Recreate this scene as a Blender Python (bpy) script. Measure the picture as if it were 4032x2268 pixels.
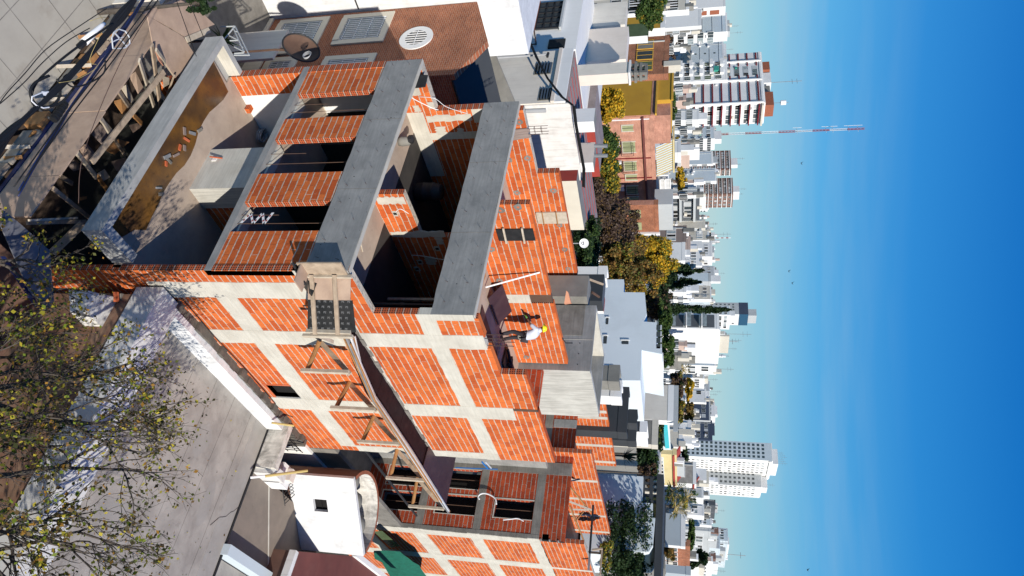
import bpy, math, random
import numpy as np
from mathutils import Vector, Matrix
for o in list(bpy.data.objects): bpy.data.objects.remove(o)
SC = bpy.context.scene; COL = SC.collection
rnd = random.Random(7)
# ---------------- camera (a portrait drone frame, stored on its side) ----------------
FP, PITCH, ROLL, YAW = 2898.365, .2350295, -.00762048, .640549   # focal length in photo pixels (4032 wide)
cp_, sp_ = math.cos(PITCH), math.sin(PITCH)
F = Vector((0, cp_, -sp_)); U0 = Vector((0, sp_, cp_)); R0 = Vector((1, 0, 0))
U = math.cos(ROLL)*U0 + math.sin(ROLL)*R0; R = math.cos(ROLL)*R0 - math.sin(ROLL)*U0
MZ = Matrix.Rotation(YAW, 3, 'Z'); F, U, R = MZ@F, MZ@U, MZ@R
CAM = Vector((9.8633519, -12.59818595, 17.0))
cd = bpy.data.cameras.new('camera'); cam = bpy.data.objects.new('camera', cd); COL.objects.link(cam)
cd.sensor_width = 36; cd.lens = FP/4032*36; cd.clip_start = .1; cd.clip_end = 6000
m = Matrix((U, -R, -F)).transposed().to_4x4(); m.translation = CAM; cam.matrix_world = m
SC.camera = cam
# ---------------- sun, sky, exposure ----------------
SUND = Vector((1.73, -.656, 1.0)).normalized()
EL = math.asin(SUND.z); AZ = math.atan2(SUND.x, SUND.y)
sl = bpy.data.lights.new('sun', 'SUN'); sl.energy = 4.6; sl.angle = math.radians(.5); sl.color = (1, .945, .86)
so = bpy.data.objects.new('sun', sl); COL.objects.link(so); so.rotation_euler = SUND.to_track_quat('Z', 'Y').to_euler(); so.location = (30, -20, 40)
W = bpy.data.worlds.new('World'); SC.world = W; W.use_nodes = True
wn = W.node_tree; bg = wn.nodes['Background']
sk = wn.nodes.new('ShaderNodeTexSky'); sk.sky_type = 'NISHITA'; sk.sun_disc = False
sk.sun_elevation = EL; sk.sun_rotation = AZ; sk.altitude = 0; sk.air_density = 1.0; sk.dust_density = .3; sk.ozone_density = 3.0
tc = wn.nodes.new('ShaderNodeTexCoord'); mp = wn.nodes.new('ShaderNodeMapping'); mp.inputs['Scale'].default_value = (1.1, 1.1, 13)
nz = wn.nodes.new('ShaderNodeTexNoise'); nz.inputs['Scale'].default_value = 1.9; nz.inputs['Detail'].default_value = 7; nz.inputs['Roughness'].default_value = .55
rp = wn.nodes.new('ShaderNodeMapRange'); rp.inputs[1].default_value = .46; rp.inputs[2].default_value = .80; rp.inputs[3].default_value = 0; rp.inputs[4].default_value = .6
hs = wn.nodes.new('ShaderNodeHueSaturation'); hs.inputs['Saturation'].default_value = 1.28; hs.inputs['Value'].default_value = 1
mxs = wn.nodes.new('ShaderNodeMixRGB'); mxs.inputs[2].default_value = (5.2, 6.3, 6.8, 1)
wn.links.new(tc.outputs['Generated'], mp.inputs[0]); wn.links.new(mp.outputs[0], nz.inputs[0]); wn.links.new(nz.outputs[0], rp.inputs[0])
# thin high cloud only in the low band of the sky
sx = wn.nodes.new('ShaderNodeSeparateXYZ'); wn.links.new(tc.outputs['Generated'], sx.inputs[0])
zr = wn.nodes.new('ShaderNodeMapRange'); zr.inputs[1].default_value = .0; zr.inputs[2].default_value = .26; zr.inputs[3].default_value = 1; zr.inputs[4].default_value = 0
wn.links.new(sx.outputs[2], zr.inputs[0])
ml = wn.nodes.new('ShaderNodeMath'); ml.operation = 'MULTIPLY'; wn.links.new(rp.outputs[0], ml.inputs[0]); wn.links.new(zr.outputs[0], ml.inputs[1])
rm = wn.nodes.new('ShaderNodeValToRGB'); e = rm.color_ramp.elements; e[0].position = 0; e[0].color = (.50, .72, .76, 1); e[1].position = 1; e[1].color = (.0, .08, .36, 1)
for ps_, c_ in ((.035, (.44, .70, .78)), (.09, (.27, .62, .82)), (.16, (.09, .45, .86)), (.26, (.024, .285, .76)), (.38, (.006, .175, .62))): q_ = e.new(ps_); q_.color = (*c_, 1)
zc = wn.nodes.new('ShaderNodeMath'); zc.operation = 'MAXIMUM'; zc.inputs[1].default_value = 0; wn.links.new(sx.outputs[2], zc.inputs[0]); wn.links.new(zc.outputs[0], rm.inputs[0])
sc_ = wn.nodes.new('ShaderNodeMixRGB'); sc_.blend_type = 'MULTIPLY'; sc_.inputs[0].default_value = 1; sc_.inputs[2].default_value = (9.2, 9.2, 9.2, 1); wn.links.new(rm.outputs[0], sc_.inputs[1])
m8 = wn.nodes.new('ShaderNodeMixRGB'); m8.inputs[0].default_value = .82; wn.links.new(sk.outputs[0], m8.inputs[1]); wn.links.new(sc_.outputs[0], m8.inputs[2])
wn.links.new(m8.outputs[0], hs.inputs['Color']); hs.inputs['Saturation'].default_value = 1.04; wn.links.new(hs.outputs[0], mxs.inputs[1]); wn.links.new(ml.outputs[0], mxs.inputs[0])
wn.links.new(mxs.outputs[0], bg.inputs[0]); bg.inputs[1].default_value = .08
SC.view_settings.view_transform = 'Standard'; SC.view_settings.look = 'None'; SC.view_settings.gamma = 1; SC.view_settings.exposure = 0.3
SC.cycles.max_bounces = 6; SC.cycles.diffuse_bounces = 2; SC.cycles.transparent_max_bounces = 6

# ---------------- measuring helpers ----------------
def ray(x, y): return F + U*((x-2016)/FP) + R*((y-1134)/FP)
def un(x, y, ax, v):
    i = 'xyz'.index(ax); d = ray(x, y); return CAM + d*((v-CAM[i])/d[i])
def und(x, y, dist):                       # point at a horizontal distance
    d = ray(x, y); return CAM + d*(dist/math.hypot(d.x, d.y))
def K(x0, y0, s): return lambda x, y: (x0+x/s, y0+y/s)

# ---------------- object helpers ----------------
ORG = {}
def tag(o, label=None, cat=None, group=None, kind=None):
    if label: o['label'] = label
    if cat: o['category'] = cat
    if group: o['group'] = group
    if kind: o['kind'] = kind
    return o
def thing(name, label, cat, loc, group=None):
    o = bpy.data.objects.new(name, None); o.empty_display_size = .3; COL.objects.link(o)
    o.location = loc; ORG[o.name] = Vector(loc); return tag(o, label, cat, group)
class MB:
    def __init__(s): s.v = []; s.f = []; s.m = []; s.mats = []
    def mi(s, mat):
        if mat not in s.mats: s.mats.append(mat)
        return s.mats.index(mat)
    def poly(s, pts, mat):
        b = len(s.v); s.v += [Vector(p) for p in pts]; s.f.append(tuple(range(b, b+len(pts)))); s.m.append(s.mi(mat)); return s
    def box(s, x0, x1, y0, y1, z0, z1, mat, faces=None):
        if x0 > x1: x0, x1 = x1, x0
        if y0 > y1: y0, y1 = y1, y0
        if z0 > z1: z0, z1 = z1, z0
        b = len(s.v)
        s.v += [Vector((x, y, z)) for z in (z0, z1) for y in (y0, y1) for x in (x0, x1)]
        fs = {'-z': (0, 2, 3, 1), '+z': (4, 5, 7, 6), '-y': (0, 1, 5, 4), '+y': (2, 6, 7, 3), '-x': (0, 4, 6, 2), '+x': (1, 3, 7, 5)}
        for k, q in fs.items():
            s.f.append(tuple(b+i for i in q)); s.m.append(s.mi((faces or {}).get(k, mat)))
        return s
    def bar(s, p0, p1, w, h, mat, up=(0, 0, 1)):          # a board from p0 to p1
        p0, p1 = Vector(p0), Vector(p1); d = (p1-p0).normalized(); u = Vector(up)
        if abs(d.dot(u)) > .97: u = Vector((1, 0, 0))
        a = d.cross(u).normalized()*w/2; c = a.cross(d).normalized()*h/2; b = len(s.v)
        for p in (p0, p1): s.v += [p-a-c, p+a-c, p+a+c, p-a+c]
        for q in ((0, 3, 2, 1), (4, 5, 6, 7), (0, 1, 5, 4), (1, 2, 6, 5), (2, 3, 7, 6), (3, 0, 4, 7)): s.f.append(tuple(b+i for i in q)); s.m.append(s.mi(mat))
        return s
    def tube(s, pts, r, mat, n=6, r2=None):
        pts = [Vector(p) for p in pts]; k = len(pts); b = len(s.v); prev = None
        for i, p in enumerate(pts):
            d = (pts[min(i+1, k-1)]-pts[max(i-1, 0)]).normalized()
            if prev is None:
                prev = d.cross(Vector((0, 0, 1)) if abs(d.z) < .9 else Vector((1, 0, 0))).normalized()
            a = (prev - d*prev.dot(d)).normalized(); prev = a; c = d.cross(a); rr = r if r2 is None else r+(r2-r)*i/(k-1)
            for j in range(n):
                t = 2*math.pi*j/n; s.v.append(p + (a*math.cos(t)+c*math.sin(t))*rr)
        mi = s.mi(mat)
        for i in range(k-1):
            for j in range(n):
                j2 = (j+1) % n; s.f.append((b+i*n+j, b+i*n+j2, b+(i+1)*n+j2, b+(i+1)*n+j)); s.m.append(mi)
        s.f.append(tuple(b+j for j in reversed(range(n)))); s.m.append(mi); s.f.append(tuple(b+(k-1)*n+j for j in range(n))); s.m.append(mi)
        return s
    def lathe(s, c, prof, mat, n=20, a0=0, a1=2*math.pi):
        c = Vector(c); b = len(s.v); full = abs(a1-a0-2*math.pi) < 1e-6; nn = n if full else n+1
        for (r, z) in prof:
            for j in range(nn):
                t = a0+(a1-a0)*j/n; s.v.append(c+Vector((r*math.cos(t), r*math.sin(t), z)))
        for i in range(len(prof)-1):
            for j in range(n):
                j2 = (j+1) % nn if full else j+1
                s.f.append((b+i*nn+j, b+i*nn+j2, b+(i+1)*nn+j2, b+(i+1)*nn+j)); s.m.append(s.mi(mat))
        return s
    def prism(s, pts, d, mat, side=None):                  # polygon (ccw seen from outside) extruded by vector d
        pts = [Vector(p) for p in pts]; d = Vector(d); n = len(pts)
        s.poly([p+d for p in pts], mat); s.poly(list(reversed(pts)), mat)
        for i in range(n):
            j = (i+1) % n; s.poly([pts[i], pts[j], pts[j]+d, pts[i]+d], side or mat)
        return s
    def build(s, name, parent=None, smooth=False, label=None, cat=None, group=None, kind=None):
        if parent is not None: o0 = ORG[parent.name]
        else:
            a = np.array([tuple(v) for v in s.v]); o0 = Vector(((a[:, 0].min()+a[:, 0].max())/2, (a[:, 1].min()+a[:, 1].max())/2, a[:, 2].min()))
        me = bpy.data.meshes.new(name); me.from_pydata([v-o0 for v in s.v], [], s.f)
        for mm in s.mats: me.materials.append(MT[mm])
        me.polygons.foreach_set('material_index', s.m)
        if smooth: me.polygons.foreach_set('use_smooth', [True]*len(s.f))
        me.update(); o = bpy.data.objects.new(name, me); COL.objects.link(o)
        if parent is not None: o.parent = parent
        else: o.location = o0
        ORG[o.name] = o0.copy(); return tag(o, label, cat, group, kind)

# ---------------- materials ----------------
MT = {}
def nm(name):
    m = bpy.data.materials.new(name); m.use_nodes = True; MT[name] = m; nt = m.node_tree; return m, nt, nt.nodes['Principled BSDF']
def nn(nt, typ, **kw):
    n = nt.nodes.new('ShaderNode'+typ)
    for k, v in kw.items(): setattr(n, k, v)
    return n
def noise(nt, vec, scale, detail=4, rough=.55, dist=0):
    n = nn(nt, 'TexNoise'); n.inputs['Scale'].default_value = scale; n.inputs['Detail'].default_value = detail; n.inputs['Roughness'].default_value = rough; n.inputs['Distortion'].default_value = dist
    if vec is not None: nt.links.new(vec, n.inputs['Vector'])
    return n.outputs[0]
def rng(nt, val, a, b, c, d):
    n = nn(nt, 'MapRange'); n.inputs[1].default_value = a; n.inputs[2].default_value = b; n.inputs[3].default_value = c; n.inputs[4].default_value = d
    nt.links.new(val, n.inputs[0]); return n.outputs[0]
def mix(nt, fac, a, b, mode='MIX'):
    n = nn(nt, 'MixRGB', blend_type=mode)
    for i, s in ((0, fac), (1, a), (2, b)):
        if isinstance(s, (int, float)): n.inputs[i].default_value = s
        elif isinstance(s, tuple): n.inputs[i].default_value = (*s[:3], 1)
        else: nt.links.new(s, n.inputs[i])
    return n.outputs[0]
def pos(nt, scale=(1, 1, 1)):
    g = nn(nt, 'NewGeometry'); mpn = nn(nt, 'Mapping'); mpn.inputs['Scale'].default_value = scale; nt.links.new(g.outputs['Position'], mpn.inputs[0]); return mpn.outputs[0]
def bump(nt, b, h, st=.4, dist=.02):
    n = nn(nt, 'Bump'); n.inputs['Strength'].default_value = st; n.inputs['Distance'].default_value = dist; nt.links.new(h, n.inputs['Height']); nt.links.new(n.outputs[0], b.inputs['Normal'])
def plain(name, c, c2=None, rough=.8, sc=2.0, dirt=0, dirtc=(.12, .1, .08), streak=0, metal=0, bmp=.15, bs=40, spec=.3):
    """colour varied by two noises, dirt blotches, vertical run-off streaks"""
    m, nt, b = nm(name); p = pos(nt); c2 = c2 or tuple(x*.82 for x in c)
    col = mix(nt, rng(nt, noise(nt, p, sc, 6, .6), .3, .7, 0, 1), c, c2)
    if dirt: col = mix(nt, rng(nt, noise(nt, p, sc*.45+.3, 8, .68, .4), .52, .78, 0, dirt), col, dirtc)
    if streak:
        ps = pos(nt, (4.5, 4.5, .35)); st = rng(nt, noise(nt, ps, 1.4, 5, .6), .5, .8, 0, streak); col = mix(nt, st, col, dirtc)
    nt.links.new(col, b.inputs['Base Color']); b.inputs['Roughness'].default_value = rough; b.inputs['Metallic'].default_value = metal; b.inputs['Specular IOR Level'].default_value = spec
    if bmp: bump(nt, b, noise(nt, p, bs, 4, .6), bmp, .01)
    return m
def wallvec(nt, wob=.012, wsc=2.2):
    """wall coordinates: run along the wall, height; slightly wobbling so courses are not ruler-straight"""
    g = nn(nt, 'NewGeometry'); sp = nn(nt, 'SeparateXYZ'); nt.links.new(g.outputs['Position'], sp.inputs[0])
    sn = nn(nt, 'SeparateXYZ'); nt.links.new(g.outputs['Normal'], sn.inputs[0])
    ab = nn(nt, 'Math', operation='ABSOLUTE'); nt.links.new(sn.outputs[0], ab.inputs[0])
    gt = nn(nt, 'Math', operation='GREATER_THAN'); nt.links.new(ab.outputs[0], gt.inputs[0]); gt.inputs[1].default_value = .5
    mx = nn(nt, 'Mix'); mx.data_type = 'FLOAT'; nt.links.new(gt.outputs[0], mx.inputs[0]); nt.links.new(sp.outputs[0], mx.inputs[2]); nt.links.new(sp.outputs[1], mx.inputs[3])
    cb = nn(nt, 'CombineXYZ'); nt.links.new(mx.outputs[0], cb.inputs[0]); nt.links.new(sp.outputs[2], cb.inputs[1])
    n = nn(nt, 'TexNoise'); n.inputs['Scale'].default_value = wsc; n.inputs['Detail'].default_value = 3; nt.links.new(g.outputs['Position'], n.inputs['Vector'])
    sb = nn(nt, 'VectorMath', operation='SUBTRACT'); nt.links.new(n.outputs[1], sb.inputs[0]); sb.inputs[1].default_value = (.5, .5, .5)
    sc = nn(nt, 'VectorMath', operation='SCALE'); nt.links.new(sb.outputs[0], sc.inputs[0]); sc.inputs[3].default_value = wob*4
    ad = nn(nt, 'VectorMath', operation='ADD'); nt.links.new(cb.outputs[0], ad.inputs[0]); nt.links.new(sc.outputs[0], ad.inputs[1])
    return ad.outputs[0], g.outputs['Position']
def bricks(name, c1, c2, mort, bw=.34, rh=.2, ms=.014, wob=.012, smear=.5, dark=.15, bmpd=.02):
    m, nt, b = nm(name); v, p = wallvec(nt, wob)
    t = nn(nt, 'TexBrick'); nt.links.new(v, t.inputs['Vector']); t.inputs['Scale'].default_value = 1; t.inputs['Brick Width'].default_value = bw; t.inputs['Row Height'].default_value = rh
    big_ = bw > .3 and rh > .15
    t.inputs['Mortar Size'].default_value = .005 if big_ else ms; t.inputs['Mortar Smooth'].default_value = .25; t.inputs['Bias'].default_value = 0
    t.inputs['Color1'].default_value = (*c1, 1); t.inputs['Color2'].default_value = (*c2, 1); t.inputs['Mortar'].default_value = (.20, .05, .02, 1) if big_ else (*mort, 1)
    # mortar that squeezes out unevenly: dark open joints in places, smears over the block in others
    col = t.outputs['Color']
    if big_:
        sp = nn(nt, 'SeparateXYZ'); nt.links.new(v, sp.inputs[0]); dv = nn(nt, 'Math', operation='DIVIDE'); nt.links.new(sp.outputs[1], dv.inputs[0]); dv.inputs[1].default_value = rh
        fr = nn(nt, 'Math', operation='FRACT'); nt.links.new(dv.outputs[0], fr.inputs[0]); pg = nn(nt, 'Math', operation='PINGPONG'); nt.links.new(fr.outputs[0], pg.inputs[0]); pg.inputs[1].default_value = .5
        wd = rng(nt, noise(nt, p, 9, 4, .7), .3, .75, .03, ms*8.5); lt = nn(nt, 'Math', operation='LESS_THAN'); nt.links.new(pg.outputs[0], lt.inputs[0]); nt.links.new(wd, lt.inputs[1])
        col = mix(nt, lt.outputs[0], col, mix(nt, rng(nt, noise(nt, p, 12, 3), .4, .7, 0, 1), mort, tuple(x*.72 for x in mort)))
        # a few head joints buttered with mortar
        hj = nn(nt, 'Math', operation='MULTIPLY'); nt.links.new(t.outputs['Fac'], hj.inputs[0]); nt.links.new(rng(nt, noise(nt, p, 3.3, 2), .55, .6, 0, 1), hj.inputs[1]); col = mix(nt, hj.outputs[0], col, mort)
    op = nn(nt, 'Math', operation='MULTIPLY'); nt.links.new(t.outputs['Fac'], op.inputs[0]); nt.links.new(rng(nt, noise(nt, p, 5, 3), .62, .70, 0, .7), op.inputs[1])
    col = mix(nt, op.outputs[0], col, (.10, .045, .03))
    big = rng(nt, noise(nt, p, .9, 4), .35, .7, 1-dark, 1.06)
    col = mix(nt, 1.0, col, big, 'MULTIPLY')
    sm = rng(nt, noise(nt, p, 7.5, 5, .7, .6), .62, .76, 0, smear); col = mix(nt, sm, col, tuple(x*.85 for x in mort))
    fine = rng(nt, noise(nt, p, 35, 3), .3, .75, .88, 1.08); col = mix(nt, 1.0, col, fine, 'MULTIPLY')
    nt.links.new(col, b.inputs['Base Color']); b.inputs['Roughness'].default_value = .85; b.inputs['Specular IOR Level'].default_value = .25
    # shallow key grooves on the block faces
    inv = nn(nt, 'Math', operation='ADD'); nt.links.new(t.outputs['Fac'], inv.inputs[0]); nt.links.new(noise(nt, p, 18, 4), inv.inputs[1])
    bump(nt, b, inv.outputs[0], .55, bmpd)
    return m
def hollow(name):
    """open ends of hollow clay blocks: webs round dark cells"""
    m, nt, b = nm(name); v, p = wallvec(nt, .004)
    sp = nn(nt, 'SeparateXYZ'); nt.links.new(v, sp.inputs[0])
    def cells(out, period, lo):
        a = nn(nt, 'Math', operation='DIVIDE'); nt.links.new(out, a.inputs[0]); a.inputs[1].default_value = period
        f = nn(nt, 'Math', operation='FRACT'); nt.links.new(a.outputs[0], f.inputs[0])
        g1 = nn(nt, 'Math', operation='GREATER_THAN'); nt.links.new(f.outputs[0], g1.inputs[0]); g1.inputs[1].default_value = lo
        g2 = nn(nt, 'Math', operation='LESS_THAN'); nt.links.new(f.outputs[0], g2.inputs[0]); g2.inputs[1].default_value = 1-lo
        mm = nn(nt, 'Math', operation='MULTIPLY'); nt.links.new(g1.outputs[0], mm.inputs[0]); nt.links.new(g2.outputs[0], mm.inputs[1]); return mm.outputs[0]
    a = cells(sp.outputs[0], .06, .2); c = cells(sp.outputs[1], .0667, .2); r = cells(sp.outputs[1], .2, .06)
    mm = nn(nt, 'Math', operation='MULTIPLY'); nt.links.new(a, mm.inputs[0]); nt.links.new(c, mm.inputs[1])
    col = mix(nt, mm.outputs[0], (.48, .10, .03), (.04, .012, .006)); col = mix(nt, r, (.4, .34, .28), col)
    nt.links.new(col, b.inputs['Base Color']); b.inputs['Roughness'].default_value = .9
BR1, BR2, MO = (.68, .165, .038), (.46, .085, .020), (.61, .54, .44)
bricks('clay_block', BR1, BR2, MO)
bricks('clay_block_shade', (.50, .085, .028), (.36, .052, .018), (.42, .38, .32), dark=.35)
bricks('brown_brick', (.42, .135, .06), (.30, .09, .045), (.42, .30, .21), bw=.25, rh=.085, ms=.009, wob=.002, smear=.1, dark=.3, bmpd=.006)
bricks('salmon_brick', (.60, .30, .21), (.50, .24, .165), (.50, .30, .23), bw=.5, rh=.16, ms=.012, wob=.002, smear=.2, dark=.25, bmpd=.006)
hollow('hollow_end')
def concrete(name, c, c2, board='x', stain=.5, streak=.35):
    m, nt, b = nm(name); p = pos(nt)
    col = mix(nt, rng(nt, noise(nt, p, 1.3, 7, .62, .3), .32, .68, 0, 1), c, c2)
    ps = pos(nt, (1.2, 1.2, 16) if board == 'x' else (14, 14, .8)); col = mix(nt, rng(nt, noise(nt, ps, 1.0, 4, .6), .42, .72, 0, streak), col, tuple(x*.62 for x in c2))
    col = mix(nt, rng(nt, noise(nt, p, 3.3, 8, .7, .8), .58, .8, 0, stain), col, tuple(x*.55 for x in c2))
    col = mix(nt, rng(nt, noise(nt, p, 22, 3, .6), .68, .75, 0, .6), col, tuple(x*.45 for x in c2))
    nt.links.new(col, b.inputs['Base Color']); b.inputs['Roughness'].default_value = .82; b.inputs['Specular IOR Level'].default_value = .3
    bump(nt, b, noise(nt, p, 26, 6, .65), .3, .012)
concrete('conc_grey', (.335, .332, .318), (.215, .218, .212), stain=.55, streak=.35)
concrete('conc_light', (.46, .46, .44), (.34, .345, .335), stain=.35, streak=.5)
concrete('conc_pale', (.62, .59, .51), (.49, .46, .39), stain=.4, streak=.35)
concrete('conc_board', (.56, .545, .49), (.43, .415, .37), board='z', stain=.2, streak=.75)
concrete('conc_dark', (.055, .05, .046), (.035, .032, .03))  # concrete darkened for the rooms: interior shade put into the colour
concrete('conc_floor', (.50, .405, .32), (.38, .30, .24), stain=.55, streak=.1)
concrete('conc_roof', (.43, .395, .345), (.28, .255, .225), stain=.75, streak=.15)
concrete('conc_brown', (.25, .205, .165), (.19, .16, .13), stain=.5, streak=.15)
concrete('conc_roof2', (.38, .355, .32), (.30, .28, .25), stain=.4, streak=.15)
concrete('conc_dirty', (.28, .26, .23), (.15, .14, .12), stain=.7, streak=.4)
plain('mortar', (.56, .53, .46), (.44, .41, .35), dirt=.3)
plain('plaster_white', (.80, .79, .76), (.70, .69, .66), dirt=.12)
plain('white_membrane', (.74, .74, .73), (.62, .62, .61), sc=2.2, dirt=.6, dirtc=(.36, .36, .34), streak=.4)
plain('white_worn', (.74, .73, .70), (.64, .62, .58), sc=1.5, dirt=.4, dirtc=(.33, .30, .26), streak=.5)
plain('white_black', (.72, .69, .62), (.5, .47, .42), sc=5, dirt=.85, dirtc=(.05, .05, .045), streak=.5)
plain('wood', (.46, .36, .26), (.30, .225, .16), sc=6, dirt=.35, dirtc=(.12, .09, .06))
plain('wood_pale', (.55, .48, .38), (.42, .35, .26), sc=6, dirt=.2)
plain('wood_orange', (.44, .22, .08), (.3, .15, .06), sc=6, dirt=.3)
plain('plywood', (.47, .34, .25), (.36, .255, .19), sc=2.5, dirt=.45, dirtc=(.18, .12, .09))
plain('phenolic', (.034, .015, .018), (.055, .026, .028), rough=.5, sc=3, dirt=.22, dirtc=(.16, .12, .11), bmp=.05, spec=.5)
plain('phenolic_black', (.012, .013, .014), (.03, .03, .03), rough=.5, sc=4, dirt=.2, dirtc=(.08, .08, .08), bmp=.05)
plain('steel', (.30, .31, .32), (.18, .19, .2), rough=.45, metal=.2, dirt=.2)
plain('steel_rust', (.13, .075, .05), (.08, .045, .03), rough=.7, dirt=.3)
plain('rebar', (.09, .055, .045), rough=.7)
plain('iron_dark', (.025, .025, .027), rough=.6)
plain('alu', (.62, .64, .66), (.5, .52, .54), rough=.4, metal=.0)
plain('cable', (.014, .015, .017), rough=.6, bmp=0)
plain('phenolic_dark', (.013, .006, .008), (.026, .012, .014), rough=.7, sc=3, dirt=.2, dirtc=(.10, .06, .055), bmp=.05, spec=.12)
plain('print_grey', (.22, .22, .22), bmp=0)
plain('cable_blue', (.012, .025, .10), (.01, .015, .05), rough=.5, bmp=0)
plain('white_plastic', (.82, .82, .82), (.74, .74, .74), rough=.4, bmp=0)
plain('grey_plastic', (.42, .43, .44), rough=.5, bmp=0)
plain('tile_pave', (.46, .43, .36), (.40, .37, .31), sc=1.2, dirt=.45, dirtc=(.22, .17, .12))
plain('soil', (.10, .065, .045), (.055, .04, .03), sc=3, dirt=.4, dirtc=(.03, .02, .015), bmp=.6, bs=9)
plain('red_dirt', (.22, .12, .085), (.14, .085, .06), sc=3, dirt=.5, dirtc=(.1, .07, .05))
plain('sidewalk_red', (.34, .15, .09), (.42, .27, .17), sc=2, dirt=.3)
plain('asphalt', (.06, .06, .06), (.045, .045, .048), sc=3)
plain('city_ground', (.11, .105, .095), (.06, .065, .05), sc=.08, dirt=.5, dirtc=(.03, .04, .02))
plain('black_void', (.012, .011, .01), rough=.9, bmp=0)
plain('facade_red', (.20, .095, .06), (.30, .19, .12), sc=3, dirt=.6, dirtc=(.03, .025, .02))
plain('old_mortar', (.15, .135, .11), (.09, .08, .07), sc=5, dirt=.4)
plain('gate_board', (.16, .165, .19), (.11, .115, .13), sc=2, dirt=.3)
plain('maroon', (.17, .055, .045), (.12, .04, .035), sc=1, dirt=.3, dirtc=(.25, .13, .1))
plain('brown_side', (.16, .085, .06), (.11, .06, .045), sc=2, dirt=.3)
plain('cream', (.66, .61, .50), (.60, .55, .45), sc=.9, dirt=.15, dirtc=(.42, .36, .27))
plain('cream_pink', (.72, .64, .56), (.66, .58, .50), sc=.8, dirt=.15, streak=.15, dirtc=(.3, .27, .22))
plain('old_roof', (.30, .25, .24), (.22, .18, .175), sc=1.2, dirt=.4)
plain('beige_wall', (.74, .69, .60), (.66, .61, .53), sc=.8, dirt=.2, streak=.15)
plain('city_white', (.76, .76, .74), (.66, .66, .65), sc=.25, dirt=.15, streak=.12, dirtc=(.4, .39, .37))
plain('city_bright', (.82, .81, .78), (.78, .77, .74), sc=.3, dirt=.08, streak=.12, dirtc=(.5, .49, .45))
plain('city_grey', (.48, .50, .50), (.41, .43, .43), sc=.2, dirt=.15, streak=.1)
plain('city_blue', (.56, .63, .66), (.50, .57, .60), sc=.2, dirt=.1)
plain('city_cream', (.62, .58, .49), (.54, .50, .42), sc=.25, dirt=.15, streak=.1)
plain('city_dark', (.10, .11, .12), (.07, .08, .09), sc=.3)
plain('city_navy', (.055, .075, .115), (.045, .06, .095), sc=.2)
plain('city_red', (.27, .055, .045), (.2, .04, .035), sc=.4)
plain('city_brown', (.22, .12, .09), (.17, .10, .08), sc=.4)
plain('city_pink', (.56, .42, .35), (.5, .37, .31), sc=.4)
plain('city_taupe', (.26, .20, .17), (.22, .17, .15), sc=.4)
plain('maroon_trim', (.20, .02, .025), rough=.6, bmp=0)
plain('red_roof', (.38, .05, .035), (.25, .04, .03), sc=.8, dirt=.3)
plain('ochre', (.50, .29, .035), (.43, .24, .03), sc=.6, dirt=.15)
plain('ochre_edge', (.62, .36, .05), rough=.7)
plain('yellow_paint', (.62, .52, .28), (.55, .45, .22), sc=.6, dirt=.1)
plain('gold_slat', (.55, .42, .16), rough=.7)
plain('roof_bluegrey', (.40, .45, .48), (.36, .41, .44), sc=.25, dirt=.1)
plain('roof_white', (.78, .79, .80), (.72, .73, .74), sc=.3)
plain('modern_grey', (.66, .72, .75), (.61, .67, .70), sc=.25, dirt=.15)
plain('modern_dark', (.05, .055, .06), (.035, .04, .045), sc=.5)
plain('weathered', (.27, .26, .23), (.16, .155, .14), sc=.8, dirt=.6, dirtc=(.06, .06, .05))
plain('glass', (.03, .04, .045), (.05, .06, .065), rough=.12, bmp=0, spec=.8)
plain('glass_green', (.10, .14, .07), (.07, .10, .05), rough=.2, bmp=0)
plain('curtain', (.34, .36, .20), (.26, .28, .15), rough=.8, bmp=0)
plain('glass_pale', (.36, .42, .43), (.16, .19, .2), rough=.25, sc=1.5, bmp=0)
plain('pool', (.10, .62, .66), (.08, .52, .58), rough=.08, bmp=0)
plain('green_net', (.012, .13, .085), (.01, .09, .06), rough=.8, sc=4)
plain('crown_glass', (.02, .07, .13), (.03, .09, .16), rough=.3, bmp=0)
plain('teal', (.05, .33, .26), rough=.6)
plain('hivis', (.85, .80, .02), rough=.35, bmp=0)
plain('shirt', (.62, .65, .72), (.5, .53, .6), rough=.85, sc=5)
plain('skin', (.17, .08, .05), rough=.6, bmp=0)
plain('dark_cloth', (.03, .028, .035), (.05, .045, .05), rough=.9)
plain('trousers', (.42, .39, .33), (.3, .28, .24), rough=.9)
plain('glove', (.12, .28, .06), rough=.7)
plain('orange_sheet', (.68, .32, .19), (.58, .27, .16), rough=.7)
plain('blue_paint', (.02, .13, .42), (.03, .2, .5), rough=.5)
plain('terracotta', (.33, .11, .06), rough=.8)
plain('mural_blue', (.10, .33, .6), (.5, .6, .7), sc=.5)
plain('bark', (.105, .088, .072), (.06, .05, .042), sc=8, bs=30, bmp=.4)
plain('bark_dark', (.07, .055, .045), (.045, .035, .03), sc=6)
plain('clay_rubble', (.6, .14, .05), (.42, .1, .04), sc=4, dirt=.3, dirtc=(.4, .3, .24))
# muddy water
m, nt, b = nm('muddy_water'); p = pos(nt); cc = mix(nt, rng(nt, noise(nt, p, 1.2, 5), .35, .65, 0, 1), (.20, .095, .022), (.075, .04, .02))
cc = mix(nt, rng(nt, noise(nt, p, 14, 4), .66, .72, 0, 1), cc, (.05, .035, .02)); nt.links.new(cc, b.inputs['Base Color']); b.inputs['Roughness'].default_value = .22; bump(nt, b, noise(nt, p, 3, 2), .05, .01)
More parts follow.
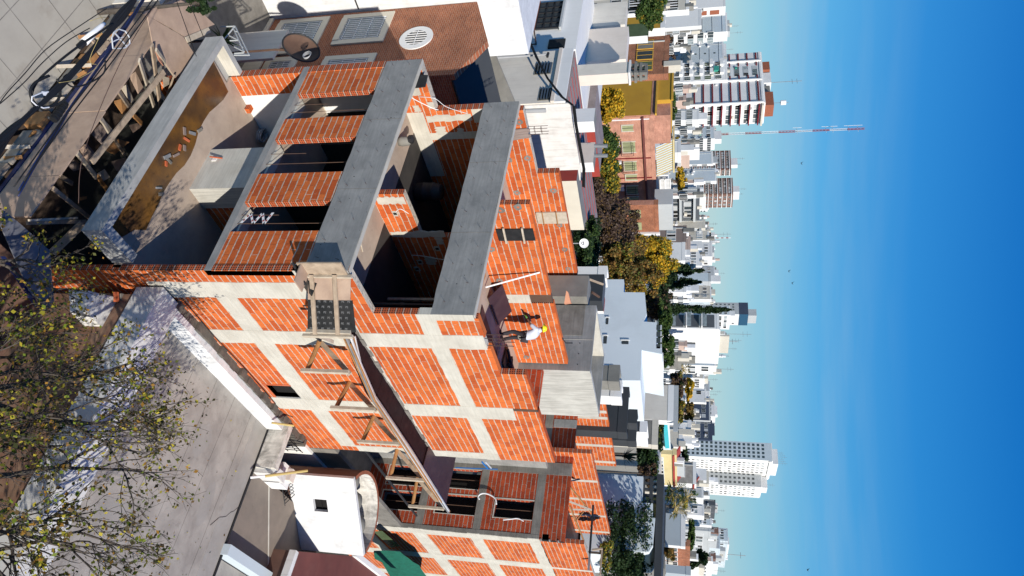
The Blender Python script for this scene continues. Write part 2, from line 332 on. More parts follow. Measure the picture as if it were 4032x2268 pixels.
# leaves: each leaf takes its own tint, lit through
def leafmat(name, cols):
    m, nt, b = nm(name); g = nn(nt, 'NewGeometry'); r = nn(nt, 'ValToRGB'); r.color_ramp.interpolation = 'CONSTANT'
    e = r.color_ramp.elements; e[0].color = (*cols[0], 1); e[1].position = 1/len(cols); e[1].color = (*cols[1], 1)
    for i, c in enumerate(cols[2:]): q = e.new((i+2)/len(cols)); q.color = (*c, 1)
    nt.links.new(g.outputs['Random Per Island'], r.inputs[0]); nt.links.new(r.outputs[0], b.inputs['Base Color']); b.inputs['Roughness'].default_value = .6; b.inputs['Specular IOR Level'].default_value = .2
    tr = nn(nt, 'BsdfTranslucent'); nt.links.new(r.outputs[0], tr.inputs[0]); ms = nn(nt, 'MixShader'); ms.inputs[0].default_value = .3
    nt.links.new(b.outputs[0], ms.inputs[1]); nt.links.new(tr.outputs[0], ms.inputs[2]); nt.links.new(ms.outputs[0], nt.nodes['Material Output'].inputs[0])
leafmat('leaf_green', [(.045, .085, .02), (.06, .11, .025), (.035, .07, .02), (.09, .13, .03)])
leafmat('leaf_dark', [(.018, .04, .014), (.028, .055, .018), (.022, .045, .02), (.04, .07, .025)])
leafmat('leaf_yellow', [(.66, .38, .03), (.72, .45, .03), (.45, .30, .03), (.25, .24, .03)])
leafmat('leaf_mixed', [(.14, .18, .03), (.42, .30, .03), (.08, .12, .025), (.35, .24, .04), (.10, .13, .03)])
leafmat('leaf_brown', [(.10, .065, .05), (.13, .09, .06), (.075, .05, .045), (.16, .10, .04)])
leafmat('leaf_autumn', [(.20, .11, .04), (.30, .17, .04), (.12, .10, .03), (.16, .14, .04)])
leafmat('leaf_near', [(.15, .20, .02), (.34, .30, .03), (.46, .38, .04), (.06, .065, .02), (.34, .18, .03), (.06, .05, .02), (.09, .10, .02), (.13, .085, .03)])
# =============== GROUND ===============
def ground():
    g = MB(); g.poly([(-3000, -300, -.6), (3000, -300, -.6), (3000, 3000, -.6), (-3000, 3000, -.6)], 'city_ground'); g.build('ground', kind='structure')
    g = MB(); g.box(-22, 14, -9.5, -2.48, -.5, 0, 'tile_pave')
    for i in range(-17, 12):                                      # paving joints, diagonal rows across the walk
        g.box(i*1.25, i*1.25+.02, -9.5, -2.5, 0, .004, 'conc_dirty')
    for y in (-8.4, -7.1, -5.8, -4.5, -3.3): g.box(-22, 14, y, y+.02, 0, .003, 'conc_dirty')
    g.build('pavement', kind='structure')
    g = MB(); g.box(-60, 60, -18, -9.5, -.5, -.14, 'asphalt'); g.build('road', kind='structure')
    g = MB(); g.box(-8.1, 0, -2.48, 0, -.55, -.35, 'soil'); g.box(0, 14, -2.48, .7, -.5, .01, 'red_dirt'); g.box(.9, 14, -9.5, -2.48, -.4, .012, 'red_dirt')
    g.build('bare_soil', kind='structure')
ground()

# =============== THE BUILDING UNDER CONSTRUCTION ===============
BX = thing('unfinished_building', 'orange clay block building under construction with grey concrete parapets', 'building', (-4, 9, 0))
def sidewall():
    XI, XO = -.18, 0
    w = MB(); H = {'-y': 'hollow_end'}
    # wall in front of and behind the small window
    w.box(XI, XO, 0, 5.80, 0, 9.2, 'clay_block', H); w.box(XI, XO, 6.55, 10.45, 0, 9.2, 'clay_block')
    w.box(XI, XO, 5.80, 6.55, 0, 4.14, 'clay_block'); w.box(XI, XO, 5.80, 6.55, 5.03, 9.2, 'clay_block')
    w.box(XI, XO, 1.76, 10.45, 9.2, 11.0, 'clay_block', H); w.box(XI, XO, 1.92, 2.76, 11.0, 11.95, 'clay_block', H)
    w.box(XI, XO, 3.30, 4.6, 11.0, 11.97, 'clay_block'); w.box(XI, XO, 4.6, 10.42, 11.0, 12.7, 'clay_block', H)
    w.build('party_wall', BX, label='sunlit orange block side wall with hollow block ends showing at its steps')
    # a brick reveal round the window
    w = MB(); w.box(-.17, .02, 5.74, 5.80, 4.14, 5.03, 'clay_rubble'); w.box(-.17, .012, 5.72, 6.6, 4.06, 4.14, 'clay_rubble'); w.box(-.17, .01, 6.55, 6.62, 4.14, 5.03, 'conc_grey')
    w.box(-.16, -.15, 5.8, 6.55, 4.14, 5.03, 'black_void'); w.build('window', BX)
    rj = random.Random(8)
    def rough(y0, y1, z0, z1, x, k=.018, th=.03, mat='conc_pale'):
        ny = max(2, int((y1-y0)/.22)); nz = max(2, int((z1-z0)/.22)); J = lambda: rj.uniform(-k, k)
        pts = [(y0+(y1-y0)*i/ny, z0+J()) for i in range(ny)]+[(y1+J(), z0+(z1-z0)*i/nz) for i in range(nz)]+[(y1-(y1-y0)*i/ny, z1+J()) for i in range(ny)]+[(y0+J(), z1-(z1-z0)*i/nz) for i in range(nz)]
        s_ = MB(); s_.prism([(x-th, a, b_) for a, b_ in pts], (th, 0, 0), mat); return s_
    for (a, b) in ((5.02, 5.62), (7.92, 8.50), (10.33, 10.80)):        # ring beams
        c = MB(); e = .006
        if a < 6: c = rough(.47, 10.10, a, b, .012)
        elif a < 9: c = rough(.0, 10.46, a, b, .012)
        else: c = rough(1.76, 10.47, a, b, .012)
        c.build('ring_beam', BX)
    e = .010
    for (y0, y1, z0, z1) in ((.47, 1.13, 3.3, 7.75), (2.68, 3.34, 3.9, 11.9), (6.62, 7.38, 3.9, 11.95), (9.98, 10.44, 5.6, 10.8)):
        c = rough(y0, y1, z0, z1, .018); c.build('column', BX)
        if z1 > 11: c = MB(); c.box(-.19, -.012, y0+.02, y1-.02, 11.0, z1-.01, 'conc_pale'); c.build('column_core', BX)
    c = MB(); c.box(-.2, .008, 0, .50, 7.72, 8.06, 'conc_pale'); c.build('beam_end', BX)
    c = MB(); c.box(-.2, .009, 1.755, 2.02, 10.42, 11.84, 'conc_pale'); c.build('beam_end', BX)
    c = MB(); c.box(-.16, .012, 6.64, 6.78, 11.95, 12.7, 'steel_rust'); c.build('open_column_slot', BX)
    # left party wall, seen from inside
    w = MB()
    w.box(-8.1, -7.8, 0, 10.3, 0, 9.2, 'clay_block', H); w.box(-8.06, -7.8, 1.76, 10.3, 9.2, 10.9, 'clay_block', H)
    w.box(-8.06, -7.82, 1.92, 2.66, 10.9, 12.0, 'clay_block', H); w.box(-8.06, -7.82, 2.95, 4.63, 10.9, 12.0, 'clay_block')
    w.box(-8.06, -7.82, 4.63, 10.26, 10.9, 12.74, 'clay_block', H)
    w.build('party_wall', BX, label='left side wall with pale mortar spots on its upper inner face')
    for q_, nm_ in (((-8.07, -7.795, 2.66, 2.95, 8.2, 12.0), 'column'), ((-8.07, -7.79, .35, 3.2, 5.45, 5.5), 'beam'), ((-7.82, -7.79, 1.78, 4.6, 8.02, 8.75), 'beam'), ((-8.07, -7.79, 1.765, 2.3, 10.35, 10.74), 'beam_end')):
        c = MB(); c.box(*q_, 'conc_pale'); c.build(nm_, BX)
    c = MB(); c.box(-7.8, -7.785, .75, 6, 2.8, 5.28, 'plaster_white'); c.box(-7.8, -7.785, .1, 1.6, 5.5, 8.0, 'plaster_white'); c.box(-7.8, -7.785, 1.6, 6, 5.5, 8.0, 'conc_dark'); c.build('plaster', BX)  # the dark strip paints room shade on the wall behind the plaster
    # middle wall between the two flats
    w = MB(); w.box(-4.03, -3.85, 1.40, 3.28, 8.1, 9.2, 'clay_block', H); w.box(-4.03, -3.85, 3.28, 9.5, 8.1, 10.7, 'clay_block', H)
    w.box(-4.03, -3.85, 1.92, 6.16, 10.88, 12.72, 'clay_block', H); w.box(-4.03, -3.85, 6.62, 10.42, 10.88, 12.74, 'clay_block', H)
    w.build('middle_wall', BX)
    c = MB(); c.box(-4.04, -3.845, 6.16, 6.62, 10.88, 12.0, 'conc_pale'); c.box(-3.98, -3.87, 6.17, 6.6, 12.0, 12.72, 'steel_rust'); c.build('column', BX)
    c = MB(); c.box(-4.035, -3.846, 3.3, 9.4, 10.3, 10.7, 'conc_pale'); c.build('beam', BX)
    # mortar-filled chases and pipe grooves (raised smears with an uneven edge)
    r = random.Random(3)
    def smear(y0, y1, z0, z1, x, mat='mortar', k=.035):
        n = 14; a = []
        dy, dz = y1-y0, z1-z0
        if abs(dz) >= abs(dy):
            L = [(y0+r.uniform(-k, k), z0+dz*i/n) for i in range(n+1)]; Rr = [(y1+r.uniform(-k, k), z0+dz*i/n) for i in range(n+1)]
        else:
            L = [(y0+dy*i/n, z0+r.uniform(-k, k)) for i in range(n+1)]; Rr = [(y0+dy*i/n, z1+r.uniform(-k, k)) for i in range(n+1)]
        pts = [Vector((x, p[0], p[1])) for p in L] + [Vector((x, p[0], p[1])) for p in reversed(Rr)]
        nrm = (pts[1]-pts[0]).cross(pts[-1]-pts[0])
        if nrm.x < 0: pts.reverse()
        sm = MB(); sm.prism(pts, (.012, 0, 0), mat); sm.build('mortar_patch', BX)
    smear(1.52, 1.80, 8.3, 9.15, -3.85); smear(3.0, 3.25, 8.25, 9.95, -3.85); smear(4.2, 4.6, 9.0, 9.3, -3.85, k=.06)
    smear(3.3, 3.6, 9.6, 9.8, -3.85, k=.05)
    for (y, z) in ((3.7, 9.45), (4.35, 8.7), (4.7, 8.5), (2.1, 8.6)): smear(y, y+.22, z, z+.16, -3.85, k=.03); sm = MB(); sm.box(-3.838, -3.83, y+.06, y+.15, z+.03, z+.13, 'black_void'); sm.build('socket_hole', BX)
    smear(1.95, 2.2, 8.8, 10.3, -7.8); smear(.8, 1.1, 8.2, 8.9, -7.8); smear(2.4, 2.75, 9.0, 9.3, -7.8, k=.05)
    for (y, z) in ((1.4, 9.0), (1.5, 8.5), (2.5, 9.7)): smear(y, y+.25, z, z+.2, -7.8, k=.04)
    #                                                       # round mortar pats over the anchor holes
    def pat(x, y, z, rad=.13):
        sp = MB(); n = 13; pts = [Vector((x, y+rad*(1+r.uniform(-.22, .22))*math.cos(2*math.pi*i/n), z+rad*(1+r.uniform(-.22, .22))*math.sin(2*math.pi*i/n))) for i in range(n)]
        sp.prism(pts, (.012, 0, 0), 'conc_dirty')
        sp.poly([Vector((x+.014, y+rad*.35*math.cos(a), z+rad*.35*math.sin(a))) for a in [i*math.pi/3 for i in range(6)]], 'clay_rubble'); sp.build('anchor_patch', BX)
    for px, py, x in ((2045, 480, -7.82), (2077, 622, -7.82), (2004, 630, -7.82), (2036, 758, -7.82), (2178, 750, -7.82), (2203, 886, -7.82), (2223, 982, -7.82), (2237, 1058, -7.82),
                      (1934, 981, -3.85), (1966, 1106, -3.85), (1990, 1178, -3.85), (2072, 1406, -3.85), (1970, 828, -3.85), (2040, 815, -3.85)):
        q = un(px, py, 'x', x); pat(x, q.y, q.z, .12)
    global rough2; rough2 = rough
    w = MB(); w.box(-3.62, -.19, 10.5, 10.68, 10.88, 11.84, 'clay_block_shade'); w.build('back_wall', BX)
sidewall()

def slabs():
    s = MB(); s.box(-8.0, -.1, 0, 10.4, 2.55, 2.8, 'conc_floor'); s.build('floor_slab', BX)
    s = MB(); s.box(-8.05, 0, -.012, .2, 5.30, 5.50, 'conc_grey'); s.box(-8.0, -.2, .2, 10.4, 5.3, 5.46, 'conc_floor'); s.build('floor_slab', BX)
    s = MB(); s.box(-8.0, -.2, .16, 10.4, 8.04, 8.2, 'conc_floor'); s.build('floor_slab', BX)
    s = MB(); s.box(-8.0, -.19, 1.91, 10.5, 10.70, 10.88, 'conc_floor'); s.build('floor_slab', BX)
    # canopy over the entrance: a tray with upstand beams
    c = MB(); c.box(-8.07, -.22, -1.30, -1.10, 2.52, 3.12, 'conc_light'); c.box(-8.07, -7.86, -1.10, .02, 2.52, 3.12, 'conc_light', {'+x': 'conc_pale'}); c.box(-7.86, -7.5, -1.10, .02, 2.52, 2.72, 'conc_light'); c.box(-.50, -.22, -1.10, -.02, 2.52, 3.12, 'conc_light')  # left arm's inner face paler: sunlight put into its colour
    c.box(-7.5, -.5, -1.10, -.02, 2.45, 2.62, 'conc_floor'); c.build('canopy', BX, label='grey concrete entrance canopy tray')
    rp_ = random.Random(2); back = [(-.62-.42*i, .06+.10*math.sin(i*.9)+rp_.uniform(-.05, .05)) for i in range(17)]; back[0] = (-.5, -.55); back[1] = (-1.2, -.2)
    c = MB(); c.poly([(-7.5, -1.1, 2.806), (-.5, -1.1, 2.806)]+[(x, y, 2.806) for x, y in back], 'muddy_water'); c.build('rain_puddle', BX)
    c = MB(); c.box(-7.5, -.5, -1.1, -.001, 2.62, 2.798, 'conc_floor'); c.build('canopy_floor', BX)
    c = MB(); c.box(-7.8, -.2, 2.6, 7.2, 5.46, 5.475, 'conc_dark'); c.box(-7.8, -.2, 2.6, 8.6, 8.2, 8.21, 'conc_dark'); c.build('floor_shade', BX)  # dark sheets standing in for shade on the inner floors
    # parapets with tie wires
    for (y, z0, z1, xr, nm_) in ((0, 8.05, 9.18, 0.004, 'long grey concrete balcony parapet, the lower and nearer of the two'), (1.76, 10.74, 11.86, .004, 'long grey concrete balcony parapet one storey higher')):
        c = MB(); rq = random.Random(int(z0*7)); nq = 22; J = lambda: rq.uniform(-.012, .012)
        oq = [(-8.06+(xr+8.06)*i/nq, z0+J()) for i in range(nq+1)]+[(-8.06+(xr+8.06)*i/nq, z1+J()) for i in range(nq, -1, -1)]
        c.prism([(a, y+.15, b_) for a, b_ in reversed(oq)], (0, -.156, 0), 'conc_grey')
        for x in (-5.4, -2.7): c.box(x, x+.012, y-.009, y-.006, z0, z1, 'conc_dirty')
        rr = random.Random(int(z0*10))
        x = -7.8
        while x < -.2:
            for zz in (z0+.28, z0+.82):
                a = Vector((x+rr.uniform(-.04, .04), y-.006, zz+rr.uniform(-.03, .03))); c.tube([a, a+Vector((rr.uniform(.02, .05), -.10, rr.uniform(-.05, .02)))], .006, 'rebar', 4)
            x += .62
        for i in range(26):                                     # honeycomb pits
            xx = rr.uniform(-7.9, -.3); zz = rr.uniform(z0+.05, z1-.05); s_ = rr.uniform(.008, .022)
            c.box(xx, xx+s_, y-.0075, y-.006, zz, zz+s_*rr.uniform(.5, 2), 'black_void')
        p_ = c.build('parapet', BX, label=nm_)
        t = MB(); t.box(-8.05, 0, y+.004, y+.145, z1+.002, z1+.022, 'mortar'); t.build('capping', p_)
    c = MB(); c.box(-8.05, .003, -.001, .18, 7.72, 8.05, 'conc_grey'); 
    # piers of the street front
    for i, (a, b) in enumerate(((-8.1, -6.77), (-5.64, -4.75), (-3.38, -2.31), (-1.29, -.0))):
        p_ = MB(); p_.box(a, b, .02, .2, 5.50, 8.05, 'clay_block', {'+x': 'hollow_end', '-x': 'hollow_end'}); p_.build('brick_pier', BX)
    # inner shelf and threaded rods in the openings
    for a, b in ((-6.77, -5.64), (-4.75, -3.38), (-2.31, -1.29)):
        t = MB(); t.box(a, b, .2, .5, 5.47, 5.56, 'conc_pale'); t.build('window_sill', BX)
        t = MB()
        for k in (.35, .65): t.tube([(a+(b-a)*k, .12, 5.5), (a+(b-a)*k+.02, .12, 8.04 if k > .5 else 6.6)], .009, 'steel_rust', 5)
        t.build('threaded_rod', BX)
    # rooms: back walls and cross walls
    w = MB(); w.box(-8, -.2, 5.4, 5.6, -.3, 8.1, 'conc_dark'); w.box(-8, -.2, 8.6, 8.8, 8.2, 10.7, 'conc_dark')  # near-black colour stands in for the shade inside the rooms
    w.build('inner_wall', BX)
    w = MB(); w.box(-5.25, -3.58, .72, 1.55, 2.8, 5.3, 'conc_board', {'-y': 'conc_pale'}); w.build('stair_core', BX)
    w = MB(); w.box(-3.85, -3.62, 1.55, 7.2, 2.8, 5.3, 'clay_block'); w.box(-6.9, -6.7, 2.0, 7.2, 5.46, 8.04, 'conc_dark'); w.box(-3.85, -3.65, .5, 7.2, 5.46, 8.04, 'conc_dark'); w.build('partition', BX)  # upper cross walls coloured dark to imitate room shade
    w = MB(); w.box(-8, -3.9, 3.4, 3.55, 2.8, 5.3, 'conc_grey'); w.build('partition', BX)
    # open tank on the roof
    X0, X1, Y0, Y1, Z0, Z1 = -6.55, -3.63, 10.5, 14.1, 5, 13.57
    t = MB(); t.box(X0, X1, Y0, Y0+.17, Z0, Z1, 'conc_grey'); t.box(X0, X1, Y1-.17, Y1, Z0, Z1, 'conc_grey')
    t.box(X0, X0+.17, Y0+.17, Y1-.17, Z0, Z1, 'conc_pale'); t.box(X1-.17, X1, Y0+.17, Y1-.17, Z0, Z1, 'conc_board'); t.box(X1-.001, X1+.008, Y0+.01, Y1-.01, Z0, Z1-.02, 'conc_board'); t.box(X0+.17, X1-.17, Y0+.17, Y1-.17, 11.4, 11.6, 'conc_dirty')  # sun-facing tank walls get paler concrete, sunlight painted into the colour
    t.box(-6.54, -5.15, 10.485, 10.5, 12.0, 13.15, 'conc_dirty'); t.box(-4.98, -4.97, 10.49, 10.5, 11.8, 13.56, 'mortar')
    for i in range(6):
        for k in range(2): t.box(-6.2+i*.46, -6.17+i*.46, 10.488, 10.5, 12.45+k*.62, 12.48+k*.62, 'black_void')
    t.build('water_tank', BX, label='open topped grey concrete roof tank with one bright board-marked side')
    # rear block
    YB = 18.6
    w = MB(); wins = [(-1.63, -.78, 3.32, 5.15), (-1.66, -.79, 5.98, 7.85), (-1.64, -.80, 8.72, 10.46), (-2.88, -1.95, 3.34, 5.15), (-2.89, -1.98, 5.98, 7.82)]
    def wall_y(x0, x1, z0, z1, ops):
        zs = sorted({z0, z1, *[o[2] for o in ops], *[o[3] for o in ops]})
        for za, zb in zip(zs, zs[1:]):
            x = x0
            for o in sorted(ops):
                if o[2] <= za and o[3] >= zb:
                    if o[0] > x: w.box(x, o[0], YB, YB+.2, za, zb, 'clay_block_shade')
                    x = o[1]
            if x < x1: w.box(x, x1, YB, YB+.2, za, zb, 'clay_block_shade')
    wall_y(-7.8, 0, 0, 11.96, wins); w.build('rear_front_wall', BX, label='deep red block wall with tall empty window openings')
    for (a, b, c_, d) in wins:
        f = MB(); f.box(a-.05, b+.05, YB-.02, YB+.02, c_-.05, c_, 'mortar'); f.box(a-.05, a, YB-.015, YB+.02, c_, d, 'mortar'); f.box(b, b+.03, YB-.01, YB+.02, c_, d, 'mortar')
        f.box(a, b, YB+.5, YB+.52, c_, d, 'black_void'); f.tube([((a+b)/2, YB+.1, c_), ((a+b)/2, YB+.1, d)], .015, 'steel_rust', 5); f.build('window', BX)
    c = MB(); c.box(-7.8, 0, YB-.012, YB+.1, 5.16, 5.54, 'conc_dirty'); c.build('beam', BX)
    c = MB(); c.box(-7.8, 0, YB-.012, YB+.1, 7.86, 8.2, 'conc_dirty'); c.build('beam', BX)
    c = MB(); c.box(-7.8, 0, YB-.012, YB+.1, 10.48, 10.86, 'conc_dirty'); c.build('beam', BX)
    c = MB(); c.box(-3.5, -2.92, YB-.02, YB+.1, 0, 11.97, 'conc_dirty'); c.build('column', BX)
    c = MB(); c.box(-5.68, -5.26, YB-.02, YB+.1, 10.9, 11.97, 'conc_grey'); c.build('column', BX)
    c = MB(); c.box(-.18, -.0, YB-.018, YB+.1, 0, 10.86, 'conc_dirty'); c.build('column', BX)
    w = MB(); w.box(-.18, 0.0, YB+.1, 36, 0, 10.9, 'clay_block'); w.box(-.18, 0, 18.75, 22.5, 10.9, 12.8, 'clay_block', H_); w.box(-.18, 0, 22.7, 30, 10.9, 12.8, 'clay_block'); w.build('party_wall', BX, label='sunlit rear part of the side wall')
    for (a, b) in ((4.9, 5.58), (7.66, 8.22), (10.36, 10.86), (2.3, 2.8)):
        c = MB(); c = rough2(YB-.02, 36, a, b, .012); c.build('ring_beam', BX)
    for y in (18.62, 22.15, 25.8, 29.4):
        c = MB(); c = rough2(y, y+(.62 if y < 19 else .75), 0, 10.88, .018); c.build('column', BX)
    c = MB(); c.box(-.2, .01, 22.5, 22.7, 10.88, 12.78, 'conc_pale'); c.build('column', BX)
    c = MB(); c.box(-7.8, 0, YB+.2, 36, 10.7, 10.89, 'phenolic'); c.build('floor_slab', BX, label='roof deck shuttered with dark brown film-faced boards')
    # shuttering at the corner
    c = MB()
    for i in range(3): c.box(-.24, .02, YB+.0+i*.01, YB+.16, 11.0+i*.33, 11.28+i*.33, 'phenolic_black')
    for i in range(3): c.box(-.02, .03, YB-.03, YB+.18, 10.92+i*.38, 10.98+i*.38, 'conc_grey')
    c.build('corner_shutter', BX)
    w = MB(); w.box(-8, -7.8, 19, 28.6, 0, 12.95, 'clay_block'); w.build('party_wall', BX, label='far left parapet wall of the rear part with pale upright bands')
    w = MB(); w.box(-4.05, -3.85, 18.15, 29, 10.9, 12.85, 'clay_block', H_); w.build('middle_wall', BX, label='rear dividing wall with pale upright bands')
    for y in (22.3, 24.3, 25.7, 27.9, 21.6):
        c = MB(); c.box(-7.81, -7.785, y, y+.28, 10.9, 12.94, 'mortar'); c.build('pale_band', BX)
    for y in (21.2, 23.6, 25.9, 28.4):
        c = MB(); c.box(-3.86, -3.835, y, y+.24, 10.9, 12.84, 'mortar'); c.build('pale_band', BX)
    # light well floor and low walls
    c = MB(); c.box(-7.8, .0, 10.5, 18.6, 2.2, 2.4, 'conc_dirty'); c.box(-.15, 0, 10.5, 18.6, 2.4, 4.6, 'conc_dirty'); c.box(-3.4, -3.2, 10.7, 18.58, 2.4, 10.86, 'conc_grey'); c.build('light_well', BX)
    c = MB(); c.tube([(-.5, 10.5, 5.25), (-.5, 18.4, 5.25)], .05, 'iron_dark', 8); c.build('drain_pipe', BX)
H_ = {'-y': 'hollow_end'}
slabs()
# =============== THINGS ON AND ROUND THE BUILDING SITE ===============
def site():
    r = random.Random(11)
    # --- safety deck on brackets along the side wall
    D = thing('safety_deck', 'dark film-faced plywood safety deck bracketed along the sunlit block wall', 'deck', (.4, 6, 7))
    edge = [(1.6, .38), (2.4, .52), (3.4, .80), (4.5, .97), (7.0, .98), (9.45, 1.0), (11.5, 1.08)]
    def ex(y):
        for (ya, xa), (yb, xb) in zip(edge, edge[1:]):
            if y <= yb: return xa+(xb-xa)*max(0, (y-ya))/(yb-ya)
        return edge[-1][1]
    for i, (ya, yb) in enumerate(((1.7, 3.4), (3.4, 4.9), (4.9, 7.0), (7.0, 9.45), (9.45, 11.5))):
        s = MB(); zt = 8.372+.004*i; s.prism([(.012, ya+.004, zt), (ex(ya), ya+.004, zt), ((ex(ya)+ex(yb))/2 if ya < 3 else max(ex(ya), ex(yb)), (ya+yb)/2, zt), (ex(yb), yb-.004, zt), (.012, yb-.004, zt)], (0, 0, .02), 'phenolic_dark'); s.build('deck_panel', D)
    s = MB(); q = [un(*T7(735, 535), 'z', 8.44), un(*T7(880, 1110), 'z', 8.44), un(*T7(600, 700), 'z', 8.44)]
    a, b_, c_, d_ = Vector((.02, 9.6, 8.44)), un(*T7(600, 760), 'z', 8.44), un(*T7(880, 1110), 'z', 8.44), un(*T7(1000, 540), 'z', 8.44)
    s.prism([a, b_, c_, d_] if (b_-a).cross(d_-a).z > 0 else [a, d_, c_, b_], (0, 0, .03), 'phenolic'); s.build('deck_panel', D, label='speckled black end sheet sticking out past the wall')
    for (yw, yo) in ((3.1, 3.2), (5.4, 5.3), (7.6, 7.55), (10.1, 10.4), (12.6, 13.05)):
        bk = MB(); bk.tube([(0.0, yw, 7.15), (1.0, yo-.1, 7.08)], .065, 'wood_orange', 9); br = bk.build('bracket', D)
        ORG[br.name] = ORG[br.name]
        p = MB(); p.box(.96, 1.05, yo-.2, yo-.1, 6.95, 8.33, 'wood_pale'); p.build('post', br)
        p = MB(); p.bar((.03, yw+.04, 7.15), (.98, yo+.0, 8.3), .05, .13, 'wood'); p.build('strut', br)
    s = MB()
    for i in range(30):
        y = 1.8+i*.29; s.box(.002, .02+r.uniform(0, .04), y, y+.31, 8.38, 8.42+r.uniform(0, .10), 'conc_dirty')
    s.build('mortar_fillet', D)
    # --- bundle of planks lying along the outer edge of the deck
    for i in range(13):
        z = 8.42+(i//5)*.05; y0 = 1.5+r.uniform(0, 1.3); y1 = 12.6+r.uniform(-1.5, .6)
        mt = ('wood_orange', 'alu', 'wood', 'alu', 'wood_pale', 'alu', 'wood_orange', 'steel')[(i*3) % 8]
        s = MB(); o = -(i % 5)*.062+.05; ysx = [y0, 3.2, 4.6, 8, y1]; P_ = [Vector((ex(y)+o*(.6 if k_ else 1.5)+r.uniform(-.035, .035), y, z+r.uniform(0, .03))) for k_, y in enumerate(ysx)]
        for a_, b_ in zip(P_, P_[1:]): s.bar(a_, b_, .045, .03+.015*(i % 2), mt)
        s.build('batten', None, label='%s lying in the bundle on the outer edge of the safety deck' % ('long silver metal batten' if mt in ('alu', 'steel') else 'long timber batten'), cat='batten', group='%s battens bundled on the safety deck' % ('metal' if mt in ('alu', 'steel') else 'timber'))
    # --- corner box of the deck, patterned board
    P = thing('loading_box', 'wooden loading box with a black letter-patterned board at the building corner', 'platform', (.5, .6, 7.9))
    A = Vector((.04, .10, 8.12)); A2 = Vector((.04, .12, 9.22)); B = Vector((1.05, 1.15, 7.98)); B2 = Vector((1.05, 1.15, 9.18))
    dd = (B-A); dn = Vector((dd.y, -dd.x, 0)).normalized()
    s = MB(); s.prism([A+dd*.42, B*.96+A*.04, B2*.96+A2*.04+Vector((0, 0, .08)), A2+dd*.42+Vector((0, 0, .06))], -dn*.02, 'phenolic_black'); pl = s.build('patterned_board', P)
    s = MB(); s.prism([A, A+dd*.42, A2+dd*.42, A2], -dn*.02, 'plywood'); s.build('plywood_side', P)
    s = MB()
    for k in (.02, .95): s.bar(A+dd*k+Vector((0, 0, -.02))+dn*.03, A2+dd*k+Vector((0, 0, .05))+dn*.03, .05, .09, 'wood_pale')
    for z in (.12, .72): s.bar(A+Vector((0, 0, z))+dn*.06, B+Vector((0, 0, z+.12))+dn*.06, .05, .10, 'wood')
    s.bar(B+Vector((.02, .05, -.12))+dn*.02, B2+Vector((.02, .05, 0))+dn*.02, .09, .07, 'wood_pale')
    s.bar(B+Vector((0, .1, .28)), B+Vector((-.25, .75, .30)), .09, .05, 'wood_pale'); s.bar(B+Vector((-.1, .1, .03)), B+Vector((-.2, .62, .03)), .07, .05, 'iron_dark')
    s.build('frame', P)
    s = MB(); s.box(.01, .55, -.32, .12, 8.1, 8.13, 'plywood'); s.box(.01, .05, -.34, .2, 8.0, 9.15, 'wood'); s.build('back_board', P)
    s = MB(); s.prism([(.02, .6, 7.75), (.02, .15, 8.05), (.02, .2, 8.35), (.5, .35, 8.25)], (0, 0, .02), 'phenolic_black'); s.bar((.03, -.35, 7.9), (.35, .1, 8.15), .04, .05, 'iron_dark'); s.build('loose_board', P)
    # the letters printed on the board
    cu = bpy.data.curves.new('print', 'FONT'); cu.body = 'PE'; cu.size = .075
    tob = bpy.data.objects.new('print', cu); dg = bpy.context.evaluated_depsgraph_get(); COL.objects.link(tob); dg.update(); tm = tob.evaluated_get(dg).to_mesh()
    vv = [v.co.copy() for v in tm.vertices]; ff = [tuple(p_.vertices) for p_ in tm.polygons]
    COL.objects.unlink(tob); bpy.data.objects.remove(tob)
    s = MB(); ux = dd.normalized(); uz = Vector((0, 0, 1))
    def stamp(s, org, ux, uz, flip=False):
        b0 = len(s.v)
        for v in vv: s.v.append(org+ux*(v.x*(-1 if flip else 1))+uz*v.y*(-1 if flip else 1))
        for f_ in ff: s.f.append(tuple(b0+i for i in f_)); s.m.append(s.mi('print_grey'))
    o0 = A+dd*.45+dn*.004
    for i in range(7):
        for j in range(6): stamp(s, o0+ux*(.02+j*.135)+uz*(.06+i*.155+(.0 if j % 2 else .05)), uz*1.0, -ux, False)
    s.build('printed_letters', P)
    # --- worker
    worker()
    # --- roof storey items
    def board(name, label, cat, pts, th, mat, group=None, extra=None):
        s = MB(); pts = [Vector(p) for p in pts]
        n = (pts[1]-pts[0]).cross(pts[2]-pts[0]).normalized(); s.prism(pts, n*th, mat)
        if extra: extra(s)
        return s.build(name, None, label=label, cat=cat, group=group)
    t = thing('wall_shutter', 'black film-faced board held by two laths on the orange dividing wall', 'board', (-3.82, 3.2, 11.57))
    s = MB(); s.box(-3.84, -3.80, 2.92, 3.42, 11.57, 12.66, 'phenolic_black'); s.build('board', t)
    for z in (11.78, 12.33):
        s = MB(); s.bar((-3.78, 2.84, z+.03), (-3.78, 3.5, z), .05, .05, 'wood_pale', (0, 0, 1)); s.build('lath', t)
    t = thing('wall_shutter', 'pale weathered plank shutter tied over a column gap in the far left wall', 'board', (-7.8, 6.8, 11.66))
    s = MB(); s.box(-7.81, -7.76, 6.53, 7.12, 11.66, 12.76, 'wood_pale'); s.build('board', t)
    for z in (11.9, 12.4):
        s = MB(); s.bar((-7.74, 6.48, z), (-7.74, 7.2, z-.02), .03, .03, 'wood_orange'); s.build('tie', t)
    s = MB(); s.tube([(-3.24, 4.95, 10.92), (-3.82, 4.94, 12.55)], .028, 'white_plastic', 10); s.build('plastic_pipe', None, label='white plastic pipe leaning on the orange dividing wall', cat='pipe')
    s = MB()                                                            # rebar cages
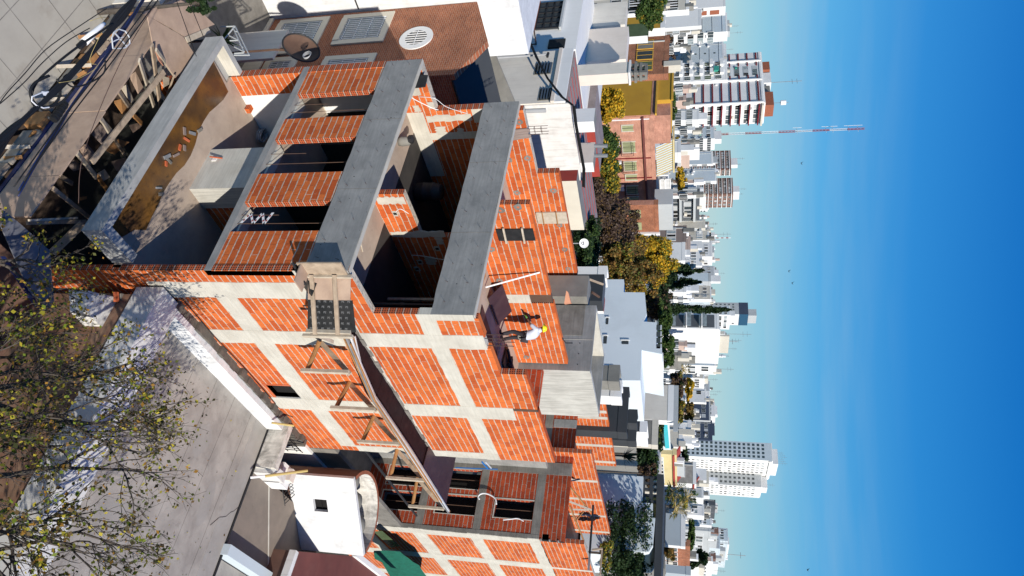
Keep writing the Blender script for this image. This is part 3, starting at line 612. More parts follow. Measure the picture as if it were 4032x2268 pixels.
    for (x, y) in ((-7.95, 2.69), (-7.83, 2.69), (-7.95, 2.92), (-7.83, 2.92)): s.tube([(x, y, 11.9), (x, y, 12.64)], .010, 'rebar', 5)
    for z in (12.2, 12.42): s.tube([(-7.95, 2.69, z), (-7.83, 2.69, z), (-7.83, 2.92, z+.02), (-7.95, 2.92, z), (-7.95, 2.69, z)], .007, 'rebar', 4)
    s.build('rebar_cage', None, label='short rebar cage standing up before the white weathered wall', cat='rebar')
    s = MB(); a = r
    for k in range(10):
        y = 2.66+.035*k; s.tube([(-7.8+a.uniform(-.02, .03), y, 10.95), (-7.77+a.uniform(-.03, .04), y+.02, 11.5), (-7.8+a.uniform(-.03, .04), y, 12.02+.05*math.sin(k))], .05, 'city_taupe', 7)
    s.build('hanging_cloth', None, smooth=True, label='crumpled brown cloth wrapped round a bare column', cat='cloth')
    s = MB()
    for (x, y) in ((-.15, 2.86), (-.03, 2.86), (-.15, 3.2), (-.03, 3.2)): s.tube([(x, y, 11.9), (x, y, 12.62)], .011, 'rebar', 5)
    for z in (12.1, 12.35): s.tube([(-.15, 2.86, z), (-.03, 2.86, z), (-.03, 3.2, z), (-.15, 3.2, z), (-.15, 2.86, z)], .008, 'rebar', 4)
    s.build('rebar_cage', None, label='rebar cage on the near side wall, right below the worker', cat='rebar')
    board('formwork_sheet', 'dark brown formwork sheet leaning against the foot of the dividing wall', 'board', [(-3.1, 5.35, 10.92), (-3.15, 6.9, 10.92), (-3.72, 6.9, 11.3), (-3.66, 5.35, 11.3)], .02, 'phenolic')
    board('formwork_sheet', 'dark formwork sheet flat on the roof slab behind the side wall', 'board', [(-2.6, 5.0, 10.90), (-.3, 5.2, 10.90), (-.3, 9.8, 10.90), (-2.2, 9.9, 10.90)], .02, 'phenolic')
    board('formwork_sheet', 'smaller black formwork sheet lying on the larger one', 'board', [(-3.3, 8.3, 10.93), (-2.5, 8.2, 10.93), (-2.3, 9.6, 10.93), (-3.2, 9.8, 10.93)], .02, 'phenolic_black')
    s = MB(); s.bar((-2.92, 7.52, 10.97), (-2.15, 7.42, 10.97), .11, .03, 'wood_pale'); s.build('loose_plank', None, label='short pale plank on the dark roof sheets near the worker', cat='plank')
    s = MB(); s.bar((-2.4, 4.3, 10.93), (-3.5, 4.6, 10.93), .16, .03, 'wood_orange'); s.build('loose_plank', None, label='orange-brown plank lying behind the upper grey parapet', cat='plank')
    s = MB(); s.bar((-5.6, 3.2, 10.95), (-6.3, 2.2, 10.93), .05, .02, 'wood_pale'); s.build('lath', None, label='thin lath propped on the left block wall', cat='plank')
    s = MB()
    for k in range(7): s.tube([(-2.9+r.uniform(-.3, .3), 8.7+r.uniform(-.4, .4), 11.0), (-2.7+r.uniform(-.3, .3), 9.0+r.uniform(-.3, .3), 11.05+r.uniform(0, .1)), (-2.6+r.uniform(-.4, .3), 9.3+r.uniform(-.3, .3), 10.98)], .05, 'dark_cloth', 6)
    s.build('tarpaulin_heap', None, smooth=True, label='black tarpaulin heap on the roof beyond the worker', cat='tarpaulin')
    s = MB(); s.bar((-.10, 9.5, 12.0), (-.12, 10.4, 12.75), .04, .04, 'rebar'); s.build('steel_bar', None, label='short dark bar sticking up over the end of the near block wall', cat='bar') if False else None
    s = MB(); s.tube([(-3.9, 8.7, 12.72), (-3.85, 9.0, 12.85), (-3.95, 9.15, 13.05)], .022, 'iron_dark', 5); s.build('bent_bar', None, label='bent black bar lying on top of the dividing wall by the tank', cat='bar')
    # --- balcony storey
    s = MB(); s.lathe((-6.35, 3.9, 8.2), [(0, 0), (.27, 0), (.31, .1), (.31, .3), (.33, .32), (.31, .36), (.31, .62), (.33, .66), (.3, .7), (.25, .9), (.24, .92), (0, .92)], 'iron_dark', 22); s.build('drum', None, smooth=True, label='dark plastic drum in the shade of the left balcony room', cat='drum')
    t = thing('bucket', 'white bag with a black top by the left balcony wall', 'bag', (-6.6, 1.9, 8.2))
    s = MB(); s.lathe((-6.6, 1.9, 8.2), [(0, 0), (.13, 0), (.16, .12), (.14, .34), (.08, .4), (0, .42)], 'weathered', 10); s.build('sack', t, smooth=True)
    s = MB(); s.lathe((-6.62, 1.85, 8.55), [(0, 0), (.13, 0), (.14, .12), (.05, .17), (0, .17)], 'iron_dark', 8); s.build('sack_top', t)
    board('formwork_sheet', 'black shutter stub on the balcony parapet by the left wall', 'board', [(-7.6, .20, 8.9), (-6.9, .18, 8.9), (-6.95, .18, 9.5), (-7.5, .2, 9.45)], .03, 'phenolic_black')
    s = MB(); s.bar((-2.6, .9, 8.24), (-2.2, 1.95, 8.23), .05, .02, 'wood_pale'); s.build('lath', None, label='thin pale lath on the sunlit balcony floor', cat='plank')
    for (x, y) in ((-.75, 2.4), (-.62, 2.75), (-.5, 3.0)):
        s = MB(); s.tube([(x, y, 8.2), (x, y, 9.6)], .030, 'steel_rust', 8); s.tube([(x, y, 9.55), (x, y, 9.66)], .042, 'steel_rust', 8); s.tube([(x, y, 9.66), (x, y, 10.69)], .024, 'steel_rust', 8); s.box(x-.07, x+.07, y-.07, y+.07, 8.2, 8.21, 'steel_rust')
        s.build('steel_prop', None, label='rusty steel prop holding up the slab behind the right end of the balcony', cat='prop', group='steel props on the balcony')
    for (x, y) in ((-2.2, 4.2), (-2.3, 4.9)):
        s = MB(); s.box(x-.04, x+.04, y-.04, y+.04, 8.2, 10.69, 'wood'); s.build('timber_prop', None, label='timber prop deep in the shaded balcony room', cat='prop', group='timber props in the balcony room')
    # conduit pipes on the walls
    def hose(name, pts, rad, mat, label, cat, n=7):
        out = []; P_ = [Vector(p) for p in pts]
        for i in range(len(P_)-1):
            p0, p1, p2, p3 = P_[max(i-1, 0)], P_[i], P_[i+1], P_[min(i+2, len(P_)-1)]
            for k in range(6):
                u = k/6; out.append(.5*((2*p1)+(-p0+p2)*u+(2*p0-5*p1+4*p2-p3)*u*u+(-p0+3*p1-3*p2+p3)*u**3))
        out.append(P_[-1]); s = MB(); s.tube(out, rad, mat, n); return s.build(name, None, smooth=True, label=label, cat=cat)
    hose('conduit', [(-7.77, .9, 8.3), (-7.77, 1.05, 8.55), (-7.77, 1.2, 8.6), (-7.77, 1.6, 9.1), (-7.77, 1.7, 9.3)], .014, 'white_plastic', 'thicker white conduit bent along the left balcony wall', 'conduit')
    hose('conduit', [(-7.77, 1.15, 8.8), (-7.77, 1.25, 9.3), (-7.77, 1.6, 9.6), (-7.77, 1.9, 10.2)], .008, 'white_plastic', 'thin white conduit rising on the left balcony wall', 'conduit')
    hose('conduit', [(-3.83, 2.15, 8.7), (-3.83, 2.0, 8.9), (-3.83, 2.2, 9.1)], .010, 'white_plastic', 'short white conduit low on the dividing wall of the balcony', 'conduit')
    hose('conduit', [(-3.83, 4.1, 8.6), (-3.83, 4.15, 9.0), (-3.83, 4.3, 9.5), (-3.83, 4.4, 10.1)], .010, 'white_plastic', 'long white conduit up the dividing wall of the balcony', 'conduit')
    # white hose hanging from a rear window, blue level
    q = lambda x, y: un(*T3(x, y), 'y', 18.45)
    hose('hose', [q(1410, 660), q(1400, 600), q(1350, 560), q(1290, 540), q(1240, 545), q(1210, 575), q(1225, 605)], .035, 'white_plastic', 'white hose curling out of a rear window', 'hose')
    q2 = lambda x, y: un(*T2(x, y), 'y', 18.4)
    hose('hose', [q2(175, 970), q2(230, 965), q2(300, 958), q2(350, 980)], .025, 'white_plastic', 'short white hose on the sill of a rear window', 'hose')
    s = MB(); a, b_ = un(*T3(960, 255), 'x', -1.2), un(*T3(1425, 272), 'x', -1.2); s.bar(a, b_, .035, .03, 'blue_paint'); s.bar(un(*T3(1250, 190), 'x', -1.2), un(*T3(1320, 268), 'x', -1.2),   .07, .02, 'blue_paint'); s.bar(un(*T3(1290, 192), 'x', -1.2), un(*T3(1355, 262), 'x', -1.2), .04, .03, 'alu')
    s.build('scaffold_prop', None, label='blue and white metal frame in the light well', cat='frame')
    # timber braces and steel channel on the rear roof
    def seg(name, lab, cat, p, q_, w, mat, grp=None):
        s = MB(); s.bar(p, q_, w, w*.7, mat); s.build(name, None, label=lab, cat=cat, group=grp)
    q = lambda x, y, yy: un(*T2(x, y), 'y', yy)
    seg('timber_brace', 'thin dark brace running up to the steel channel from the red wall top', 'brace', q(750, 690, 18.9), q(925, 905, 20.5), .07, 'wood_orange')
    seg('timber_brace', 'pale brace in the pair meeting at the steel channel, the straighter one', 'brace', q(738, 812, 18.9), q(930, 885, 20.5), .07, 'wood_pale')
    seg('timber_brace', 'pale short brace lying level to the steel channel', 'brace', q(770, 880, 19.2), q(925, 886, 20.5), .07, 'wood_pale')
    seg('timber_brace', 'brown brace crossing down over the dark roof boards', 'brace', q(860, 900, 20.3), q(790, 980, 19.6), .06, 'wood_orange')
    seg('timber_brace', 'long orange brace from the dark roof boards to the foot of the steel channel', 'brace', q(745, 850, 19.2), q(890, 1210, 20.5), .08, 'wood_orange')
    seg('steel_channel', 'long dark steel channel rising over the rear side wall', 'steel beam', q(945, 845, 20.6), q(915, 1260, 20.6), .12, 'iron_dark')
    seg('steel_channel', 'short weathered steel channel below the long dark one', 'steel beam', q(915, 1262, 20.6), q(905, 1400, 20.6), .12, 'steel')
    seg('loose_plank', 'grey plank sticking out level beside the steel channel', 'plank', q(935, 1225, 20.9), q(1025, 1215, 20.9), .10, 'wood')
    seg('loose_plank', 'long grey plank standing behind the rear side wall', 'plank', q(1020, 1215, 21.2), q(1005, 1440, 21.2), .10, 'wood')
    # debris in the pit below the canopy
    N2 = K(250, 100, 2.414); N3 = K(0, 450, 2.635)
    deb = [(N2, (955, 440), (270, 1300), .16, 'wood', 2.05, 1.9, 'longest grey beam lying across the timber pit'),
           (N2, (840, 190), (925, 800), .16, 'wood', 2.2, .9, None), (N2, (720, 330), (860, 770), .13, 'wood_pale', 2.2, .9, None), (N2, (1050, 480), (960, 730), .09, 'wood', 2.2, 1.0, None),
           (N2, (345, 880), (465, 1020), .12, 'wood_pale', 1.9, 1.4, None), (N2, (480, 1080), (600, 1260), .08, 'wood', 1.3, .8, None), (N2, (130, 1210), (310, 1449), .11, 'wood_pale', 1.9, 1.2, None),
           (N2, (520, 620), (650, 810), .13, 'wood', 1.9, 1.2, None), (N2, (880, 230), (1050, 470), .10, 'wood_pale', 2.3, 1.7, None), (N2, (660, 850), (740, 930), .12, 'wood_orange', 1.2, .9, None),
           (N3, (790, 400), (1000, 640), .10, 'wood_pale', 1.9, 1.1, None), (N3, (550, 770), (930, 1075), .11, 'wood', 1.9, .7, None), (N3, (280, 1125), (890, 1112), .10, 'wood', 1.7, 1.3, None),
           (N3, (860, 1130), (540, 1440), .22, 'wood', 1.5, 1.0, None), (N3, (1010, 640), (1120, 800), .12, 'wood_orange', .9, .5, None), (N3, (1040, 30), (1140, 200), .10, 'wood_pale', 1.9, 1.5, None),
           (N3, (300, 1100), (800, 1075), .05, 'wood_pale', 1.9, 1.5, None), (N3, (620, 640), (750, 720), .12, 'wood', .6, .4, None), (N3, (1180, 250), (1290, 410), .07, 'wood', 1.2, .7, None)]
    for i, (kk, a, b_, w, mt, za, zb, lab) in enumerate(deb):
        s = MB(); s.bar(un(*kk(*a), 'z', za), un(*kk(*b_), 'z', zb), w, .05, mt)
        s.build('timber_scrap', None, label=lab or 'scrap timber lying loose in the dark pit between hoarding and canopy', cat='timber', group=None if lab else 'scrap timbers in the pit')
    ply = [(N2, [(620, 480), (680, 440), (770, 620), (710, 655)], 1.0), (N2, [(540, 590), (600, 560), (665, 720), (640, 740)], 1.1), (N2, [(470, 720), (540, 700), (620, 810), (560, 850)], 1.0), (N2, [(260, 1030), (345, 940), (430, 1020), (360, 1130)], .9),
           (N2, [(150, 1180), (200, 1130), (300, 1260), (250, 1330)], .9), (N2, [(940, 480), (1000, 500), (1000, 560), (950, 590)], 1.2), (N2, [(380, 1180), (520, 1080), (620, 1110), (480, 1230)], .7),
           (N3, [(830, 320), (890, 300), (1000, 420), (900, 560)], .8), (N3, [(1150, 490), (1290, 450), (1320, 540), (1210, 590)], .4), (N3, [(1000, 620), (1080, 570), (1135, 650), (1060, 700)], .5), (N3, [(820, 860), (900, 850), (890, 880), (830, 895)], .3), (N3, [(700, 540), (760, 470), (870, 560), (760, 590)], .5),
           (N2, [(620, 950), (740, 920), (740, 960), (660, 1020)], .7), (N2, [(860, 220), (900, 250), (945, 385), (900, 330)], 2.0)]
    for i, (kk, pts, z) in enumerate(ply):
        pts = [un(*kk(*p_), 'z', z+.06*j) for j, p_ in enumerate(pts)]; n = (pts[1]-pts[0]).cross(pts[2]-pts[0])
        if n.z < 0: pts.reverse()
        mt = ('plywood', 'wood_pale', 'wood_orange', 'city_taupe')[i % 4] if i != 13 else 'orange_sheet'
        s = MB(); s.prism(pts, (0, 0, .02), mt); s.build('plywood_scrap', None, label='torn orange sheet among the timbers at the far end of the pit' if i == 13 else 'plywood offcut lying in the dark pit between hoarding and canopy', cat='plywood', group=None if i == 13 else 'plywood offcuts in the pit')
    s = MB(); s.tube([(un(*N3(598, 1190), 'z', .6)+Vector((.2*math.cos(a), .2*math.sin(a), 0))) for a in [i*math.pi/8 for i in range(17)]], .01, 'cable', 5); s.build('wire_loop', None, label='thin wire loop on the floor of the dark pit', cat='wire')
    # rubble pieces on the wet canopy
    N5 = K(500, 500, 2.415)
    for i, (x, y) in enumerate(((545, 40), (565, 120), (380, 280), (395, 320), (465, 265), (500, 195), (300, 580), (320, 640), (545, 200), (370, 350), (620, 60), (690, 30))):
        p = un(*N5(x, y), 'z', 2.83); a = r.uniform(0, 3); d = Vector((math.cos(a), math.sin(a), 0))*r.uniform(.06, .13); s = MB()
        s.bar(p-d, p+d+Vector((0, 0, .02)), r.uniform(.05, .1), .04, ('city_taupe', 'clay_rubble', 'steel', 'conc_dirty')[i % 4]); s.build('rubble_chunk', None, label='small broken chunk lying in the rust-brown puddle on the canopy', cat='rubble', group='chunks in the canopy puddle')
    s = MB(); p = un(*K(800, 0, 1.811)(325, 765), 'z', 2.86); s.box(p.x-.2, p.x+.2, p.y-.09, p.y+.09, 2.8, 2.98, 'clay_block', {'-y': 'hollow_end'}); s.build('clay_block', None, label='single orange clay block lying beside the white plastered wall', cat='brick')
    s = MB(); rr = random.Random(5); c0 = un(*K(800, 0, 1.811)(405, 965), 'z', 2.86)
    for k in range(9):
        a0 = rr.uniform(0, 6); R1, R2 = rr.uniform(.2, .3), rr.uniform(.12, .2)
        s.tube([c0+Vector((R1*math.cos(a0+t), R2*math.sin(a0+t)+rr.uniform(-.01, .01), .02*k)) for t in [i*math.pi/9 for i in range(19)]], .011, 'grey_plastic', 5)
    s.build('hose_coil', None, smooth=True, label='coil of grey hose on the open first floor', cat='hose')
    s = MB(); p = un(*N5(790, 255), 'z', 2.95); s.box(-4.9, -4.72, .69, .715, 3.05, 3.2, 'plaster_white'); s.bar((-4.82, .62, 3.0), (-4.8, .68, 3.4), .03, .03, 'clay_rubble'); s.build('junction_box', None, label='small white box with an orange stub on the grey stair core', cat='box')
    # warning tape wound over the rods of one opening
    s = MB(); pts = [(-3.05+.33, .08, 5.75), (-2.55, .08, 5.9)]
    zz = [(-2.02, 5.75), (-1.62, 6.05), (-2.0, 6.2), (-1.62, 6.35), (-1.98, 6.5), (-1.66, 5.62)]
    zz = [(-1.66, 5.62), (-1.98, 5.78), (-1.62, 5.98), (-2.0, 6.12), (-1.60, 6.3), (-2.0, 6.42)]
    for (x0, z0), (x1, z1) in zip(zz, zz[1:]):
        s.prism([(x0, .1, z0-.035), (x1, .1, z1-.035), (x1, .1, z1+.035), (x0, .1, z0+.035)], (0, -.004, 0), 'white_plastic')
        for k in (.3, .7):
            x, z = x0+(x1-x0)*k, z0+(z1-z0)*k; s.prism([(x-.03, .094, z-.02), (x+.03, .094, z-.02), (x+.03, .094, z+.02), (x-.03, .094, z+.02)], (0, -.003, 0), 'red_roof')
    s.build('warning_tape', None, label='red and white tape zigzagging across the right-hand front opening', cat='tape')

def worker():
    # standing, back half turned, leaning a little, left arm stretched to the wall
    base = Vector((-2.93, 7.18, 10.97)); t = thing('person', 'worker in a yellow hard hat and grey shirt reaching to the orange wall', 'person', base)
    def skin(name, pts, edges, rads, mat, root=0, lv=2):
        me = bpy.data.meshes.new(name); me.from_pydata([Vector(p)+base-ORG[t.name] for p in pts], edges, [])
        o = bpy.data.objects.new(name, me); COL.objects.link(o); o.parent = t; ORG[o.name] = base.copy()
        md = o.modifiers.new('skin', 'SKIN'); md.use_smooth_shade = True
        for i, rr in enumerate(rads):
            me.skin_vertices[0].data[i].radius = (rr, rr) if not isinstance(rr, tuple) else rr
        me.skin_vertices[0].data[root].use_root = True
        sb = o.modifiers.new('sub', 'SUBSURF'); sb.levels = lv; sb.render_levels = lv; me.materials.append(MT[mat]); return o
    # forward (facing) is -X mostly, toward the wall; right hand side is +Y
    P = {'pel': (.03, 0, .93), 'sp1': (-.03, 0, 1.07), 'che': (-.14, 0, 1.25), 'nek': (-.24, 0, 1.39), 'hd0': (-.29, 0, 1.46), 'hd1': (-.33, 0, 1.55),
         'hl': (.03, -.10, .90), 'kl': (-.10, -.12, .50), 'al': (.04, -.13, .09), 'tl': (-.13, -.14, .03), 'hr': (.03, .10, .90), 'kr': (-.01, .12, .50), 'ar': (.10, .12, .09), 'tr': (-.06, .14, .03),
         'sl': (-.17, -.19, 1.33), 'el': (-.33, -.27, 1.12), 'wl': (-.55, -.30, .98), 'sr': (-.17, .19, 1.33), 'er': (-.10, .29, 1.08), 'wr': (-.24, .25, .87)}
    nmz = list(P); E = [('pel', 'sp1'), ('sp1', 'che'), ('che', 'nek'), ('nek', 'hd0'), ('hd0', 'hd1'), ('pel', 'hl'), ('hl', 'kl'), ('kl', 'al'), ('al', 'tl'), ('pel', 'hr'), ('hr', 'kr'), ('kr', 'ar'), ('ar', 'tr'), ('che', 'sl'), ('sl', 'el'), ('el', 'wl'), ('che', 'sr'), ('sr', 'er'), ('er', 'wr')]
    RD = {'pel': .13, 'sp1': .12, 'che': .14, 'nek': .06, 'hd0': .08, 'hd1': .085, 'hl': .085, 'kl': .06, 'al': .042, 'tl': .035, 'hr': .085, 'kr': .06, 'ar': .042, 'tr': .035, 'sl': .065, 'el': .045, 'wl': .03, 'sr': .065, 'er': .045, 'wr': .03}
    ix = {k: i for i, k in enumerate(nmz)}
    skin('body', [P[k] for k in nmz], [(ix[a], ix[b]) for a, b in E], [RD[k] for k in nmz], 'skin')
    # shirt over torso and upper arms
    S = ['pel', 'sp1', 'che', 'sl', 'el', 'sr', 'er']; i2 = {k: i for i, k in enumerate(S)}
    pts = [P[k] for k in S]; pts[0] = (.05, 0, .80)
    o = skin('shirt', pts+[(-.21, 0, 1.35)], [(0, 1), (1, 2), (2, i2['sl']), (i2['sl'], i2['el']), (2, i2['sr']), (i2['sr'], i2['er']), (2, 7)], [(.20, .17), (.185, .16), (.20, .18), .10, .07, .10, .07, .10], 'shirt')
    T = ['pel', 'hl', 'kl', 'al', 'hr', 'kr', 'ar']; i3 = {k: i for i, k in enumerate(T)}
    skin('trousers', [P[k] for k in T], [(0, 1), (1, 2), (2, 3), (0, 4), (4, 5), (5, 6)], [(.16, .14), .105, .078, .065, .105, .078, .065], 'dark_cloth')
    skin('waist', [(0, 0, .86), (.0, 0, .74), (.0, .02, .66)], [(0, 1), (1, 2)], [(.17, .15), (.16, .15), (.13, .12)], 'trousers')
    hood = skin('neck_cloth', [(-.20, 0, 1.34), (-.265, 0, 1.43), (-.30, 0, 1.49)], [(0, 1), (1, 2)], [.12, .10, .095], 'shirt')
    # hands: palm and five fingers each, gloved
    for nm_, w, d in (('glove', Vector(P['wl']), Vector((-.8, -.1, -.55)).normalized()), ('glove', Vector(P['wr']), Vector((-.5, -.15, -.8)).normalized())):
        side = d.cross(Vector((0, 0, 1))).normalized(); up = side.cross(d)
        pp = [w, w+d*.055, w+d*.10]; ed = [(0, 1), (1, 2)]; rd = [.032, .042, .040]
        for k, (off, ln) in enumerate(((-.033, .065), (-.011, .080), (.011, .075), (.033, .058))):
            b0 = len(pp); p0 = w+d*.11+side*off; pp += [p0, p0+d*ln*.55-up*.012, p0+d*ln-up*.035]; ed += [(2, b0), (b0, b0+1), (b0+1, b0+2)]; rd += [.012, .0105, .009]
        b0 = len(pp); p0 = w+d*.05-side*.042; pp += [p0, p0+d*.03-side*.03-up*.01, p0+d*.065-side*.035-up*.02]; ed += [(1, b0), (b0, b0+1), (b0+1, b0+2)]; rd += [.015, .013, .011]
        skin(nm_, pp, ed, rd, 'glove', 1)
    for nm_, a in (('boot', P['al']), ('boot', P['ar'])):
        a = Vector(a); skin(nm_, [a+Vector((.01, 0, .06)), a+Vector((0, 0, -.035)), a+Vector((-.14, -.01, -.05)), a+Vector((-.2, -.01, -.055))], [(0, 1), (1, 2), (2, 3)], [.055, .05, .045, .035], 'dark_cloth', 1)
    # face: nose, ears, under the hat
    s = MB(); h = base+Vector((-.33, 0, 1.53)); s.bar(h+Vector((-.085, 0, .02)), h+Vector((-.105, 0, -.015)), .022, .02, 'skin')
    for sy in (-1, 1): s.bar(h+Vector((.0, sy*.085, .02)), h+Vector((.01, sy*.09, -.02)), .02, .012, 'skin'); s.bar(h+Vector((-.082, sy*.032, .02)), h+Vector((-.086, sy*.032, .02)), .018, .01, 'iron_dark')
    s.bar(h+Vector((-.085, -.022, -.045)), h+Vector((-.085, .022, -.045)), .012, .008, 'clay_rubble'); s.build('face', t)
    c = base+Vector((-.335, 0, 1.565)); s = MB(); s.lathe(c, [(.150, -.012), (.155, -.004), (.122, .004), (.120, .03), (.105, .075), (.07, .105), (.0, .118)], 'hivis', 24)
    s.box(c.x-.21, c.x-.10, c.y-.07, c.y+.07, c.z-.006, c.z+.004, 'hivis')
    for k in (-.04, 0, .04): s.box(c.x-.085, c.x+.085, c.y+k-.006, c.y+k+.006, c.z+.075, c.z+.108-abs(k)*.4, 'hivis')
    hh = s.build('hard_hat', t, smooth=True)
    s = MB(); s.bar(base+Vector((.10, .12, .95)), base+Vector((.10, .17, .93)), .06, .05, 'red_roof'); s.build('tool_pouch', t); t.scale = (.92, .92, .92)
T7 = K(1450, 1600, 2.898); T3 = K(1450, 1750, 2.797); T2 = K(1900, 1600, 2.169)
site()
# =============== THE CITY BEHIND ===============
CNT = {}; BLS = []
def lat(P, D, py):                # how far to go from P along D until the photo row is py
    n = R*FP - F*(py-1134); return -(P-CAM).dot(n)/D.dot(n)
class Bl:
    pass
def block(name, label, cat, yl, yc, yr, xt, dist, mat, matx=None, cap=True, z0=-.6, depth=9, group=None, capm=None, parapet=.5):
    P = und(xt, yc, dist); b = Bl(); b.y0 = P.y; b.x1 = P.x; b.z1 = P.z; b.z0 = z0
    b.x0 = P.x - (lat(P, Vector((-1, 0, 0)), yl) if yl < yc else 1.0); b.y1 = P.y + (lat(P, Vector((0, 1, 0)), yr) if yr > yc else 1.0)
    if b.x0 > b.x1-.8: b.x0 = b.x1-.8
    if b.y1 < b.y0+.8: b.y1 = b.y0+.8
    if b.y1 > b.y0+120: b.y1 = b.y0+60
    b.d = dist; t = b.t = thing(name, label, cat, ((b.x0+b.x1)/2, (b.y0+b.y1)/2, z0), group); CNT[t.name] = 0
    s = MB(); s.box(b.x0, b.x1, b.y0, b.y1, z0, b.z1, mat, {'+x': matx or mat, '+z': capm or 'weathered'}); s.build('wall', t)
    if cap:
        s = MB(); k = .18; h = parapet; m = matx or mat
        s.box(b.x0-.03, b.x1+.03, b.y0-.03, b.y0+k, b.z1, b.z1+h, m); s.box(b.x1-k, b.x1+.03, b.y0+k, b.y1, b.z1, b.z1+h, m); s.box(b.x0, b.x0+k, b.y0+k, b.y1, b.z1, b.z1+h, m); s.build('parapet', t)
    BLS.append(b); return b
WM = {}
def winmesh(w, h, pane, frame, fr=.08):
    k = (round(w, 2), round(h, 2), pane, frame)
    if k not in WM:
        s = MB(); f = fr
        s.box(-w/2, w/2, -.05, 0, -h/2, h/2, pane)
        if frame:
            s.box(-w/2-f, w/2+f, -.09, 0, -h/2-f, -h/2, frame); s.box(-w/2-f, w/2+f, -.07, 0, h/2, h/2+f, frame); s.box(-w/2-f, -w/2, -.07, 0, -h/2, h/2, frame); s.box(w/2, w/2+f, -.07, 0, -h/2, h/2, frame)
            if w > .9: s.box(-.03, .03, -.065, -.05, -h/2, h/2, frame)
        me = bpy.data.meshes.new('window'); me.from_pydata(s.v, [], s.f)
        for mm in s.mats: me.materials.append(MT[mm])
        me.polygons.foreach_set('material_index', s.m); WM[k] = (me, s)
    return WM[k]
def windows(b, face, cols, rows, w, h, u0=.08, u1=.92, ztop=1.2, fl=2.85, pane='glass', frame='city_white', skip=0, seed=0, panes=None, zlow=None, name='window'):
    """grid of separate windows; face 'y' looks to -Y, 'x' to +X. Each is a part; past 100 on one building one merged part"""
    rr = random.Random(seed+int(b.x0*3)); A = b.x1-b.x0 if face == 'y' else b.y1-b.y0; ex = MB()
    for j in range(rows):
        z = b.z1-ztop-h/2-j*fl
        if z < (zlow if zlow is not None else b.z0+.5): break
        for i in range(cols):
            if rr.random() < skip: continue
            u = A*(u0+(u1-u0)*(i+.5)/cols); pn = rr.choice(panes) if panes else pane; me, sm = winmesh(w, h, pn, frame)
            loc = Vector((b.x0+u, b.y0-.002, z)) if face == 'y' else Vector((b.x1+.002, b.y0+u, z))
            if CNT[b.t.name] < 100:
                o = bpy.data.objects.new(name, me); COL.objects.link(o); o.parent = b.t; o.location = loc-ORG[b.t.name]
                if face == 'x': o.rotation_euler = (0, 0, math.pi/2)
                CNT[b.t.name] += 1
            else:
                b0 = len(ex.v)
                for v in sm.v: ex.v.append(loc+(v if face == 'y' else Vector((-v.y, v.x, v.z))))
                for f_, m_ in zip(sm.f, sm.m): ex.f.append(tuple(b0+q for q in f_)); ex.m.append(ex.mi(sm.mats[m_]))
    if ex.v: ex.build('distant_windows', b.t, kind='stuff')
def bands(b, face, n, fl, ztop, th, out, mat, u0=0, u1=1, name='balcony'):
    A = b.x1-b.x0 if face == 'y' else b.y1-b.y0
    for j in range(n):
        z = b.z1-ztop-j*fl
        if z < b.z0+1: break
        s = MB()
        if face == 'y': s.box(b.x0+A*u0, b.x0+A*u1, b.y0-out, b.y0-.003, z-th, z, mat)
        else: s.box(b.x1+.003, b.x1+out, b.y0+A*u0, b.y0+A*u1, z-th, z, mat)
        s.build(name, b.t)
def strips(b, face, us, w, out, mat, name='pilaster', zt=0, zb=None):
    A = b.x1-b.x0 if face == 'y' else b.y1-b.y0
    for u in us:
        s = MB()
        if face == 'y': s.box(b.x0+A*u-w/2, b.x0+A*u+w/2, b.y0-out, b.y0-.003, zb or b.z0, b.z1-zt, mat)
        else: s.box(b.x1+.003, b.x1+out, b.y0+A*u-w/2, b.y0+A*u+w/2, zb or b.z0, b.z1-zt, mat)
        s.build(name, b.t)
def rooftop(b, u0, u1, v0, v1, h, mat, name='roof_house', extra=None):
    X = b.x1-b.x0; Y = b.y1-b.y0; s = MB(); s.box(b.x0+X*u0, b.x0+X*u1, b.y0+Y*v0, b.y0+Y*v1, b.z1, b.z1+h, mat); s.build(name, b.t)
def mast(b, u, v, h, r=.06, mat='steel', name='antenna', z=0):
    x = b.x0+(b.x1-b.x0)*u; y = b.y0+(b.y1-b.y0)*v; s = MB(); s.tube([(x, y, b.z1+z), (x, y, b.z1+z+h)], r, mat, 5)
    for k in (.7, .85): s.bar((x-h*.12, y, b.z1+z+h*k), (x+h*.12, y, b.z1+z+h*k), r, r, mat)
    s.build(name, b.t)
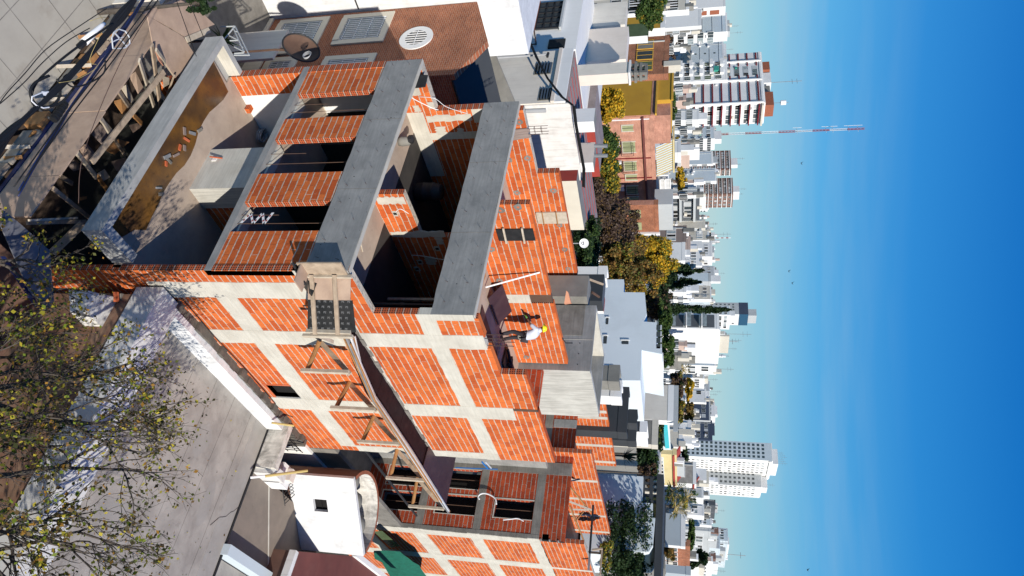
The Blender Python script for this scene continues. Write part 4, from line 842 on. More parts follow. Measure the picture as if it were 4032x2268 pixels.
# =============== NEIGHBOURS AND STREET FRONT ===============
T4 = K(950, 1550, 2.787); T5 = K(850, 1900, 3.937); N4 = K(700, 0, 3.68); Q1 = K(0, 0, 1.811); Q2 = K(0, 700, 1.811); C4 = K(800, 0, 1.811); C16 = K(1600, 0, 1.811); C20 = K(2000, 0, 3.45); DD = K(1850, 400, 3.622)
def near():
    r = random.Random(21)
    # ---- flat roofed house on the right, seen from above
    h = thing('flat_roof_house', 'low house with a large bare concrete roof terrace beside the block wall', 'house', (5, 5, 0))
    s = MB(); s.box(.4, 14, 1.42, 8.13, 0, 3.2, 'conc_roof'); s.box(.25, 14, .7, 1.42, 0, 3.3, 'facade_red'); s.build('roof_terrace', h)
    s = MB(); s.box(1.75, 4.28, 8.17, 14.2, 0, 3.16, 'conc_brown'); s.build('roof_terrace', h, label='rear part of the terrace beyond the joint')
    s = MB(); s.prism([(1.75, 9.4, 3.163), (1.8, 9.36, 3.163), (4.26, 11.2, 3.163), (4.24, 11.26, 3.163)], (0, 0, .01), 'conc_pale'); s.build('screed_ridge', h)
    for k in range(5):
        y = 2.5+k*1.12; s = MB(); s.box(.45, 9.5, y, y+.018, 3.2, 3.203, 'conc_dirty'); s.build('joint', h)
    s = MB(); s.box(.45, 9.5, 7.35, 8.12, 3.2, 3.206, 'conc_roof2'); s.build('edge_screed', h)
    s = MB(); s.box(.4, 9.5, 8.13, 8.19, 0, 3.26, 'iron_dark'); s.build('edge_flashing', h)
    for x0, n_ in ((3.2, 8), (5.4, 9)):
        s = MB(); P_ = [Vector((x0+.12*k+r.uniform(-.07, .07), 8.1-.14*k+r.uniform(-.05, .05), 3.21)) for k in range(n_)]; s.tube(P_, .008, 'iron_dark', 4); s.build('crack', h)
    s = MB(); s.box(.1, 14, .58, 1.40, 3.0, 3.8, 'white_worn'); s.build('front_parapet', h, label='wide white front parapet'); 
    s = MB(); s.box(.24, .44, 1.42, 8.12, 0, 3.78, 'white_membrane'); s.build('side_parapet', h)
    s = MB()
    for i in range(34): y = 1.3+i*.25; s.box(.006, .25+r.uniform(-.02, .02), y, y+.26, 0, 3.74+r.uniform(0, .16), 'old_mortar')
    s.build('mortar_fillet', h)
    s = MB(); s.box(.2, 1.75, 8.16, 8.42, 0, 3.95, 'white_black'); s.box(1.6, 1.9, 8.3, 9.1, 3.0, 3.9, 'white_worn'); s.build('blackened_wall', h)
    s = MB(); s.box(4.3, 4.62, 8.1, 14.2, 0, 3.45, 'city_blue'); s.box(4.66, 10, 8.16, 14, 0, 3.0, 'conc_roof'); s.build('dividing_wall', h)
    s = MB(); s.box(.012, .12, 8.4, 18.2, 0, 3.62, 'plaster_white'); s.box(.02, 1.7, 8.45, 14, 0, .4, 'conc_dirty'); s.build('patio_wall', h)
    s = MB(); s.tube([(.02, 1.15, 3.95), (.06, 3, 3.94), (.04, 5, 3.97), (.05, 7, 3.93)], .012, 'cable', 5); s.build('cable', None, label='thin black cable along the mortar strip beside the white side parapet', cat='cable')
    for (x_, y_, w_, d_) in ((2.2, 5.2, 1.1, .7), (5.2, 3.1, .9, 1.4), (3.6, 6.5, 1.5, .5), (6.6, 5.6, 1.0, .8)):
        n = 14; pts = [(x_+w_*(.5+.12*r.uniform(-1, 1))*math.cos(2*math.pi*i/n), y_+d_*(.5+.12*r.uniform(-1, 1))*math.sin(2*math.pi*i/n), 3.2035) for i in range(n)]; s = MB(); s.poly(pts, 'conc_roof2'); s.build('patch', h)
    # tank house: white front wall and a curved shell behind it
    P1 = Vector((1.05, 10.45, 0)); P2 = Vector((2.93, 12.98, 0)); e1 = (P2-P1).normalized(); L = (P2-P1).length; e2 = Vector((-e1.y, e1.x, 0))
    tk = thing('tank_house', 'white walled rooftop tank house with a curved shell open on top', 'tank house', P1+e1*L/2)
    def pp(a, b, z): return P1+e1*a+e2*b+Vector((0, 0, z))
    s = MB(); zt = 5.66
    def slab(a0, a1, z0, z1): s.prism([pp(a0, 0, z0), pp(a1, 0, z0), pp(a1, 0, z1), pp(a0, 0, z1)], e2*.14, 'white_membrane')
    slab(0, L*.30, 3.1, zt); slab(L*.46, L, 3.1, zt); slab(L*.30, L*.46, 3.1, 3.95); slab(L*.30, L*.46, 4.5, zt); s.build('front_wall', tk)
    s = MB(); s.prism([pp(L*.30, .2, 3.9), pp(L*.46, .2, 3.9), pp(L*.46, .2, 4.55), pp(L*.30, .2, 4.55)], e2*.02, 'black_void'); s.build('window', tk)
    s = MB(); n = 18; ro, ri = L/2, L/2-.13
    for i in range(n):
        a0, a1 = math.pi*i/n, math.pi*(i+1)/n
        def q(a, rr, z): return pp(L/2-rr*math.cos(a), .14+rr*1.0*math.sin(a), z)
        s.poly([q(a1, ro, 1), q(a0, ro, 1), q(a0, ro, zt+.03), q(a1, ro, zt+.03)], 'brown_side'); s.poly([q(a0, ri, 3.5), q(a1, ri, 3.5), q(a1, ri, zt+.03), q(a0, ri, zt+.03)], 'white_black'); s.poly([q(a0, ro, zt+.03), q(a0, ri, zt+.03), q(a1, ri, zt+.03), q(a1, ro, zt+.03)], 'terracotta')
    s.poly([pp(0, .14, 4.2), pp(L, .14, 4.2), pp(L*.85, 1.2, 4.2), pp(L/2, 1.42, 4.2), pp(L*.15, 1.2, 4.2)], 'black_void'); s.build('curved_shell', tk)
    s = MB(); s.prism([pp(0, 0, .5), pp(0, 0, 3.1), pp(L, 0, 3.1), pp(L, 0, .5)], e2*.1, 'brown_side'); s.build('base_wall', tk)
    for i, a in enumerate((.55, 1.4, 2.4)):
        s = MB(); s.lathe(pp(a, .72, 4.3), [(0, 0), (.38, 0), (.42, .3), (.40, .85), (.27, 1.08), (.1, 1.14), (0, 1.15)], 'weathered', 16); s.build('cistern', None, smooth=True, label='grey round cistern inside the curved tank shell, %s of three' % ('nearest the block wall', 'the middle one', 'farthest from the block wall')[i], cat='cistern', group='cisterns in the tank house')
    # small roof fittings
    s = MB(); s.box(1.2, 1.9, 9.0, 9.7, 3.1, 3.75, 'plaster_white'); s.box(1.3, 1.7, 9.3, 9.6, 3.75, 3.95, 'cream_pink'); s.build('roof_box', None, label='small white plastered box with a beige top on the roof terrace by the tank house', cat='roof box')
    s = MB()
    for i in range(7): s.tube([(.55+i*.0, 8.5+i*.16, 3.0), (.55, 8.5+i*.16, 3.85+.0*i), (.62, 8.52+i*.16, 4.0)], .016, 'iron_dark', 5)
    s.tube([(.55, 8.45, 3.35), (.55, 9.6, 3.35)], .014, 'iron_dark', 5); s.tube([(.55, 8.45, 3.7), (.55, 9.6, 3.7)], .014, 'iron_dark', 5); s.build('iron_grille', None, label='black iron grille with bent spikes at the terrace corner', cat='grille')
    s = MB()
    for i in range(5): a = pp(.3+i*.13, -.62, 3.22); s.tube([a, a+e2*.6+Vector((0, 0, .05))], .014, 'iron_dark', 5)
    s.tube([pp(.25, -.62, 3.22), pp(.9, -.62, 3.22)], .014, 'iron_dark', 5); s.build('iron_grille', None, label='short black bar grille lying at the foot of the tank house', cat='grille')
    s = MB(); s.tube([un(*T4(100, 920), 'z', 3.4), un(*T4(260, 905), 'z', 3.75)], .04, 'white_plastic', 8); s.tube([un(*T4(260, 905), 'z', 3.75), un(*T4(725, 845), 'z', 4.6)], .045, 'gold_slat', 8); s.build('pole', None, label='mossy yellow pole with a white end leaning on the tank house', cat='pole')
    s = MB(); s.tube([un(*T4(335, 320), 'z', 3.85), un(*T4(575, 352), 'z', 4.3)], .035, 'gold_slat', 8); s.build('pole', None, label='short mossy pole by the iron grille', cat='pole')
    # maroon roofed house at the edge of the picture
    mh = thing('maroon_house', 'house with a flat maroon roof edged in white, next to the tank house', 'house', (5, 14, 0))
    s = MB(); z = 3.9; pts = [un(*T5(1195, 1060), 'z', z), un(*T5(1060, 1449), 'z', z), Vector((7.5, 11, z)), Vector((6.2, 19, z)), un(*T5(2550, 1460), 'z', z), un(*T5(2100, 1140), 'z', z)]
    s.prism(pts, (0, 0, .04), 'maroon'); s.build('roof', mh)
    s = MB(); s.bar(pts[0]+Vector((0, 0, .05)), pts[1]+(pts[1]-pts[0])*1.0+Vector((0, 0, .05)), .22, .25, 'white_worn'); s.build('coping', mh)
    s = MB(); s.bar(pts[5]+Vector((-.1, 0, .1)), pts[4]+(pts[4]-pts[5])*.6+Vector((0, 0, .1)), .2, .2, 'plaster_white'); s.build('coping', mh)
    s = MB(); s.prism([p_*1 for p_ in pts], (0, 0, -3.6), 'brown_side'); s.build('wall', mh)
    # green debris net
    s = MB(); t3 = lambda x, y: un(*T3(x, y), 'x', .9); base = [(60, 1170), (350, 1180), (440, 1250), (560, 1330), (640, 1449), (620, 1560), (300, 1560), (150, 1300), (70, 1260)]
    pts = [t3(*p_) for p_ in base]; cen = sum(pts, Vector())/len(pts)
    for i in range(len(pts)):
        a, b_ = pts[i], pts[(i+1) % len(pts)]; mm = (a+b_)/2+Vector((r.uniform(-.05, .05), 0, 0))
        s.poly([cen+Vector((.12, 0, 0)), a, mm], 'green_net'); s.poly([cen+Vector((.12, 0, 0)), mm, b_], 'green_net')
    s.build('debris_net', None, label='dark green debris net hanging at the foot of the rear block wall', cat='net')
    s = MB(); a = [un(*T3(x, y), 'x', .35) for x, y in ((60, 960), (150, 950), (350, 1120), (250, 1140))]; s.poly(a, 'glass_green'); s.build('debris_net', None, label='torn pale green net piece above the larger green net', cat='net')
    # ---- brown brick house on the left
    b = thing('brown_brick_house', 'brown brick gabled house with white framed barred windows', 'house', (-13.8, 7, 0))
    y0 = 3.2; s = MB(); ops = []
    s.prism([(-16.13, y0, -.5), (-11.56, y0, -.5), (-11.56, y0, 8.68), (-13.47, y0, 9.62), (-16.13, y0, 8.73)], (0, .25, 0), 'brown_brick'); s.build('gable_wall', b)
    s = MB(); s.box(-11.85, -11.56, y0+.25, 10, -.5, 8.5, 'brown_brick'); s.build('side_wall', b)
    s = MB(); s.prism([(-16.13, y0+.25, 8.6), (-13.47, y0+.25, 9.5), (-13.47, 12, 9.5), (-16.13, 12, 8.6)], (0, 0, .06), 'white_membrane'); s.prism([(-13.47, y0+.25, 9.5), (-11.5, y0+.25, 8.55), (-11.5, 12, 8.55), (-13.47, 12, 9.5)], (0, 0, .06), 'modern_dark'); s.build('roof', b)
    def barred(x0, x1, z0, z1, n, sil=True):
        f = MB(); w_ = .26; yo = y0-.06
        f.box(x0, x0+w_, yo, y0+.02, z0, z1, 'cream'); f.box(x1-w_, x1, yo, y0+.02, z0, z1, 'cream'); f.box(x0+w_, x1-w_, yo, y0+.02, z1-w_, z1, 'cream'); f.box(x0+w_, x1-w_, yo-.03, y0+.02, z0, z0+w_, 'cream')
        fr = f.build('window_frame', b)
        g = MB(); g.box(x0+w_, x1-w_, y0-.01, y0, z0+w_, z1-w_, 'glass_pale'); g.build('pane', fr)
        g = MB()
        for i in range(n): x = x0+w_+(x1-x0-2*w_)*(i+.5)/n; g.box(x-.012, x+.012, yo-.0, yo+.02, z0+w_, z1-w_, 'white_plastic')
        for k in (.05, .35, .65, .95): z = z0+w_+(z1-z0-2*w_)*k; g.box(x0+w_, x1-w_, yo+.02, yo+.035, z-.012, z+.012, 'white_plastic')
        g.build('bars', fr)
    barred(-15.9, -13.9, 3.06, 5.3, 11); barred(-15.93, -13.94, .12, 2.42, 11); barred(-13.14, -11.7, 3.08, 5.26, 8); barred(-13.3, -11.9, .5, 1.9, 7)
    s = MB(); c = Vector((-13.97, y0-.04, 6.66)); n = 28; ax, bz = .72, .68
    for i in range(n):
        a0, a1 = 2*math.pi*i/n, 2*math.pi*(i+1)/n; q = lambda a, k, dy: c+Vector((ax*k*math.cos(a), dy, bz*k*math.sin(a)))
        s.poly([q(a0, .64, 0), q(a1, .64, 0), q(a1, 1, 0), q(a0, 1, 0)], 'city_white'); s.poly([q(a0, 1, 0), q(a1, 1, 0), q(a1, 1, .05), q(a0, 1, .05)], 'city_white')
    rf = s.build('round_window_frame', b)
    s = MB(); s.poly([c+Vector((ax*.66*math.cos(a), .02, bz*.66*math.sin(a))) for a in [2*math.pi*i/n for i in range(n)]], 'glass'); s.build('pane', rf)
    s = MB()
    for i in range(6): x = c.x-.38+i*.15; h_ = math.sqrt(max(0, 1-((x-c.x)/.47)**2))*.44; s.box(x-.012, x+.012, c.y-.01, c.y+.01, c.z-h_, c.z+h_, 'white_plastic')
    s.box(c.x-.45, c.x+.45, c.y-.02, c.y-.005, c.z-.012, c.z+.012, 'white_plastic'); s.build('bars', rf)
    s = MB(); s.box(-16.1, -13.65, y0-.08, y0, -.5, -.25, 'cream'); s.box(-13.72, -13.5, y0-.08, y0, -.5, 2.4, 'cream'); s.box(-13.5, -11.5, y0-.07, y0-.005, -.5, .35, 'beige_wall'); s.build('pilaster', b)
    s = MB(); s.box(-13.4, -11.6, y0-1.2, y0-1.1, -.5, 1.9, 'beige_wall'); s.build('porch_wall', b)
    # white party wall beyond it
    w = thing('white_neighbour', 'tall white rendered party wall standing over the brown brick house', 'building', (-18.5, 3, 0))
    s = MB(); s.box(-22, -16.2, -3.5, 5.82, -.5, 10.38, 'white_membrane'); s.build('wall', w)
    s = MB(); s.box(-16.215, -16.18, -3, 3.1, 3.6, 3.66, 'iron_dark'); s.build('vent_strip', w)
    s = MB(); s.prism([un(1699, 326, 'z', 6), un(1733, 432, 'z', 7), un(1990, 415, 'z', 8.3), un(1893, 195, 'z', 7.2)], (0, 0, -.2), 'modern_dark'); s.build('shed_roof', None, label='dark corrugated roof in the shade behind the brown gable', cat='roof')
    s = MB(); s.bar(un(1900, 190, 'z', 7.3), un(1995, 415, 'z', 8.4), .5, .5, 'weathered'); s.bar(un(1925, 215, 'z', 7.6), un(2010, 420, 'z', 8.8), .3, .6, 'weathered'); s.build('parapet_wall', None, label='weathered grey parapet between the dark roof and the cream wall', cat='wall')
    s = MB(); s.box(-22, -8.1, -2.5, 14, -.62, -.45, 'conc_dirty'); s.build('courtyard', kind='structure')
    s = MB(); s.box(-16.1, -8.2, -2.6, -2.4, -.5, 1.6, 'beige_wall'); s.build('garden_wall', None, label='low plain garden wall along the pavement before the brick house', cat='wall')
    # ---- cream building with louvred windows, cables crossing it
    cb = thing('cream_building', 'cream rendered building with louvre windows and a weathered white side wall', 'building', (-27, 18, 0))
    yc = 14.0; s = MB(); s.box(-27.9, -23.08, yc, 30, 0, 10.15, 'beige_wall', {'-y': 'beige_wall'}); s.build('wall', cb)
    s = MB(); s.box(-27.9, -23.0, yc-.18, yc, 9.35, 9.55, 'cream_pink'); s.box(-27.9, -23.0, yc-.12, yc, 9.55, 10.2, 'city_white'); s.build('cornice', cb)
    q = [un(*DD(770, 60), 'x', -23), un(*DD(1440, 55), 'x', -23), un(*DD(1605, 1125), 'x', -23), un(*DD(1290, 1130), 'x', -23)]
    s = MB(); s.box(-23.08, -23.0, q[0].y, q[2].y, 3, q[1].z, 'white_worn'); s.build('side_wall', cb, label='bright weathered side wall with cracks and a drip stain')
    print('D', q)
    s = MB(); s.box(-28.0, -23.1, yc+.2, 29, 10.15, 10.25, 'old_roof'); s.build('roof', cb)
    for i in range(5): s = MB(); s.box(-27.5+i*.9, -27.46+i*.9, yc+.3, 28, 10.25, 10.28, 'red_roof'); s.build('roof_rib', cb)
    def wy(th, x0, x1, z0, z1, y, slats, mat='glass', frame='weathered'):
        f = MB(); f.box(x0-.06, x1+.06, y-.04, y, z0-.06, z1+.06, frame); f.box(x0, x1, y-.05, y-.041, z0, z1, 'black_void'); f.build('window', th)
        for k in range(slats): z = z0+(z1-z0)*(k+.5)/slats; f = MB(); f.bar(((x0+x1)/2, y-.12, z), ((x0+x1)/2, y-.02, z+.12), x1-x0, .02, mat); f.build('louvre', th)
    wy(cb, *[(-26.65, -25.7, 8.1, 9.0)][0], yc, 5); a = un(*C16(960, 640), 'y', yc); b_ = un(*C16(1025, 715), 'y', yc); wy(cb, a.x, b_.x-.05, a.z, b_.z+.0, yc, 4)
    s = MB(); s.tube([un(*DD(800, 135), 'x', -22.9), un(*DD(1085, 125), 'x', -22.9)], .12, 'grey_plastic', 12); s.build('vent_pipe', cb)
    # the taller left wing
    a0, a1 = un(*C20(400, 50), 'y', 15.2), un(*C20(740, 440), 'y', 15.2)
    lw = thing('white_wing', 'white block with a large dark gridded window and a rusty downpipe', 'building', (-31, 18, 0))
    xr = un(*C20(860, 670), 'y', 15.2).x; xl = -40
    s = MB(); zt_ = un(*C20(960, 400), 'y', 15.2).z; s.box(xl, xr, 15.2, 26, 0, zt_, 'city_white', {'-y': 'city_bright'}); s.build('wall', lw)
    g = [un(*C20(x, y), 'y', 15.12) for x, y in ((450, 55), (740, 45), (690, 380), (430, 400))]
    s = MB(); s.box(g[3].x-.1 if False else min(p_.x for p_ in g), max(p_.x for p_ in g), 15.1, 15.18, min(p_.z for p_ in g), max(p_.z for p_ in g), 'glass'); s.build('window_pane', lw)
    X0, X1, Z0, Z1 = min(p_.x for p_ in g), max(p_.x for p_ in g), min(p_.z for p_ in g), max(p_.z for p_ in g)
    s = MB()
    for k in range(4): z = Z0+(Z1-Z0)*k/3; s.box(X0, X1, 15.02, 15.1, z-.04, z+.04, 'iron_dark')
    for k in range(6): x = X0+(X1-X0)*k/5; s.box(x-.03, x+.03, 15.03, 15.1, Z0, Z1, 'iron_dark')
    s.box(X0-.2, X1+.2, 14.95, 15.15, Z0-.3, Z0-.05, 'terracotta'); s.box(X0-.2, X1+.2, 14.9, 15.15, Z1+.05, Z1+.2, 'city_grey'); s.build('window_frame', lw)
    g = [un(*C20(x, y), 'y', 15.12) for x, y in ((540, 545), (765, 640))]; s = MB(); s.box(g[0].x, g[1].x, 15.08, 15.2, g[0].z+.1, g[1].z, 'iron_dark'); s.build('window_pane', lw)
    s = MB(); s.tube([un(*C20(x, y), 'y', 15.0) for x, y in ((290, 0), (330, 250), (385, 600), (300, 605))], .05, 'steel_rust', 6); s.build('downpipe', lw)
    # grey and pink blocks on the roofs behind
    def roofblk(name, lab, pts, y, dep, mat, z0=None):
        dep = min(dep, 1.0)
        q_ = [un(*C20(*p_), 'y', y) for p_ in pts]; s = MB(); X = [p_.x for p_ in q_]; Z = [p_.z for p_ in q_]
        s.box(min(X), max(X), y, y+dep, z0 if z0 is not None else min(Z), max(Z), mat); return s.build(name, None, label=lab, cat='roof block')
    roofblk('roof_block', 'light grey rendered roof block with a dark stained top edge', [(1080, 60), (1590, 330)], 19, 5, 'beige_wall')
    roofblk('roof_block', 'pale pink rendered roof block streaked with black at its top', [(1090, 400), (1600, 800)], 18.4, 5, 'cream_pink')
    roofblk('roof_block', 'dark covered gap under the pink and grey roof blocks', [(980, 60), (1100, 850)], 20, 6, 'city_navy')
    b = block('chimney', 'tall pink square chimney shaft with a ruined stone cowl', 'chimney', 243, 287, 326, 2474, 48, 'beige_wall', 'cream_pink', cap=False, z0=9); t = b.t
    s = MB(); s.box(b.x0-.08, b.x1+.08, b.y0-.08, b.y1+.08, b.z1, b.z1+.12, 'city_white'); s.build('collar', t)
    s = MB()
    for k in range(3): s.box(b.x0+.06*k, b.x1-.06*k, b.y0+.06*k, b.y1-.06*k, b.z1+.34+k*.32, b.z1+.50+k*.32, 'weathered')
    for (x_, y_) in ((b.x0+.1, b.y0+.1), (b.x1-.3, b.y0+.1), (b.x0+.1, b.y1-.3), (b.x1-.3, b.y1-.3)): s.box(x_, x_+.2, y_, y_+.2, b.z1+.12, b.z1+1.0, 'weathered')
    s.build('cowl', t)
    # cable bundle over the cream wall
    for i in range(5):
        s = MB(); o = .10*i; P_ = [un(*C16(x, y), 'y', 13.2) for x, y in ((795, -20), (860, 250), (930, 410), (1010, 560), (1110, 690), (1185, 750))]
        P_ = [p_+Vector((0, 0, -.02*o+.06*math.sin(i+k))) for k, p_ in enumerate(P_)]; s.tube(P_, .022+.008*(i % 2), 'cable', 6); s.build('overhead_cable', None, label='black cable in the sagging bundle crossing the cream wall', cat='cable', group='cables crossing the cream wall')
    for i in range(4):
        s = MB(); P_ = [un(*C16(x, y), 'x', -22.8) for x, y in ((1185, 752), (1200, 880), (1225, 1020), (1258, 1200), (1255, 1330))]
        s.tube([p_+Vector((.03*i, 0, .05*i)) for p_ in P_], .03, 'cable', 6); s.build('overhead_cable', None, label='black cable running along the top of the weathered white side wall', cat='cable', group='cables along the white side wall')
    s = MB(); s.tube([un(*C16(655, 412), 'y', 13.6), un(*C16(1010, 388), 'y', 13.6)], .06, 'grey_plastic', 8); s.tube([un(*C16(1012, 378), 'y', 13.6), un(*C16(1005, 405), 'y', 13.6)], .08, 'iron_dark', 8); s.build('lamp_arm', None, label='grey lamp arm standing against the edge of the cream wall', cat='lamp post')
    # DirecTV-like dish with its mark, by the green hedge
    c = und(2300, 958, 42); t = thing('satellite_dish', 'white satellite dish with a black D mark in front of the green hedge', 'satellite dish', c)
    nrm = (CAM-c); nrm.z = 3; nrm.normalize(); e1 = nrm.cross(Vector((0, 0, 1))).normalized(); e2 = e1.cross(nrm); s = MB()
    R_ = .27
    for k in range(4):
        for i in range(20):
            a0, a1 = 2*math.pi*i/20, 2*math.pi*(i+1)/20; q = lambda a, kk: c+(e1*math.cos(a)+e2*math.sin(a))*R_*kk/4+nrm*(.05*(kk/4)**2)
            s.poly([q(a0, k), q(a0, k+1), q(a1, k+1), q(a1, k)] if k else [q(a0, 0), q(a0, 1), q(a1, 1)], 'white_plastic')
    s.build('dish', t, smooth=True)
    cu = bpy.data.curves.new('mark', 'FONT'); cu.body = 'D'; cu.size = .24; tob = bpy.data.objects.new('mark', cu); COL.objects.link(tob); dg = bpy.context.evaluated_depsgraph_get(); dg.update(); tm = tob.evaluated_get(dg).to_mesh()
    s = MB(); s.v = [c+e2*(-v.co.x+.02)*1+e1*(-(v.co.y-.08))+nrm*.06 for v in tm.vertices]; s.f = [tuple(p_.vertices) for p_ in tm.polygons]; s.m = [s.mi('iron_dark')]*len(s.f); COL.objects.unlink(tob); bpy.data.objects.remove(tob); s.build('printed_mark', t)
    s = MB(); s.tube([c-nrm*.02, c-nrm*.15-Vector((0, 0, .6)), c-nrm*.15-Vector((0, 0, 3.5))], .03, 'grey_plastic', 6); s.tube([c-e2*.3, c-e2*.25+nrm*.35], .015, 'grey_plastic', 5); s.build('mount', t)
    # big dark mesh dish at the left wall
    c = Vector((-8.7, .9, 4.3)); p_ = un(*N4(1790, 690), 'y', .6); c = p_; t = thing('mesh_antenna', 'large dark mesh satellite dish with a coil of cable beside the block wall', 'satellite dish', c-Vector((0, 0, 1)))
    nrm = Vector((-.75, .1, .55)).normalized(); nrm = Vector((.15, -.75, .62)).normalized(); e1 = nrm.cross(Vector((0, 0, 1))).normalized(); e2 = e1.cross(nrm); s = MB(); R_ = .62
    for k in range(5):
        for i in range(24):
            a0, a1 = 2*math.pi*i/24, 2*math.pi*(i+1)/24; q = lambda a, kk: c+(e1*math.cos(a)*.85+e2*math.sin(a))*R_*kk/5-nrm*(.16*(1-(kk/5)**2))
            s.poly([q(a0, k), q(a0, k+1), q(a1, k+1), q(a1, k)] if k else [q(a0, 0), q(a0, 1), q(a1, 1)], 'steel_rust')
    s.tube([c+(e1*math.cos(a)*.85+e2*math.sin(a))*R_ for a in [2*math.pi*i/24 for i in range(25)]], .03, 'iron_dark', 6); s.build('dish', t)
    s = MB(); s.tube([c-nrm*.16, c-Vector((0, 0, 1.0)), c-Vector((0, 0, 4))], .04, 'steel_rust', 6); s.build('mast', t)
    s = MB(); p_ = un(*N4(1870, 820), 'y', .3)
    for k in range(5): s.tube([p_+Vector(((.13+.01*k)*math.cos(a), -.02*k, (.10+.01*k)*math.sin(a)+.01*k)) for a in [2*math.pi*i/16 for i in range(17)]], .006, 'grey_plastic', 5)
    s.build('cable_coil', t)
    # white tube trellis and plants by the street corner
    L_ = [((680, 560), (830, 380)), ((830, 380), (1035, 800)), ((1035, 800), (820, 800)), ((800, 400), (960, 750)), ((860, 460), (820, 450)), ((870, 585), (750, 590)), ((940, 690), (900, 640)), ((750, 520), (870, 580)), ((820, 680), (960, 750)), ((620, 390), (830, 380)), ((960, 765), (820, 775))]
    s = MB()
    for a, b_ in L_: s.tube([un(*N4(*a), 'y', -.6), un(*N4(*b_), 'y', -.6)], .022, 'city_grey', 6)
    s.build('tube_trellis', None, label='triangular white steel tube trellis standing at the corner by the canopy', cat='trellis')

    # ---- hoarding: plywood-topped protection along the pavement
    hd = thing('hoarding', 'plywood and timber hoarding with a blue outer face along the pavement', 'hoarding', (-3.5, -3, 0))
    z = 2.0
    def sheet(pts, mat, zz=None, nm_='cover_sheet', parent=hd, th=.03):
        q_ = [un(p_[0], p_[1], 'z', zz or z) for p_ in pts]; n = (q_[1]-q_[0]).cross(q_[2]-q_[0])
        if n.z < 0: q_.reverse()
        s = MB(); s.prism(q_, (0, 0, th), mat); return s.build(nm_, parent)
    for i, (x0, x1, z1) in enumerate(((-8.2, -6.0, 1.98), (-5.98, -3.6, 2.0), (-3.58, -1.2, 2.03), (-1.18, .15, 2.0))):
        s = MB(); s.box(x0, x1, -2.22-.012*(i % 2), -2.19, .62, z1, 'plywood'); s.build('plywood_panel', hd)
    s = MB(); s.box(-9.2, .3, -2.26, -2.21, .50, .62, 'cable_blue'); s.build('blue_edge', hd)
    for k in range(15):
        x0 = -9.2+k*.64; s = MB(); s.box(x0, x0+r.uniform(.45, .62), -2.34-r.uniform(0, .1), -2.27, 0, r.uniform(.32, .56), ('wood', 'wood_orange', 'conc_dirty', 'wood_pale')[k % 4]); s.build('bottom_board', hd)
    sheet([Q1(1000, 95), Q1(1260, -10), Q1(1400, 60), Q1(1525, 175), Q1(1310, 262), Q1(1210, 200), Q1(1040, 110)], 'plywood', 2.0); sheet([Q1(1045, 112), Q1(1300, 262), Q1(1390, 400), Q1(1245, 555), Q1(1085, 318)], 'plywood', 2.006); sheet([Q1(1315, 265), Q1(1480, 195), Q1(1500, 230), Q1(1335, 305)], 'wood_pale', 2.03)
    sheet([Q2(0, 345), Q2(20, 232), Q2(140, 330), Q2(350, 520), Q2(380, 900), Q2(330, 950), Q2(200, 800)], 'gate_board', 2.0)
    sheet([Q2(0, 560), Q2(30, 560), Q2(270, 905), Q2(330, 950), Q2(250, 930)], 'cable_blue', 1.95, 'blue_edge')
    s = MB(); q_ = [un(*Q2(*p_), 'z', 2.5) for p_ in ((610, 800), (900, 870), (1080, 925), (860, 1075), (720, 1060), (620, 960))]
    if (q_[1]-q_[0]).cross(q_[2]-q_[0]).z < 0: q_.reverse()
    s.prism(q_, (0, 0, -.5), 'white_worn'); s.build('broken_wall_top', None, label='broken white painted wall top under the tree by the side wall', cat='wall')
    for i in range(5):
        s = MB(); c = un(*Q2(820+40*i, 850+12*(i % 3)), 'z', 2.56); s.bar(c-Vector((.12, .05, 0)), c+Vector((.1, .08, .04)), .12, .07, ('clay_rubble', 'conc_dirty', 'wood')[i % 3]); s.build('rubble_chunk', None, label='rubble chunk on the broken white wall top', cat='rubble', group='chunks on the broken white wall')
    tim = [((400, 475), (650, 465)), ((560, 265), (800, 245)), ((700, 390), (800, 300)), ((230, 715), (460, 705)), ((520, 560), (610, 510)), ((640, 270), (760, 400)), ((0, 1048), (215, 1045)), ((30, 1130), (160, 1120)), ((290, 790), (360, 850)), ((250, 900), (330, 1000)), ((180, 1040), (250, 930)), ((860, 90), (930, 20)), ((660, 340), (760, 355))]
    for i, (p0, p1) in enumerate(tim):
        s = MB(); s.bar(un(*Q1(*p0), 'z', .15), un(*Q1(*p1), 'z', .55), .10, .05, ('wood_pale', 'wood_orange', 'wood')[i % 3]); s.build('shoring_timber', None, label='timber leaning on the pavement side of the hoarding under the cables', cat='timber', group='timbers on the pavement side of the hoarding')
    # ---- utility lines over the pavement
    def wire(name, lab, pts, zs, rad, mat, group=None, kk=Q1, n=5, cat='cable'):
        P_ = [un(*kk(*p_), 'z', z_) for p_, z_ in zip(pts, zs)]; out = []
        for i in range(len(P_)-1):
            p0, p1, p2, p3 = P_[max(i-1, 0)], P_[i], P_[i+1], P_[min(i+2, len(P_)-1)]
            for k in range(5): u = k/5; out.append(.5*((2*p1)+(-p0+p2)*u+(2*p0-5*p1+4*p2-p3)*u*u+(-p0+3*p1-3*p2+p3)*u**3))
        out.append(P_[-1]); s = MB(); s.tube(out, rad, mat, n); return s.build(name, None, smooth=True, label=lab, cat=cat, group=group)
